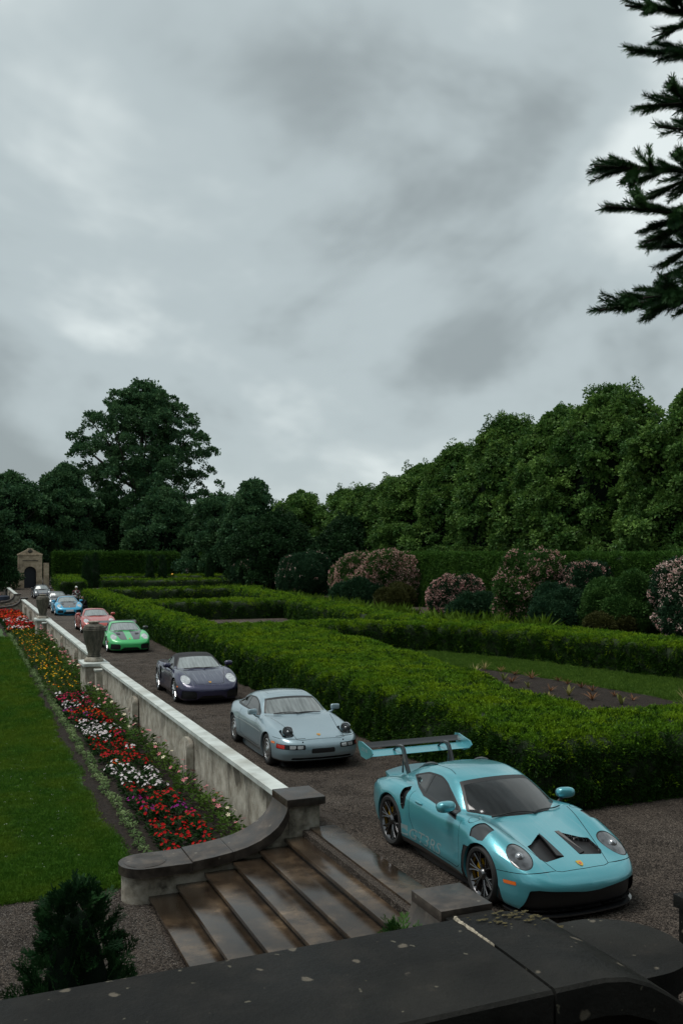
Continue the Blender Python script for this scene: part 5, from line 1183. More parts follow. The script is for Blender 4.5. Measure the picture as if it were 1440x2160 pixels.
# ---- clipped hedges
SRC = dict(
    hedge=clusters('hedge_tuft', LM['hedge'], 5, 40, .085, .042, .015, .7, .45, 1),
    tall=clusters('tall_tuft', LM['hedgeback'], 4, 26, .20, .12, .05, .8, .4, 2),
    hedgeshade=clusters('hedge_shade_tuft', LM['hedgeshade'], 5, 40, .085, .042, .015, .7, .45, 3), grass=None)
def hedge(label, pts, width, height, dens=110, seed=0, tuft='hedge', base='hedge', name='hedge', group=None, size=1.0, cat='hedge', step=.22, round_=.34, z0=0.0, far=26.0, amp=.06):
    P = [Vector((*p, 0)) for p in pts]; L = [0]
    for a, b in zip(P[:-1], P[1:]): L.append(L[-1]+(b-a).length)
    n = max(4, int(L[-1]/step)); rows = []
    X = np.interp(np.linspace(0, L[-1], n+1), L, [p.x for p in P]); Y = np.interp(np.linspace(0, L[-1], n+1), L, [p.y for p in P])
    for _ in range(int(.8/step)):                           # soften the corners
        X[1:-1] = .5*X[1:-1]+.25*(X[:-2]+X[2:]); Y[1:-1] = .5*Y[1:-1]+.25*(Y[:-2]+Y[2:])
    T = np.stack([np.gradient(X), np.gradient(Y)], 1); T /= np.linalg.norm(T, axis=1)[:, None]; S = np.stack([T[:, 1], -T[:, 0]], 1)
    wl = np.interp(np.linspace(0, L[-1], n+1), L, width) if hasattr(width, '__len__') else np.full(n+1, float(width)); width = float(wl.max()); wl = wl/width; w = width/2; pr = []
    m = max(3, int(height/.25)); 
    for k in range(m+1): pr.append((-w+.05*(1-k/m)*0, (height-round_)*k/m))
    for k in range(1, 5): a = math.pi/2*k/4; pr.append((-w+round_*(1-math.cos(a)), height-round_+round_*math.sin(a)))
    mt = max(2, int((width-2*round_)/.3))
    for k in range(1, mt): pr.append((-w+round_+(width-2*round_)*k/mt, height))
    pr += [(-x, z) for x, z in pr[:m+5][::-1]]
    pr = np.array(pr); k = len(pr)
    # end caps: shrink the section over the last rows
    ext = []
    for sg, i in ((-1, 0), (1, n)):
        for q, sc in ((.0, 1), (.14, .93), (.22, .78), (.25, .0)):
            ext.append((i, sg*q, sc))
    rowsV = []
    def row(i, off, sc):
        c = np.array([X[i]+T[i, 0]*off, Y[i]+T[i, 1]*off]); zz = pr[:, 1]*(1-.12*(1-sc)); return np.stack([c[0]+S[i, 0]*pr[:, 0]*sc*wl[i], c[1]+S[i, 1]*pr[:, 0]*sc*wl[i], z0+zz], 1)
    for e in ext[:4][::-1]: rowsV.append(row(*e))
    for i in range(1, n): rowsV.append(row(i, 0, 1))
    for e in ext[4:]: rowsV.append(row(*e))
    V = np.concatenate(rowsV); nr = len(rowsV); i, j = np.meshgrid(np.arange(nr-1), np.arange(k-1), indexing='ij'); b = (i*k+j).ravel()
    Q = np.stack([b, b+1, b+k+1, b+k], 1)
    dz = wob(V, amp, 1.6, seed)+wob(V, amp*.6, 5, seed+1); up = np.clip((V[:, 2]-z0)/height, 0, 1)
    V[:, 2] += dz*up; cen = np.repeat(np.array([[*r.mean(0)[:2]] for r in rowsV]), k, 0); out = V[:, :2]-cen; out /= np.maximum(np.linalg.norm(out, axis=1), .05)[:, None]
    V[:, :2] += out*(wob(V, amp, 2.2, seed+2)*.8)[:, None]
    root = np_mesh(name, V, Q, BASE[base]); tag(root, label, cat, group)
    c = V[Q].mean(1); dist = np.linalg.norm(c-CAM, axis=1)
    # winding: make normals face outwards
    A, B, C_, D = (V[Q[:, q]] for q in range(4)); nn = np.cross(C_-A, D-B); cc = np.repeat(np.array([r.mean(0) for r in rowsV]), k, 0)[Q[:, 0]]; flip = ((c-cc)*nn).sum(1) < 0
    Q2 = Q.copy(); Q2[flip] = Q2[flip][:, ::-1]; root.data.flip_normals() if flip.mean() > .5 else None
    vis = (nn*np.where(flip, -1, 1)[:, None]*(CAM-c)).sum(1) > -.25*np.linalg.norm(nn, axis=1)*dist      # skip only sides turned well away
    ds = dens*np.clip(far/dist, .08, 1.0)**1.5*np.where(vis, 1, .25)*np.where(np.abs(nn[:, 2]) < .45*np.linalg.norm(nn, axis=1), .80, 1.0)*1.25; Pt, Nr, idx = sample_faces(V, Q2, ds)
    nz_ = wob(Pt, 1.0, 7.5*min(1, 30/max(dist.min(), 12)), seed+9); kp = nz_+RNG.normal(0, .25, len(Pt)) > -.62; Pt, Nr, idx, nz_ = Pt[kp], Nr[kp], idx[kp], nz_[kp]; Pt = Pt+Nr*(nz_*.035)[:, None]
    sc = size*np.clip(dist[idx]/far, 1, 5)**.75*RNG.uniform(.75, 1.35, len(Pt))
    if tuft == 'hedge':      # paler new growth on top, darker flanks: shade painted into the leaf colour
        lit_yng = RNG.random(len(Pt)) < np.clip((Nr[:, 2]-.15)*1.3, .10, .88)
        foliage('lit_young_shoots', Pt[lit_yng]+Nr[lit_yng]*.01, Nr[lit_yng], sc[lit_yng], SRC['hedge'], root, .38); foliage('shaded_foliage', Pt[~lit_yng]+Nr[~lit_yng]*.01, Nr[~lit_yng], sc[~lit_yng]*1.1, SRC['hedgeshade'], root, .38)
    else: foliage('foliage', Pt+Nr*.01, Nr, sc, SRC[tuft], root, .38)
    return root
HG = 'low clipped hedges of the parterre'
def build_hedges():
    hx = lambda u: 8.88+max(0, u-30)*.026
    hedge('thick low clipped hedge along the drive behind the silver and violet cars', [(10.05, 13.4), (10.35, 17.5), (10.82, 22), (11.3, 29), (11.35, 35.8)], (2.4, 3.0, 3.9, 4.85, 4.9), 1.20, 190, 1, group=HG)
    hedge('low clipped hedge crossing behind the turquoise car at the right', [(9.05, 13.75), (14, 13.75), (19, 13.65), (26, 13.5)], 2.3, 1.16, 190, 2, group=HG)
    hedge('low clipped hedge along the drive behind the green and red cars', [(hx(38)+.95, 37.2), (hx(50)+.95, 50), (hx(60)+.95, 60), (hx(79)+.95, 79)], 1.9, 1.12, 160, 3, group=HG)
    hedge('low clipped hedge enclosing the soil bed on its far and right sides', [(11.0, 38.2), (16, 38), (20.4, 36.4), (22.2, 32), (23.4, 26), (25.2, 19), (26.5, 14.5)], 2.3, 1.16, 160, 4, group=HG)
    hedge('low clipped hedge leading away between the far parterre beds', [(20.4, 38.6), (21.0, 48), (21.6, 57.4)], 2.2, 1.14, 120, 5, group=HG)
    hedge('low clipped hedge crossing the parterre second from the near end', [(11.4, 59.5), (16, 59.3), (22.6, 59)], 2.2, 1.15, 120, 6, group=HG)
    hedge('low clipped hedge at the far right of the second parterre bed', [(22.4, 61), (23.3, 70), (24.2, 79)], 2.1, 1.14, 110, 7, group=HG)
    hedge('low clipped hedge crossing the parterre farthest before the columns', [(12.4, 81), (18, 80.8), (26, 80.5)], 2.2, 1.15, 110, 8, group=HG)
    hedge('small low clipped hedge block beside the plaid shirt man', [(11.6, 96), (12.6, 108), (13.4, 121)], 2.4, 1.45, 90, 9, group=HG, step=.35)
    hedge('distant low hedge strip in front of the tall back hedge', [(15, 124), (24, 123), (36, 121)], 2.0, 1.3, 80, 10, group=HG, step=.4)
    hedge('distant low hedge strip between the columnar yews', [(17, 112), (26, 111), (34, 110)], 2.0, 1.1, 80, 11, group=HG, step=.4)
    hedge('tall dark clipped hedge closing the garden behind the columnar yews', [(13.6, 131), (29.8, 131)], 2.0, 4.15, 60, 12, 'tall', 'tall', 'tall_hedge', 'tall clipped boundary hedges', 1.2, step=.5, round_=.3, far=60, amp=.05)
    hedge('tall clipped hedge standing behind the pink shrubs at the right', [(36.2, 22), (36.2, 80)], 2.2, 4.12, 60, 13, 'tall', 'tall', 'tall_hedge', 'tall clipped boundary hedges', 1.0, step=.5, round_=.3, far=55, amp=.05)
    hedge('short end of tall hedge beside the dark gap in the trees', [(33.6, 129), (37.5, 128)], 2.0, 4.3, 60, 14, 'tall', 'tall', 'tall_hedge', 'tall clipped boundary hedges', 1.2, step=.5, round_=.3, far=60, amp=.05)
SRC['yew'] = clusters('yew_tuft', LM['yew'], 4, 24, .16, .11, .04, .6, .5, 4)
def columns():
    spots = [(180, 15.3, 113.5, 4.05), (202, 16.9, 118, 4.3), (315, 24.3, 121, 4.0), (343, 26.0, 121, 4.0), (442, 31.6, 118.5, 3.95), (490, 33.2, 113.5, 3.9)]
    names = ['leftmost columnar yew in front of the tall back hedge', 'second columnar yew from the left in front of the tall hedge', 'third columnar yew from the left, left one of the middle pair', 'fourth columnar yew from the left, right one of the middle pair', 'fifth columnar yew from the left, before the gap in trees', 'rightmost columnar yew standing by the pink shrubs']
    for (px, v, u, h), lb in zip(spots, names):
        n = 14; prof = [(.50, 0), (.52, .4), (.50, h*.35), (.44, h*.65), (.34, h*.85), (.2, h*.96), (.02, h)]
        m = MB().lathe(prof, n, 'z'); root = m.build('columnar_yew', BASE['tall'], None, loc=(v, u, 0)); tag(root, lb, 'yew', 'columnar yews')
        k = 420; t = RNG.random(k); zz = t*h; rr = np.interp(zz, [q[1] for q in prof], [q[0] for q in prof]); a = RNG.uniform(0, 6.283, k)
        N = np.stack([np.cos(a), np.sin(a), np.full(k, .35)], 1); foliage('foliage', np.stack([rr*np.cos(a), rr*np.sin(a), zz], 1), N, RNG.uniform(.8, 1.3, k), SRC['yew'], root, .3)

# ---- trees
SRC['linden'] = clusters('linden_spray', LM['linden'], 5, 26, .42, .24, .19, .9, .7, 11, .55)
SRC['maple'] = clusters('poplar_silhouette_spray', LM['maple'], 5, 24, .45, .24, .20, .9, .9, 12, .3)
SRC['dark'] = clusters('dark_spray', LM['darkleaf'], 4, 24, .45, .25, .16, .9, .8, 13, .3)
def tree(label, v, u, h, rad, src, seed, z_low=1.2, lobes=70, per=34, name='linden_tree', group='trees around the garden', lobe_r=(.9, 1.7), shape='ovoid', core=.62, trunk_r=.28, scale=1.0, gaps=0.0, cat='tree', limbs=7, spread=(.68, 1.10), fill=.22, dome=2.6, leaders=10):
    r = np.random.default_rng(seed); rr = random.Random(seed); root = thing(name, label, cat, (v, u, 0), 0, group)
    hc = h-z_low; mb = MB(); lean = rr.uniform(-.4, .4)
    mb.tube([(0, 0, -.1), (lean*.3, 0, h*.3), (lean*.6, .2, h*.6), (lean, .3, h*.93)], [trunk_r*1.25, trunk_r, trunk_r*.6, trunk_r*.15], 9)
    for k in range(limbs):
        a = 2*math.pi*k/limbs+rr.uniform(-.3, .3); z0 = z_low+hc*rr.uniform(.05, .5); le = rad*rr.uniform(.65, .9); dz = le*rr.uniform(.5, 1.0)
        p0 = Vector((lean*z0/h, 0, z0)); p2 = p0+Vector((math.cos(a)*le, math.sin(a)*le, dz)); p1 = (p0+p2)/2+Vector((0, 0, -.08*le))
        mb.tube([p0, p1, p2], [trunk_r*.45, trunk_r*.3, trunk_r*.08], 6)
    mb.build('trunk', BASE['bark'], root)
    def radius(t):          # crown half-width at relative height
        if shape == 'ovoid': return rad*(1+.07*np.sin(9*t+seed)+.05*np.sin(17*t+2*seed))*np.clip(1-np.clip(t, 0, 1)**dome, 0, 1)**.6*np.clip(.80+t, .80, 1)+.05
        if shape == 'cone': return rad*np.clip((1.02-t), 0, 1)**.8*np.clip(t*6+.45, 0, 1)
        return rad*np.clip(np.sin(np.pi*np.clip(t*.93+.04, 0, 1)), 0, 1)**.62*(1.12-.30*t)
    Ps, Ns, Ss = [], [], []
    for k in range(lobes):
        t = r.random()**.85; a = r.uniform(0, 2*math.pi); q = radius(t)*r.uniform(*spread); lr = r.uniform(*lobe_r)*(1-.35*t)
        c = np.array([q*math.cos(a), q*math.sin(a)*.9, z_low+hc*t*.97]); m = int(per*(lr/np.mean(lobe_r))**2*(1-gaps*r.random()))
        D = r.normal(0, 1, (m, 3)); D /= np.linalg.norm(D, axis=1)[:, None]; D[:, 2] = np.where(r.random(m) < .6, np.abs(D[:, 2]), D[:, 2])
        out = np.array([math.cos(a), math.sin(a), .35]); D += out*.45; D /= np.linalg.norm(D, axis=1)[:, None]
        Ps.append(c+D*lr*r.uniform(.72, 1.08, (m, 1))*np.array([1, 1, .8])); Ns.append(D*.7+np.array([0, 0, .6])); Ss.append(r.uniform(.75, 1.3, m)*scale)
    m = int(lobes*per*fill); t = r.random(m); a = r.uniform(0, 6.283, m); q = radius(t)*np.sqrt(r.random(m))*.8
    Ps.append(np.stack([q*np.cos(a), q*np.sin(a), z_low+hc*t], 1)); Ns.append(r.normal(0, 1, (m, 3))+np.array([0, 0, .6])); Ss.append(r.uniform(.9, 1.4, m)*scale)
    for k in range(leaders):   # upright shoots that break the outline
        t = r.uniform(.55, .97); a = r.uniform(0, 6.283); q = radius(t)*r.uniform(.55, 1.0); m = int(r.integers(5, 11)); st = np.arange(m)/m*r.uniform(.8, 2.0)
        Ps.append(np.stack([q*math.cos(a)+r.normal(0, .16, m), q*math.sin(a)*.9+r.normal(0, .16, m), z_low+hc*t*.97+.3+st], 1)); Ns.append(np.tile([math.cos(a)*.3, math.sin(a)*.3, 1.], (m, 1))); Ss.append(np.linspace(1.05, .6, m)*scale)
    P = np.concatenate(Ps); N = np.concatenate(Ns); S = np.concatenate(Ss); N /= np.linalg.norm(N, axis=1)[:, None]
    foliage('crown', P, N, S, src, root, .3)
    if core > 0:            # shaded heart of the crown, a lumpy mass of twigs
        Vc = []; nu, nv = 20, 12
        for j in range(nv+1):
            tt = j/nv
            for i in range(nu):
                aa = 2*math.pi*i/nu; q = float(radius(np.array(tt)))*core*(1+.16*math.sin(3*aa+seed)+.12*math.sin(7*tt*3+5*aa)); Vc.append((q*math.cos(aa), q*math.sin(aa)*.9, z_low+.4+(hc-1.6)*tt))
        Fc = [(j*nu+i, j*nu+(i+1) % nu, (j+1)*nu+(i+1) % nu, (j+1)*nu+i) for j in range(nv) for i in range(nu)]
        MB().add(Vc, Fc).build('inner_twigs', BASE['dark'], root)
    return root
def build_trees():
    L = SRC['linden']
    rows = [(47.0, 47.0, 16.4, 6.2, 'big leafy linden cut by the right edge of the picture'), (46.5, 56.5, 17.6, 6.0, 'tallest leafy linden right of centre in the right-hand row'), (47.0, 63.5, 17.0, 5.8, 'broad leafy linden left of the tallest in the right-hand row'),
            (47.0, 71.5, 17.4, 5.4, 'leafy linden with rounded shoulder in the right-hand row'), (46.5, 79.5, 15.6, 5.0, 'leafy linden stepping down leftward in the right-hand row'), (46.0, 86.5, 14.2, 4.9, 'lower linden near the middle of the far tree line'),
            (46.5, 94, 13.4, 4.2, 'small linden just right of centre in the far tree line'), (46.2, 102, 12.8, 4.2, 'small pointed linden at the centre of the far tree line')]
    for k, (v, u, h, rd, lb) in enumerate(rows):
        tree(lb, v, u, h-.9, rd*.98, L, 20+k, .8, 340, 14, lobe_r=(.4, .95), core=.64, spread=(.62, 1.07), dome=3.3, leaders=48, group='linden row on the right')
    tree('linden beyond the right edge of the row, mostly outside the picture', 47, 38.5, 15.5, 5.2, L, 41, .8, 80, 34, core=.66, group='linden row on the right')
    tree('large airy tree rising highest above the left tree line', 29.0, 150.7, 32.0, 11.6, SRC['maple'], 50, 6.0, 330, 22, 'large_tree', 'tall trees at the left', (.8, 1.6), 'round', 0, .6, 1.4, .3, limbs=18, spread=(.2, 1.10), fill=.05)
    tree('dense tree at the far left edge behind the stone gate', 8.0, 136, 15.2, 5.4, SRC['maple'], 51, 1.0, 70, 34, group='tall trees at the left', scale=1.25)  # left trees take the darker leaf: silhouette against the sky put into colour
    tree('dense pointed tree between the far left tree and the large one', 15.6, 139, 17.8, 5.2, L, 52, 1.0, 76, 34, group='tall trees at the left', scale=1.25, shape='cone', z_low=1.0) if False else tree('dense pointed tree between the far left tree and the large one', 15.6, 139, 16.8, 5.2, SRC['maple'], 52, 1.0, 120, 24, group='tall trees at the left', scale=1.15, lobe_r=(.6, 1.3))
    tree('rounded leafy tree standing before the right foot of the large tree', 29.5, 137, 13.6, 5.6, SRC['maple'], 53, 1.0, 100, 28, group='tall trees at the left', scale=1.2)
    tree('low tree in the gap left of the large trunk', 22.5, 146, 12.5, 5.2, SRC['dark'], 54, 1.0, 60, 30, group='tall trees at the left', scale=1.3)
    tree('leafy tree peaking at the middle of the far skyline', 38.8, 122, 14.0, 4.4, SRC['maple'], 55, 1.0, 64, 32, group='trees on the far skyline', scale=1.15)
    tree('paler leafy tree left of the middle skyline peak', 36.0, 130, 12.6, 5.0, SRC['maple'], 56, 1.0, 64, 32, group='trees on the far skyline', scale=1.15)
    tree('leafy tree right of the middle skyline peak', 43.5, 116, 12.2, 4.4, L, 57, 1.0, 60, 32, group='trees on the far skyline', scale=1.15)
    tree('another small leafy tree farther right on the far skyline', 47.5, 110, 12.0, 4.4, L, 58, 1.0, 60, 32, group='trees on the far skyline', scale=1.15)
    tree('very dark low spreading tree in front of the far skyline', 35.5, 104, 8.6, 5.0, SRC['dark'], 59, .3, 170, 16, lobe_r=(.45, 1.1), leaders=40, name='dark_tree', group='dark trees in the middle distance', scale=1.0)
    tree('very dark low tree beside the short end of the tall hedge', 39.5, 112, 8.8, 5.0, SRC['dark'], 60, .3, 150, 16, lobe_r=(.45, 1.1), leaders=40, name='dark_tree', group='dark trees in the middle distance')
    tree('very dark broad tree behind the pale pink shrubs', 42.0, 96, 8.0, 4.8, SRC['dark'], 61, .3, 150, 16, lobe_r=(.45, 1.1), leaders=40, name='dark_tree', group='dark trees in the middle distance')
    tree('very dark evergreen crowding the left side of the stone gate', 4.6, 118, 9.6, 2.7, SRC['dark'], 62, .2, 60, 30, name='dark_tree', group='dark trees in the middle distance', shape='cone')
    tree('very dark evergreen at the left edge by the red parasol', 1.2, 116, 10.5, 3.2, SRC['dark'], 63, .2, 60, 30, name='dark_tree', group='dark trees in the middle distance', shape='cone')

# ---- flowering shrubs in front of the tall hedge
SRC['shrub'] = clusters('shrub_spray', LM['shrub'], 4, 26, .20, .13, .055, .9, .7, 21)
SRC['shrubdark'] = clusters('dark_shrub_spray', LM['shrubdark'], 4, 26, .20, .13, .05, .9, .7, 22)
SRC['olive'] = clusters('olive_spray', LM['olive'], 4, 26, .12, .08, .04, .9, .7, 23)
SRC['pink'] = clusters('pink_spray', LM['pink'], 4, 12, .15, .085, .075, 1, .7, 24)
SRC['pinkw'] = clusters('pale_spray', LM['pinkw'], 4, 10, .15, .08, .07, 1, .7, 25)
SRC['lime'] = clusters('lime_tuft', LM['lime'], 4, 26, .16, .34, .035, .55, .2, 26)
def shrub(label, v, u, rx, h, leaf, bloom=None, nb=0, seed=0, lob=26, name='flowering_shrub', cat='shrub', group='shrubs before the tall hedge', spiky=0.22, sz=1.0):
    r = np.random.default_rng(seed); root = thing(name, label, cat, (v, u, 0), 0, group)
    MB().tube([(0, 0, -.05), (.05, 0, h*.3), (.0, .1, h*.6)], [.09, .07, .03], 6).build('stem', BASE['bark'], root)
    MB().ell((0, 0, h*.46), (rx*.42, rx*.42, h*.34), 14, 9).build('inner_twigs', BASE['dark'], root)
    Ps, Ns, Ls = [], [], []
    for k in range(lob):
        a = r.uniform(0, 6.283); t = r.random(); q = rx*.72*math.sin(math.pi*min(1, .16+.72*t))**.6; lr = rx*r.uniform(.20, .50); q *= r.uniform(.75, 1.2); c = np.array([q*math.cos(a), q*math.sin(a), h*(.14+.68*t)])
        m = int(230*lr*lr*4); D = r.normal(0, 1, (m, 3)); D /= np.linalg.norm(D, axis=1)[:, None]; D += np.array([math.cos(a)*.5, math.sin(a)*.5, .35]); D /= np.linalg.norm(D, axis=1)[:, None]
        Ps.append(c+D*lr*r.uniform(.85, 1.1+spiky, (m, 1))); Ns.append(D)
    P = np.concatenate(Ps); N = np.concatenate(Ns); P[:, 2] = np.maximum(P[:, 2], .08)
    foliage('leaves', P, N, r.uniform(.8, 1.3, len(P))*sz, leaf, root, .35)
    if bloom is not None:
        pw = np.clip(wob(P, 1.0, 2.6/max(.8, rx*.6), seed+40)+.6, .12, None); i = r.choice(len(P), min(int(len(P)*.8), nb), False, pw/pw.sum()); foliage('blossom', P[i]+N[i]*.16, N[i], r.uniform(.7, 1.15, len(i))*sz, bloom, root, .4)
    return root
def build_shrubs():
    S, D, PK, PW = SRC['shrub'], SRC['shrubdark'], SRC['pink'], SRC['pinkw']
    shrub('dark shrub with scattered pale blossom leftmost in the shrub border', 33.5, 104, 2.3, 3.3, D, PW, 900, 1)
    shrub('large dark green shrub with a few pale blossoms left of the pink ones', 34.5, 90, 2.7, 3.9, D, PW, 700, 2)
    shrub('bright pink blossoming shrub, left one of the large pair', 34.0, 75.5, 2.3, 3.75, S, PK, 9000, 3)
    shrub('bright pink blossoming shrub, right one of the large pair', 33.8, 68.5, 2.6, 3.9, S, PK, 11500, 4)
    shrub('small pink blossoming shrub spilling in front of the large pair', 31.8, 71.8, 1.0, 2.1, S, PK, 1700, 5)
    shrub('low olive brown rounded shrub right of the large pink pair', 30.8, 62.5, 1.55, 1.45, SRC['olive'], None, 0, 6, 14, 'dome_shrub')
    shrub('round pale pink blossoming shrub standing alone before the tall hedge', 32.4, 56.2, 1.55, 2.45, D, PK, 2600, 7)
    shrub('tall green shrub with long shoots and pink blossom low down', 32.2, 46.8, 1.75, 4.25, S, PK, 1700, 8, 26, spiky=.5)
    shrub('sparse pink blossoming shrub right of the tall green one', 34.2, 44.2, 1.9, 3.7, D, PK, 1500, 9)
    shrub('leafy green shrub without blossom near the right edge', 33.4, 39.6, 1.9, 3.0, S, None, 0, 10)
    shrub('low olive dome shrub in front of the leafy green one', 31.6, 38.6, .95, 1.05, SRC['olive'], None, 0, 11, 12, 'dome_shrub')
    shrub('tall pale pink blossoming shrub cut by the right edge', 33.6, 34.2, 2.0, 4.0, D, PW, 3000, 12)
    shrub('small dark teal shrub in front of the large pink pair', 30.8, 68.5, 1.7, 1.7, D, None, 0, 13)
    shrub('small dark teal shrub left of the tall green one', 31.2, 52.0, 1.3, 1.5, D, None, 0, 14)
    shrub('dark teal shrub low between the tall green and leafy shrubs', 31.8, 43.0, 1.6, 2.0, D, None, 0, 15)
    # lime green perennials along the foot of the border
    r = np.random.default_rng(3); P = []
    for (v0, u0, v1, u1, m) in ((28.5, 100, 27.5, 84, 150), (27, 84, 27.0, 66, 150), (26.5, 66, 27.0, 52, 110), (27.2, 50, 28.6, 40, 40)):
        t = r.random(m); P.append(np.stack([v0+(v1-v0)*t+r.normal(0, .8, m), u0+(u1-u0)*t, np.zeros(m)], 1))
    P = np.concatenate(P); o = foliage('lime_perennials', P, np.tile([0, 0, 1.], (len(P), 1)), r.uniform(1.4, 3.0, len(P)), SRC['lime'], None, .15)
    tag(o, 'bright lime green perennials growing along the foot of the shrub border', 'perennials', None, 'stuff')
# ================================================================== LAWNS, BEDS, FLOWERS
SRC['grass'] = clusters('grass_tuft', LM['grass'], 5, 46, .12, .045, .006, .45, .1, 31)
SRC['grass2'] = clusters('inner_grass_tuft', LM['grass2'], 4, 40, .2, .07, .014, .45, .1, 32)
def lawn_grass():
    n = 26000; u = 14.2+(RNG.random(n)**1.6)*44; lft = u*.0488-1.6; rgt = 2.68+.05*np.sin(u*.9)+.04*np.sin(u*2.3+1)+.012*np.maximum(0, u-18)
    v = lft+(rgt-lft)*RNG.random(n); P = np.stack([v, u, np.full(n, ZL+.012)], 1); o = foliage('lawn_grass', P, np.tile([0, 0, 1.], (n, 1)), RNG.uniform(.7, 1.3, n)*np.clip(u/22, 1, 2.2), SRC['grass'], None, .15)
    tag(o, 'short mown green grass of the lower lawn', 'grass', None, 'stuff')
    # clover heads in the lawn
    m = 420; c = clusters('clover', pmat('clover_white', (.62, .64, .55), .7), 2, 5, .02, .012, .012, .6, .5, 77); uu = 15+RNG.random(m)**1.3*28; vv = uu*.0488-.5+RNG.random(m)*1.9
    w = np.exp(-((uu-21)/2.5)**2-((vv-1.55)/.35)**2); k = RNG.random(m) < .25+w; uu, vv = uu[k], np.minimum(vv[k], 2.6)
    o = foliage('clover', np.stack([vv, uu, np.full(len(uu), ZL+.05)], 1), np.tile([0, 0, 1.], (len(uu), 1)), RNG.uniform(.8, 1.5, len(uu)), c, None, .2); tag(o, 'tiny white clover heads dotted over the lower lawn', 'clover', None, 'stuff')
inner = [(11.25, 14.9), (25.2, 14.6), (24, 19.5), (22.1, 26), (20.9, 31.5), (19.4, 35.2), (15, 36.8), (11.4, 37)]
sheet('inner_lawn', inner, .012, ramp_mat('inner_lawn_grass', [(.3, (.03, .06, .012)), (.5, (.055, .10, .02)), (.7, (.09, .14, .03))], 18, 8, (.7, 1), .8, 60, .03, spec=.2))
BED = [(12.4, 17.2), (17.3, 18.6), (19.1, 20.2), (19.3, 21.6), (18.9, 25.0), (18.2, 29.2), (17.4, 30.2), (12.4, 30)]
sheet('planting_bed', BED, .018, MS['soil'])
def inner_grass():
    n = 30000; v = 11.3+RNG.random(n)*13.5; u = 14.9+RNG.random(n)*22; k = (poly_sd(inner, v, u) < -.1) & (poly_sd(BED, v, u) > .05); v, u = v[k], u[k]
    o = foliage('inner_lawn_blades', np.stack([v, u, np.full(len(v), .012)], 1), np.tile([0, 0, 1.], (len(v), 1)), RNG.uniform(.7, 1.2, len(v)), SRC['grass2'], None, .15); tag(o, 'short pale green grass round the soil bed inside the hedges', 'grass', None, 'stuff')
# young bronze and green plants in the soil bed
def rosette(name, m, n, ln, wd, lean, seed):
    r = random.Random(seed); V, F = [], []
    for i in range(n):
        a = 2*math.pi*i/n+r.uniform(-.3, .3); e = r.uniform(lean*.6, lean*1.3); l_ = ln*r.uniform(.7, 1.15); b = len(V); w = wd*r.uniform(.8, 1.2); S_ = Vector((-math.sin(a), math.cos(a), 0))
        for q in (0, .35, .7, 1.0):
            o = Vector((math.cos(a), math.sin(a), 0))*l_*(math.sin(e)*q+.25*q*q*math.sin(e)); z = l_*(q*math.cos(e)-.30*q*q*math.sin(e)); ww = w*(.5, 1, .8, .05)[int(q*3+.01) if q < 1 else 3]
            V += [o+Vector((0, 0, z))+S_*ww/2, o+Vector((0, 0, z))-S_*ww/2]
        F += [(b+2*k, b+2*k+1, b+2*k+3, b+2*k+2) for k in range(3)]
    me = bpy.data.meshes.new(name); me.from_pydata([tuple(x) for x in V], [], F); me.update(); me.materials.append(m); me.polygons.foreach_set('use_smooth', [True]*len(F)); return me
bronze = leaf_mat('bronze_leaf', (.10, .045, .022), (.22, .11, .05), None, .5, .2); straw = leaf_mat('straw_leaf', (.30, .24, .10), (.45, .38, .18), None, .6, .2); canna = leaf_mat('young_canna_leaf', (.09, .12, .03), (.20, .19, .06), None, .4, .25)
def bed_plants():
    ms = [rosette('bronze_plant', bronze, 13, .46, .05, .75, 1), rosette('young_canna', canna, 5, .50, .13, .45, 2), rosette('straw_grass', straw, 22, .62, .03, .5, 3)]
    nm = ['bronze_plant', 'young_canna', 'straw_grass']; lb = ['small bronze leaved plant in the dark soil bed', 'young green broad leaved plant in the dark soil bed', 'pale straw coloured grass tuft at the edge of the soil bed']
    r = random.Random(8); spots = [(18.0, 29.0, 2), (17.0, 28.0, 2)]
    for i in range(9): spots.append((18.5-.0*i+r.uniform(-.3, .2), 28.2-.85*i+r.uniform(-.2, .2), 0))
    for i in range(8): spots.append((17.2+r.uniform(-.3, .3), 27.5-.95*i+r.uniform(-.2, .2), 1 if i % 2 else 0))
    for i in range(6): spots.append((15.8+r.uniform(-.3, .3), 26-.9*i+r.uniform(-.2, .2), 1))
    for i in range(8): spots.append((14.4+r.uniform(-.3, .3), 24-.8*i+r.uniform(-.2, .2), r.choice((0, 1))))
    spots += [(19.5, 20.6, 2), (19.3, 19.9, 2), (18.6, 19.6, 2), (20.0, 20.0, 2)]
    for v, u, k in spots:
        o = bpy.data.objects.new(nm[k], ms[k]); o.location = (v, u, .015); o.rotation_euler = (0, 0, r.uniform(0, 6)); o.scale = [r.uniform(.5, .85)]*3; link(o); tag(o, lb[k], 'plant', nm[k].replace('_', ' ')+'s in the soil bed')

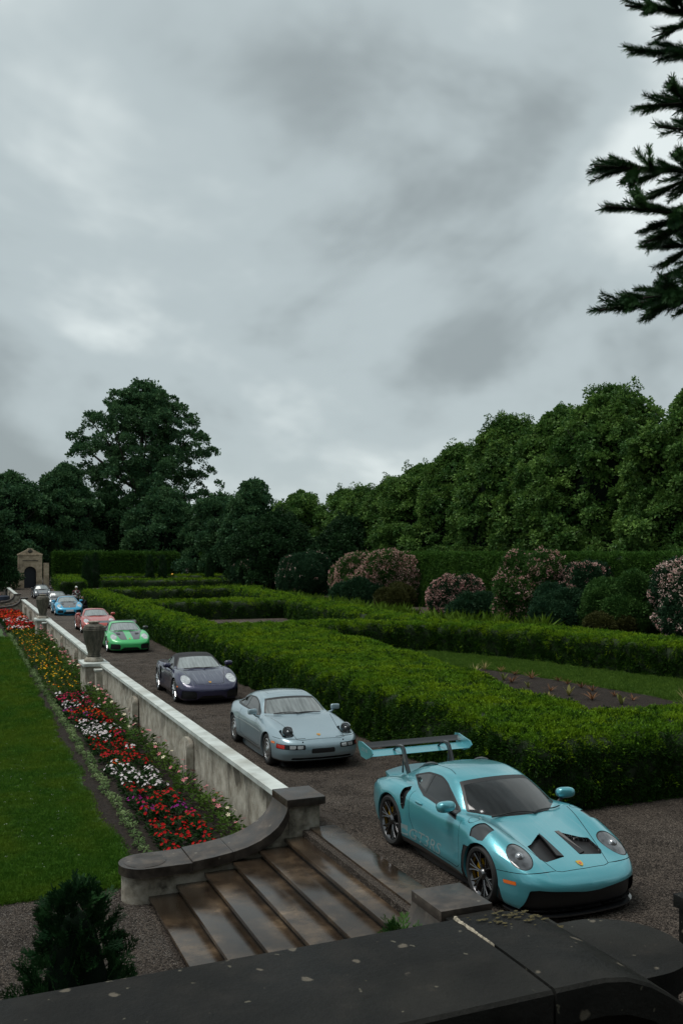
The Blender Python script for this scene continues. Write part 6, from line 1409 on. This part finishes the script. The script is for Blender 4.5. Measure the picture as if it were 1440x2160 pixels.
FC = dict(red=(.44, .004, .008), magenta=(.42, .008, .075), purple=(.26, .012, .20), white=(.78, .70, .72), orange=(.66, .065, .006), coral=(.46, .010, .022), yellow=(.80, .42, .01), gold=(.85, .22, .008), rose=(.62, .22, .24), cream=(.75, .66, .48))
FM = {k: pmat('petal_'+k, v, .7, spec=.08, vary=.25, vscale=25) for k, v in FC.items()}
def flower_mesh(name, n, h, rad, pet, seed, disc=False):
    """a plant's open blossoms: rings of five rounded petals at varied tilt"""
    r = random.Random(seed); V, F = [], []
    for i in range(n):
        a = r.uniform(0, 6.283); q = rad*math.sqrt(r.random()); c = Vector((q*math.cos(a), q*math.sin(a), h*(1-.35*(q/rad)**2)+r.uniform(-.02, .03))); N = Vector((math.cos(a)*q/rad*.9+r.gauss(0, .3), math.sin(a)*q/rad*.9+r.gauss(0, .3), 1)).normalized()
        X = N.orthogonal().normalized(); Y = N.cross(X); p = pet*r.uniform(.8, 1.2); b = len(V); V.append(c); k = 5
        for j in range(k):
            for da, rr in ((-.45, .75), (0, 1.0), (.45, .75)):
                t = 2*math.pi*j/k+da; V.append(c+(X*math.cos(t)+Y*math.sin(t))*p*rr+N*p*.22)
        for j in range(k):
            s = b+1+3*j; F += [(b, s, s+1), (b, s+1, s+2)]
    me = bpy.data.meshes.new(name); me.from_pydata([tuple(x) for x in V], [], F); me.update(); me.materials.append(FM['red']); return me
def leaf_ball(name, m, n, h, rad, ln, wd, seed):
    r = random.Random(seed); V, F = [], []
    for i in range(n):
        a = r.uniform(0, 6.283); q = rad*math.sqrt(r.random())*.8; p = Vector((q*math.cos(a), q*math.sin(a), h*r.uniform(.08, .85)*(1-.4*(q/rad)**2)))
        leaf_quad(V, F, p, Vector((math.cos(a), math.sin(a), r.uniform(-.1, .9))), Vector((r.gauss(0, .4), r.gauss(0, .4), 1)), ln*r.uniform(.7, 1.3), wd*r.uniform(.7, 1.2), .1)
    me = bpy.data.meshes.new(name); me.from_pydata([tuple(x) for x in V], [], F); me.update(); me.materials.append(m); return me
def flowers():
    r = random.Random(11)
    imp_l = [leaf_ball('bedding_leaves', LM['bed'], 80, .19, .15, .080, .038, 40+k) for k in range(3)]; imp_f = [flower_mesh('bedding_blossom', 11, .205, .135, .028, 50+k) for k in range(3)]
    mar_l = [leaf_ball('marigold_leaves', LM['bedl'], 80, .34, .19, .10, .032, 60+k) for k in range(2)]; mar_f = [flower_mesh('marigold_blossom', 4, .36, .18, .030, 66+k) for k in range(2)]
    ed_l = [leaf_ball('edging_leaves', LM['edgepl'], 52, .10, .10, .055, .028, 70+k) for k in range(3)]
    ro_l = [leaf_ball('rose_leaves', LM['bedl'], 90, .50, .24, .10, .05, 80+k) for k in range(3)]; ro_f = [flower_mesh('rose_blossom', 4, .52, .20, .045, 86+k) for k in range(3)]
    def where(u): return 'near the curved side wall' if u < 18.5 else 'opposite the silver coupe' if u < 23.5 else 'opposite the violet roadster' if u < 31 else 'beside the nearer urn' if u < 38 else 'opposite the green car' if u < 46 else 'opposite the coral car' if u < 56 else 'beside the farther urn' if u < 64 else 'at the far end'
    def plant(name, lm, fm, v, u, col, label, group, s=1.0):
        label = label+' '+where(u)
        o = bpy.data.objects.new(name, r.choice(lm)); o.location = (v, u, ZL+.006); o.rotation_euler = (0, 0, r.uniform(0, 6.28)); o.scale = [s*r.uniform(.85, 1.2)]*3; link(o); tag(o, label, 'flower', group)
        if fm:
            b = bpy.data.objects.new('blossoms', r.choice(fm)); link(b, o); b.material_slots[0].link = 'OBJECT'; b.material_slots[0].material = FM[col]
    def drift_col(u, v):
        x = u+(v-3.8)*.9
        for lim, cols in ((17.3, ('red', 'red', 'red', 'red', 'purple')), (18.3, ('magenta', 'purple', 'red')), (19.4, ('coral', 'red', 'red')), (21.6, ('white', 'white', 'white', 'white')), (23.0, ('orange', 'red', 'coral', 'red')), (24.2, ('coral', 'red', 'white', 'red')), (25.4, ('red', 'white', 'red')), (27.6, ('white', 'red', 'white', 'magenta')), (28.8, ('red', 'magenta', 'red')), (30.0, ('orange', 'purple', 'red')), (33.2, ('magenta', 'magenta', 'white', 'coral'))):
            if x < lim: return r.choice(cols)
        return 'magenta'
    LB = dict(red='red flowered bedding plant in the long bed', magenta='magenta flowered bedding plant in the long bed', purple='purple flowered bedding plant in the long bed', white='white flowered bedding plant in the long bed', orange='orange flowered bedding plant in the long bed', coral='coral pink flowered bedding plant in the long bed')
    for row, v0 in enumerate((3.45, 3.80, 4.15)):
        u = 15.0+.2*(row % 2)
        while u < 33.4:
            v = v0+.006*(u-15)+r.gauss(0, .045); c = drift_col(u, v)
            plant('bedding_flower', imp_l, imp_f, v, u+r.gauss(0, .05), c, LB[c], c+' flowers in the long bed', 1.12+.004*(u-15)); u += r.uniform(.36, .52)
    for row, v0 in enumerate((3.45, 3.85, 4.25)):
        u = 33.8
        while u < 61:
            c = r.choice(('yellow', 'yellow', 'yellow', 'gold')); plant('marigold', mar_l, mar_f, v0+.012*(u-30)+r.gauss(0, .08), u, c, c+' flowered marigold in the long bed', c+' marigolds in the long bed', 1.15); u += r.uniform(.6, .95)*(1+.006*(u-33))
    for row in range(4):
        u = 61.5
        while u < 81:
            c = r.choice(('red', 'orange', 'white', 'coral')) if u < 72 else r.choice(('orange', 'red', 'red')); plant('bedding_flower', imp_l, imp_f, 3.75+.38*row+.010*(u-60)+r.gauss(0, .08), u, c, c.replace('coral', 'coral pink')+' flowered plant massed in the long bed', 'far '+c+' flowers in the long bed', 2.2); u += r.uniform(.6, .9)
    u = 14.9
    while u < 64:
        plant('edging_plant', ed_l, None, 3.06+.010*(u-15)+r.gauss(0, .03), u, None, 'pale green edging plant along the lawn side of the bed', 'edging plants of the long bed', 1.0+.012*(u-15)); u += r.uniform(.24, .31)*(1+.02*(u-15))
    u = 15.2
    while u < 60:
        c = r.choice(('rose', 'rose', 'cream')); plant('rose_bush', ro_l, ro_f, 4.62+drift(u)+r.gauss(0, .05), u, c, ('pale pink' if c == 'rose' else 'cream')+' flowering low bush at the wall foot', c+' bushes at the wall foot', 1.0+.008*(u-15)); u += r.uniform(.45, .8)*(1+.008*(u-15))

# ---- conifers near the camera
SRC['thuja'] = None
def frond(seed, m, ln=.16):
    """flat forked scale-leaf spray"""
    r = random.Random(seed); V, F = [], []
    def twig(p, d, l_, w, lev):
        leaf_quad(V, F, p, d, Vector((.2, 1, .3)), l_, w)
        if lev > 0:
            for k in range(3):
                for sg in (-1, 1):
                    q = p+d.normalized()*l_*(.2+.25*k); dd = (d.normalized()+Vector((sg*.75, r.uniform(-.15, .15), .1))); twig(q, dd, l_*.5*(1-.12*k), w*.8, lev-1)
    twig(Vector((0, 0, 0)), Vector((0, .15, 1)), ln, .014, 2); return src_mesh(f'thuja_frond_{seed}', V, F, m)
def conifer(name, label, v, u, z0, h, rad, n, seed, src=None):
    r = np.random.default_rng(seed); root = thing(name, label, 'conifer', (v, u, z0)); MB().tube([(0, 0, -.05), (0, 0, h*.9)], [.06, .01], 6).build('trunk', BASE['bark'], root)
    prof = lambda t: rad*np.clip(1-t, 0, 1)**.45*np.clip(.72+t*1.2, 0, 1)
    m = MB(); m.lathe([(float(prof(t))*.72, h*t*.95+.02) for t in np.linspace(0, 1, 9)], 14); m.build('inner_twigs', BASE['dark'], root)
    t = r.random(n)**.9; a = r.uniform(0, 6.283, n); lump = 1+.18*np.sin(5*a+9*t)+.12*np.sin(11*a-14*t); q = prof(t)*r.uniform(.7, 1.05, n)*lump
    P = np.stack([q*np.cos(a), q*np.sin(a), h*t], 1); N = np.stack([np.cos(a)*.55, np.sin(a)*.55, np.full(n, .85)], 1); N /= np.linalg.norm(N, axis=1)[:, None]
    foliage('fronds', P, N, r.uniform(.7, 1.4, n), src or SRC['thuja'], root, .28)
SRC['thuja'] = [frond(k, LM['thuja']) for k in range(4)]; SRC['thuja2'] = [frond(10+k, LM['shrub']) for k in range(3)]
# ---- spruce whose branch tips hang into the upper right corner
def spruce():
    X0, Y0 = 6.9, 3.6
    root = thing('spruce_tree', 'spruce whose needled branch tips hang in at the upper right', 'tree', (X0, Y0, 0))
    MB().tube([(0, 0, -.1), (0, .02, 4), (.02, 0, 8), (0, 0, 12.5)], [.20, .16, .10, .02], 10).build('trunk', BASE['bark'], root)
    needle = bpy.data.meshes.new('needled_twig'); V, F = [], []; r = random.Random(4)
    def shoot(seed):
        r = random.Random(seed); V, F = [], []
        for i in range(210):
            t = r.random(); p = Vector((0, 0, t*.15)); a = r.uniform(0, 6.283); d = Vector((math.cos(a)*.8, math.sin(a)*.8, .75))
            ln = .031*(1 if t < .85 else 1.1)*r.uniform(.8, 1.2); s = d.cross(Vector((0, 0, 1))).normalized()*.0021; b = len(V); e = p+d.normalized()*ln; V += [p+s, p-s, e-s*.4, e+s*.4]; F.append((b, b+1, b+2, b+3))
        b = len(V); V += [Vector((.003, 0, 0)), Vector((-.0015, .0026, 0)), Vector((-.0015, -.0026, 0)), Vector((0, 0, .155))]; F += [(b, b+1, b+3), (b+1, b+2, b+3), (b+2, b, b+3)]
        return src_mesh(f'spruce_shoot_{seed}', V, F, LM['spruce'])
    S = [shoot(k) for k in range(4)]
    # branches as polylines in the spruce's own frame: each runs from the trunk outwards and forks into shoots
    bark = BASE['bark']
    def branch(tip, sag, forks, seed, dens=1.0):
        r = random.Random(seed); tip = Vector(tip)-Vector((X0, Y0, 0)); base = Vector((0, 0, tip.z+sag)); mid = base.lerp(tip, .55)+Vector((0, 0, .10))
        pts = [base.lerp(mid, k/4) for k in range(4)]+[mid.lerp(tip, k/5) for k in range(6)]; P, N, Sc = [], [], []
        o = MB().tube(pts, [.020-.0017*k for k in range(10)], 6).build('branch', bark, root)
        L_ = (tip-base).length
        def along(p0, p1, step):
            d = (p1-p0); n = max(1, int(d.length/step)); dn = d.normalized()
            for k in range(n+1): P.append(p0+dn*max(0.0, (d.length-.125))*(k/max(1, n))); N.append(dn+Vector((r.gauss(0, .12), r.gauss(0, .12), r.gauss(0, .12)))); Sc.append(r.uniform(.8, 1.05))
        along(pts[4], tip, .045)
        for t, ln, up in list(forks)+[(r.uniform(-.1, .75), r.uniform(.14, .30), r.uniform(-.55, .5)) for _ in range(2 if seed < 94 else 5)]:
            t = .55+.42*t; q = mid.lerp(tip, t); dm = (tip-mid).normalized(); side = dm.cross(Vector((0, 0, 1))).normalized()
            e = q+(dm*.75+Vector((0, 0, up))+side*r.choice((-1, 1))*.45).normalized()*ln; MB().tube([q, q.lerp(e, .5), e], [.010, .007, .003], 5).build('twig', bark, o); along(q+(e-q)*.08, e, .04)
        foliage('needles', np.array([tuple(p) for p in P]), np.array([tuple(x.normalized()) for x in N]), np.array(Sc), S, o, .06)
        return o
    return branch, root
def at(x, y, Y):
    """garden point seen at photo pixel (x, y) at camera depth Y: used once, to set out the spruce tips"""
    X = (x-720)/1950*Y; c, s = math.cos(R(23.05)), math.sin(R(23.05)); return (X*c+Y*s, -X*s+Y*c, 4.26-(y-1168)/1950*Y)
def build_spruce():
    branch, root = spruce(); D = 4.6
    spec = [((1318, 12), .30, [(.25, .34, -.15), (.55, .22, .3), (.8, .12, -.3), (0, .3, .2)], D+.1), ((1322, 105), .32, [(.45, .20, .45), (.2, .30, -.5), (.05, .3, .3)], D), ((1340, 225), .62, [(.62, .14, .5), (.5, .22, -.55), (.2, .3, .2)], D+.1),
            ((1388, 268), .25, [(.3, .2, .2)], D-.2), ((1252, 350), .20, [(.82, .07, .45), (.60, .08, .45), (.35, .10, .4), (.2, .34, -.3), (.05, .36, .1), (.5, .14, -.2)], D-.1), ((1276, 435), .10, [(.75, .16, .25), (.5, .20, .3), (.3, .3, -.35), (.15, .35, -.15), (.0, .3, .3), (.4, .26, -.2)], D-.3),
            ((1350, 520), .18, [(.6, .2, .3), (.3, .3, -.4), (.1, .3, .1)], D+.2), ((1262, 655), .72, [(.80, .07, .4), (.55, .20, .3), (.40, .22, -.3), (.25, .30, .3), (.1, .34, -.3)], D), ((1356, 628), .45, [(.6, .18, .3), (.3, .28, -.2), (.1, .3, .3)], D-.2), ((1405, 470), .2, [(.4, .2, .3), (.2, .3, -.3), (.0, .3, .1)], D+.3), ((1400, 580), .4, [(.4, .25, .3), (.2, .3, .1)], D+.1)]
    r = np.random.default_rng(77); n = 2600; t = r.random(n)**1.3; a = r.uniform(0, 6.283, n); q = 2.25*(1-t*.92)*np.sqrt(r.uniform(.15, 1, n))      # the rest of its crown, right of the picture
    P = np.stack([q*np.cos(a), q*np.sin(a), 3.4+10*t-.22*q], 1); N = np.stack([np.cos(a), np.sin(a), np.full(n, .1)], 1); N /= np.linalg.norm(N, axis=1)[:, None]
    foliage('crown', P, N, r.uniform(.8, 1.3, n), clusters('spruce_spray', LM['spruce'], 4, 44, .26, .20, .03, .9, .5, 91, .5), root, .25)
    for k, ((x, y), sag, forks, Y) in enumerate(spec): branch(at(x, y, Y), sag, forks, 90+k)
    cone = pmat('cone_brown', (.05, .022, .018), .7)
    for (x, y) in ((1334, 382),):
        p = Vector(at(x, y, D-.1))-Vector((6.9, 3.6, 0)); MB().lathe([(0, -.035), (.011, -.025), (.014, 0), (.010, .025), (.003, .045)], 10).build('cone', cone, root, loc=p)

# ================================================================== FAR END: gate, parasol, people
def gate():
    t = thing('stone_gate', 'small arched stone gateway with pediment at the far end of the drive', 'gateway', (9.45, 121.3, 0)); m = MS['gate']; w = 1.42; aw = .72; sp = 1.95; n = 14
    arch = [(-aw, 0), (-aw, sp)]+[(-aw*math.cos(math.pi*k/n), sp+aw*math.sin(math.pi*k/n)) for k in range(1, n)]+[(aw, sp), (aw, 0)]
    outer = [(w, 0), (w, 4.05), (-w, 4.05), (-w, 0)]
    # front face with the arch left open, built as side piers and a lintel of wedges
    MB().box(-w, -aw, -.35, .35, 0, sp).build('pier', m, t, smooth=False); MB().box(aw, w, -.35, .35, 0, sp).build('pier', m, t, smooth=False)
    for k in range(n):
        a0, a1 = math.pi*k/n, math.pi*(k+1)/n; p0 = (-aw*math.cos(a0), sp+aw*math.sin(a0)); p1 = (-aw*math.cos(a1), sp+aw*math.sin(a1)); q0 = (-w+2*w*k/n, 4.05); q1 = (-w+2*w*(k+1)/n, 4.05)
        if k == 0: poly = [p0, p1, q1, q0, (-w, sp)]
        elif k == n-1: poly = [p0, p1, (w, sp), q1, q0]
        else: poly = [p0, p1, q1, q0]
        MB().prism(poly, 'y', -.35, .35).build('voussoir', m, t, smooth=False)
    MB().box(-w-.08, w+.08, -.43, .43, 4.05, 4.22, .02).build('cornice', m, t)
    MB().prism([(-w, 4.22), (w, 4.22), (.35, 4.78), (.2, 4.95), (-.2, 4.95), (-.35, 4.78)], 'y', -.33, .33).build('pediment', m, t, smooth=False)
    MB().prism([(-.9, 3.35), (.9, 3.35), (.9, 3.45), (-.9, 3.45)], 'y', -.40, -.352).build('string_course', MS['urn'], t, smooth=False)
    MB().ell((0, -.36, 4.55), (.30, .06, .26), 12, 8, 1.4).build('carved_crest', MS['urn'], t)
    for s_ in (-1, 1): MB().box(s_*w-.12, s_*w+.12, -.40, .40, 0, .35, .02).build('plinth', m, t)
    MB().box(-aw, aw, .1, .16, 0, sp+aw).build('door', pmat('dark_gate_door', (.008, .012, .02), .6), t, smooth=False)
    o = MB().box(-2.2, -1.55, -.2, .2, 0, 1.9).build('flank_wall', m, t, smooth=False); MB().box(1.6, 2.25, -.2, .2, 0, 3.1).build('flank_wall', m, t, smooth=False)
gate()
def parasol():
    t = thing('parasol', 'closed red garden parasol at the left edge beside the far steps', 'parasol', (4.55, 103.5, ZL)); rd = pmat('red_canvas', (.42, .012, .016), .8)
    MB().tube([(0, 0, 0), (0, 0, 2.58)], .03, 8).build('pole', BASE['bark'], t); V = []; n = 24; Fq = []
    for j, (r_, z) in enumerate(((.46, .45), (.44, .8), (.36, 1.35), (.24, 2.0), (.10, 2.5), (.03, 2.6))):
        for i in range(n): a = 2*math.pi*i/n; q = r_*(1+.18*math.cos(8*a)); V.append((q*math.cos(a), q*math.sin(a), z))
    MB().add(V, [(j*n+i, j*n+(i+1) % n, (j+1)*n+(i+1) % n, (j+1)*n+i) for j in range(5) for i in range(n)]).build('canopy', rd, t, angle=80)
    MB().box(-.3, .3, -.3, .3, 0, .08, .02).build('foot', MS['dark'], t)
    t = thing('garden_table', 'dark blue covered round table below the red parasol', 'table', (4.9, 99.5, ZL)); nv = pmat('navy_cover', (.015, .025, .05), .6)
    MB().lathe([(0, .78), (.9, .78), (.93, .76), (.95, .35)], 24, cap=False).build('cover', nv, t); MB().tube([(0, 0, 0), (0, 0, .76)], .05, 8).build('leg', MS['dark'], t)
parasol()
def skin_body(name, joints, edges, m, root, parent):
    me = bpy.data.meshes.new(name); me.from_pydata([j[0] for j in joints], edges, []); o = link(bpy.data.objects.new(name, me), parent); md = o.modifiers.new('skin', 'SKIN'); md.use_smooth_shade = True
    for k, j in enumerate(joints):
        sv = me.skin_vertices[0].data[k]; sv.radius = j[1] if isinstance(j[1], tuple) else (j[1], j[1]); sv.use_root = (k == root)
    o.modifiers.new('smooth', 'SUBSURF').levels = 1; o.modifiers['smooth'].render_levels = 2; me.materials.append(m); return o
def plaid():
    m, n, l, b = newmat('plaid_shirt'); tc = n.new('ShaderNodeTexCoord'); mp = n.new('ShaderNodeMapping'); l.new(tc.outputs['Object'], mp.inputs[0])
    ck = n.new('ShaderNodeTexChecker'); ck.inputs['Scale'].default_value = 11; ck.inputs['Color1'].default_value = (.55, .52, .50, 1); ck.inputs['Color2'].default_value = (.03, .015, .02, 1); l.new(mp.outputs[0], ck.inputs[0])
    c2 = n.new('ShaderNodeTexChecker'); c2.inputs['Scale'].default_value = 5.5; c2.inputs['Color1'].default_value = (1, 1, 1, 1); c2.inputs['Color2'].default_value = (.35, .12, .14, 1); l.new(mp.outputs[0], c2.inputs[0])
    mx = n.new('ShaderNodeMix'); mx.data_type = 'RGBA'; mx.blend_type = 'MULTIPLY'; mx.inputs[0].default_value = 1; l.new(ck.outputs[0], mx.inputs[6]); l.new(c2.outputs[0], mx.inputs[7]); l.new(mx.outputs[2], b.inputs[0]); b.inputs['Roughness'].default_value = .9; return m
def people():
    skin = pmat('skin', (.36, .20, .13), .6); dark = pmat('dark_trousers', (.012, .014, .02), .9); cap = pmat('white_cap', (.75, .74, .72), .7); hair = pmat('dark_hair', (.02, .014, .01), .7); blk = pmat('black_jacket', (.008, .010, .014), .85); wht = pmat('white_cloth', (.6, .6, .6), .8)
    def head(p, t, z, capm=None):
        o = MB().ell((0, 0, z), (.078, .095, .115), 16, 12).build('head', skin, t); MB().ell((0, -.098, z-.012), (.014, .02, .022), 8, 6).build('nose', skin, o); MB().tube([(-.025, -.088, z-.058), (0, -.094, z-.06), (.025, -.088, z-.058)], .005, 5).build('mouth', hair, o)
        for s_ in (-1, 1): MB().ell((s_*.03, -.085, z+.012), (.011, .008, .008), 8, 6).build('eye', hair, o); MB().ell((s_*.08, 0, z), (.012, .025, .034), 8, 6).build('ear', skin, o)
        MB().ell((0, .018, z+.03), (.084, .092, .098), 14, 10).build('hair', hair, o)
        if capm:
            c = MB().ell((0, 0, z+.055), (.092, .105, .085), 16, 10).build('cap', capm, o); MB().prism([(-.075, -.09), (.075, -.09), (.055, -.18), (-.055, -.18)], 'z', z+.05, z+.06).build('cap_peak', capm, c)
        return o
    def hand(t, p, s_):
        p = Vector(p); b = MB().ell(p, (.022, .038, .048), 10, 8).build('hand', skin, t)
        for k in range(4): MB().tube([p+Vector((0, -.024+.016*k, -.04)), p+Vector((-s_*.006, -.026+.017*k, -.075)), p+Vector((-s_*.02, -.026+.017*k, -.10-.008*(k in (1, 2))))], [.009, .0085, .007], 6).build('finger', skin, b)
        MB().tube([p+Vector((0, -.03, -.0)), p+Vector((-s_*.01, -.056, -.035)), p+Vector((-s_*.014, -.06, -.06))], [.011, .010, .008], 6).build('thumb', skin, b)
    t = thing('person', 'person in white cap and checked shirt standing behind the sky blue car', 'person', (9.0, 72.6, 0), R(-8))
    J = [((0, 0, .98), (.16, .11)), ((0, -.01, 1.2), (.17, .12)), ((0, 0, 1.40), (.19, .12)), ((0, 0, 1.50), (.075, .075)), ((-.19, 0, 1.43), .075), ((-.27, .01, 1.16), .055), ((-.26, -.05, .92), .042), ((.19, 0, 1.43), .075), ((.27, .01, 1.16), .055), ((.26, -.05, .92), .042)]
    skin_body('shirt', J, [(0, 1), (1, 2), (2, 3), (2, 4), (4, 5), (5, 6), (2, 7), (7, 8), (8, 9)], plaid(), 0, t)
    J = [((0, 0, .96), (.155, .11)), ((-.10, 0, .86), .10), ((-.11, -.02, .48), .072), ((-.11, .01, .09), .052), ((-.12, -.12, .045), .04), ((.10, 0, .86), .10), ((.12, -.02, .48), .072), ((.13, .01, .09), .052), ((.14, -.12, .045), .04)]
    skin_body('trousers', J, [(0, 1), (1, 2), (2, 3), (3, 4), (0, 5), (5, 6), (6, 7), (7, 8)], dark, 0, t)
    MB().tube([(0, 0, 1.48), (0, -.01, 1.58)], [.055, .05], 10).build('neck', skin, t); head(None, t, 1.665, cap); hand(t, (-.262, -.06, .87), -1); hand(t, (.262, -.06, .87), 1)
    t = thing('person', 'person in dark clothes crouching between the sky blue car and the hedge', 'person', (9.25, 69.6, 0), R(-60))
    J = [((0, .12, .42), (.16, .13)), ((0, .0, .62), (.17, .13)), ((0, -.12, .82), (.18, .12)), ((0, -.18, .92), (.07, .07)), ((-.19, -.13, .82), .07), ((-.24, -.30, .62), .05), ((-.12, -.46, .66), .042), ((.19, -.13, .82), .07), ((.24, -.30, .62), .05), ((.12, -.46, .66), .042)]
    skin_body('jacket', J, [(0, 1), (1, 2), (2, 3), (2, 4), (4, 5), (5, 6), (2, 7), (7, 8), (8, 9)], blk, 0, t)
    J = [((0, .12, .40), (.15, .12)), ((-.12, .05, .38), .10), ((-.16, -.33, .50), .075), ((-.16, -.20, .09), .055), ((-.16, -.33, .045), .042), ((.12, .05, .38), .10), ((.18, -.33, .42), .075), ((.18, -.05, .09), .055), ((.18, -.18, .045), .042)]
    skin_body('trousers', J, [(0, 1), (1, 2), (2, 3), (3, 4), (0, 5), (5, 6), (6, 7), (7, 8)], dark, 0, t)
    h = head(None, t, 0); h.location = (0, -.22, 1.04); hand(t, (-.11, -.50, .66), -1); hand(t, (.11, -.50, .66), 1)
    c = thing('camera', 'small white topped camera held by the crouching person', 'camera', (9.25, 69.6, 0), R(-60)); MB().box(-.075, .075, -.60, -.53, .62, .72, .01).build('camera_body', wht, c); MB().lathe([(0, 0), (.04, 0), (.042, -.10), (.03, -.105)], 16, 'y', (0, -.60, .665)).build('lens', blk, c)
    # bright bits in the gap of the trees: a parked vehicle glimpsed far off and a round yellow post lamp
    y_ = thing('yellow_ball', 'round yellow ball ornament on top of the distant low hedge', 'ornament', (27.6, 122.4, 1.28)); MB().ell((0, 0, .17), (.20, .20, .19), 14, 10).build('ball', pmat('yellow_paint', (.75, .38, .01), .5), y_); MB().lathe([(.08, -.25), (.06, 0)], 10).build('stalk', BASE['bark'], y_)
def pebbles():
    st = leaf_mat('pebble', (.020, .0165, .014), (.115, .094, .077), None, .7, 0, spec=.12); r = random.Random(6); src = []
    for k in range(6):
        V, F = [], []
        for i in range(46):
            c = Vector((r.uniform(-.19, .19), r.uniform(-.19, .19), r.uniform(-.003, .003))); s_ = r.uniform(.005, .0135); b = len(V); q = r.uniform(0, 6)
            for j in range(5): V.append(c+Vector((math.cos(q+1.2566*j)*s_*r.uniform(.75, 1.3), math.sin(q+1.2566*j)*s_*r.uniform(.75, 1.3), s_*r.uniform(-.05, .3))))
            V.append(c+Vector((0, 0, s_*.75))); F += [(b+j, b+(j+1) % 5, b+5) for j in range(5)]
        src.append(src_mesh(f'pebble_patch_{k}', V, F, st))
    def area(n, v0, v1, u0, u1, z, nm, lb, ok=None):
        v = RNG.uniform(v0, v1, n); u = u0+(u1-u0)*RNG.random(n)**1.5
        if ok is not None: k = ok(v, u); v, u = v[k], u[k]
        o = foliage(nm, np.stack([v, u, np.full(len(v), z)], 1), np.tile([0, 0, 1.], (len(v), 1)), RNG.uniform(.8, 1.35, len(v)), src, None, .01); tag(o, lb, 'gravel', None, 'stuff')
    area(5200, 5.2, 9.6, 7.5, 46, .002, 'drive_gravel', 'loose brown gravel stones covering the drive between wall and hedges', lambda v, u: ~((v < 5.62) & (u < 13.5)))
    area(1500, 8.5, 15, 6.5, 12.7, .002, 'side_gravel', 'loose gravel stones right of the turquoise car before the hedge')
    area(1700, -1.2, 2.62, 6.5, 14.1, ZL+.005, 'path_gravel', 'loose gravel stones on the lower path by the conifer shrub')
def shade_house():  # not in view; added so camera-facing surfaces get less low sky light
    t = thing('shade_house', 'unseen stone facade behind the viewpoint, added to block low sky light', 'shade_house', (0, -11, 0)); m = ramp_mat('shade_house_stone', [(.3, (.10, .09, .075)), (.5, (.17, .155, .13)), (.7, (.24, .22, .19))], 1.5, 7, (.7, .9), .4, 20, .01); fr = pmat('window_frame', (.55, .54, .50), .6); rf = pmat('slate_roof', (.035, .038, .042), .7, vary=.3, vscale=3)
    MB().box(-24, 26, -9, 0, ZL, 11.5).build('wall', m, t, smooth=False); MB().box(-24.3, 26.3, -9.3, .3, 11.5, 11.9, .03).build('cornice', m, t)
    MB().prism([(-9.3, 11.9), (.3, 11.9), (-3.2, 15.6), (-5.8, 15.6)], 'x', -24.3, 26.3).build('roof', rf, t, smooth=False)
    for z in (2.7, 7.2):
        for k in range(12):
            x = -21.5+4.1*k; o = MB().box(x-.85, x+.85, 0, .09, z, z+2.7).build('window', fr, t, smooth=False); MB().box(x-.9, x+.9, .0, .16, z-.12, z).build('sill', m, o, smooth=False)
            for i in (-1, 0, 1):
                for j in range(3): MB().box(x+i*.52-.22, x+i*.52+.22, .091, .10, z+.12+.84*j, z+.88+.84*j).build('pane', MC['gdark'], o, smooth=False)
shade_house()
people()
pebbles()
lawn_grass(); inner_grass(); bed_plants(); flowers()
build_hedges(); columns(); build_trees(); build_shrubs()
conifer('thuja_shrub', 'dark feathery conifer shrub standing on the path at the lower left', 1.08, 8.75, ZL, 1.92, .60, 1000, 5)
conifer('small_conifer', 'small bright green conifer peeping over the parapet by the steps', 4.02, 8.0, ZL, 1.38, .36, 420, 6, SRC['thuja2'])
build_spruce()
build_all_cars()
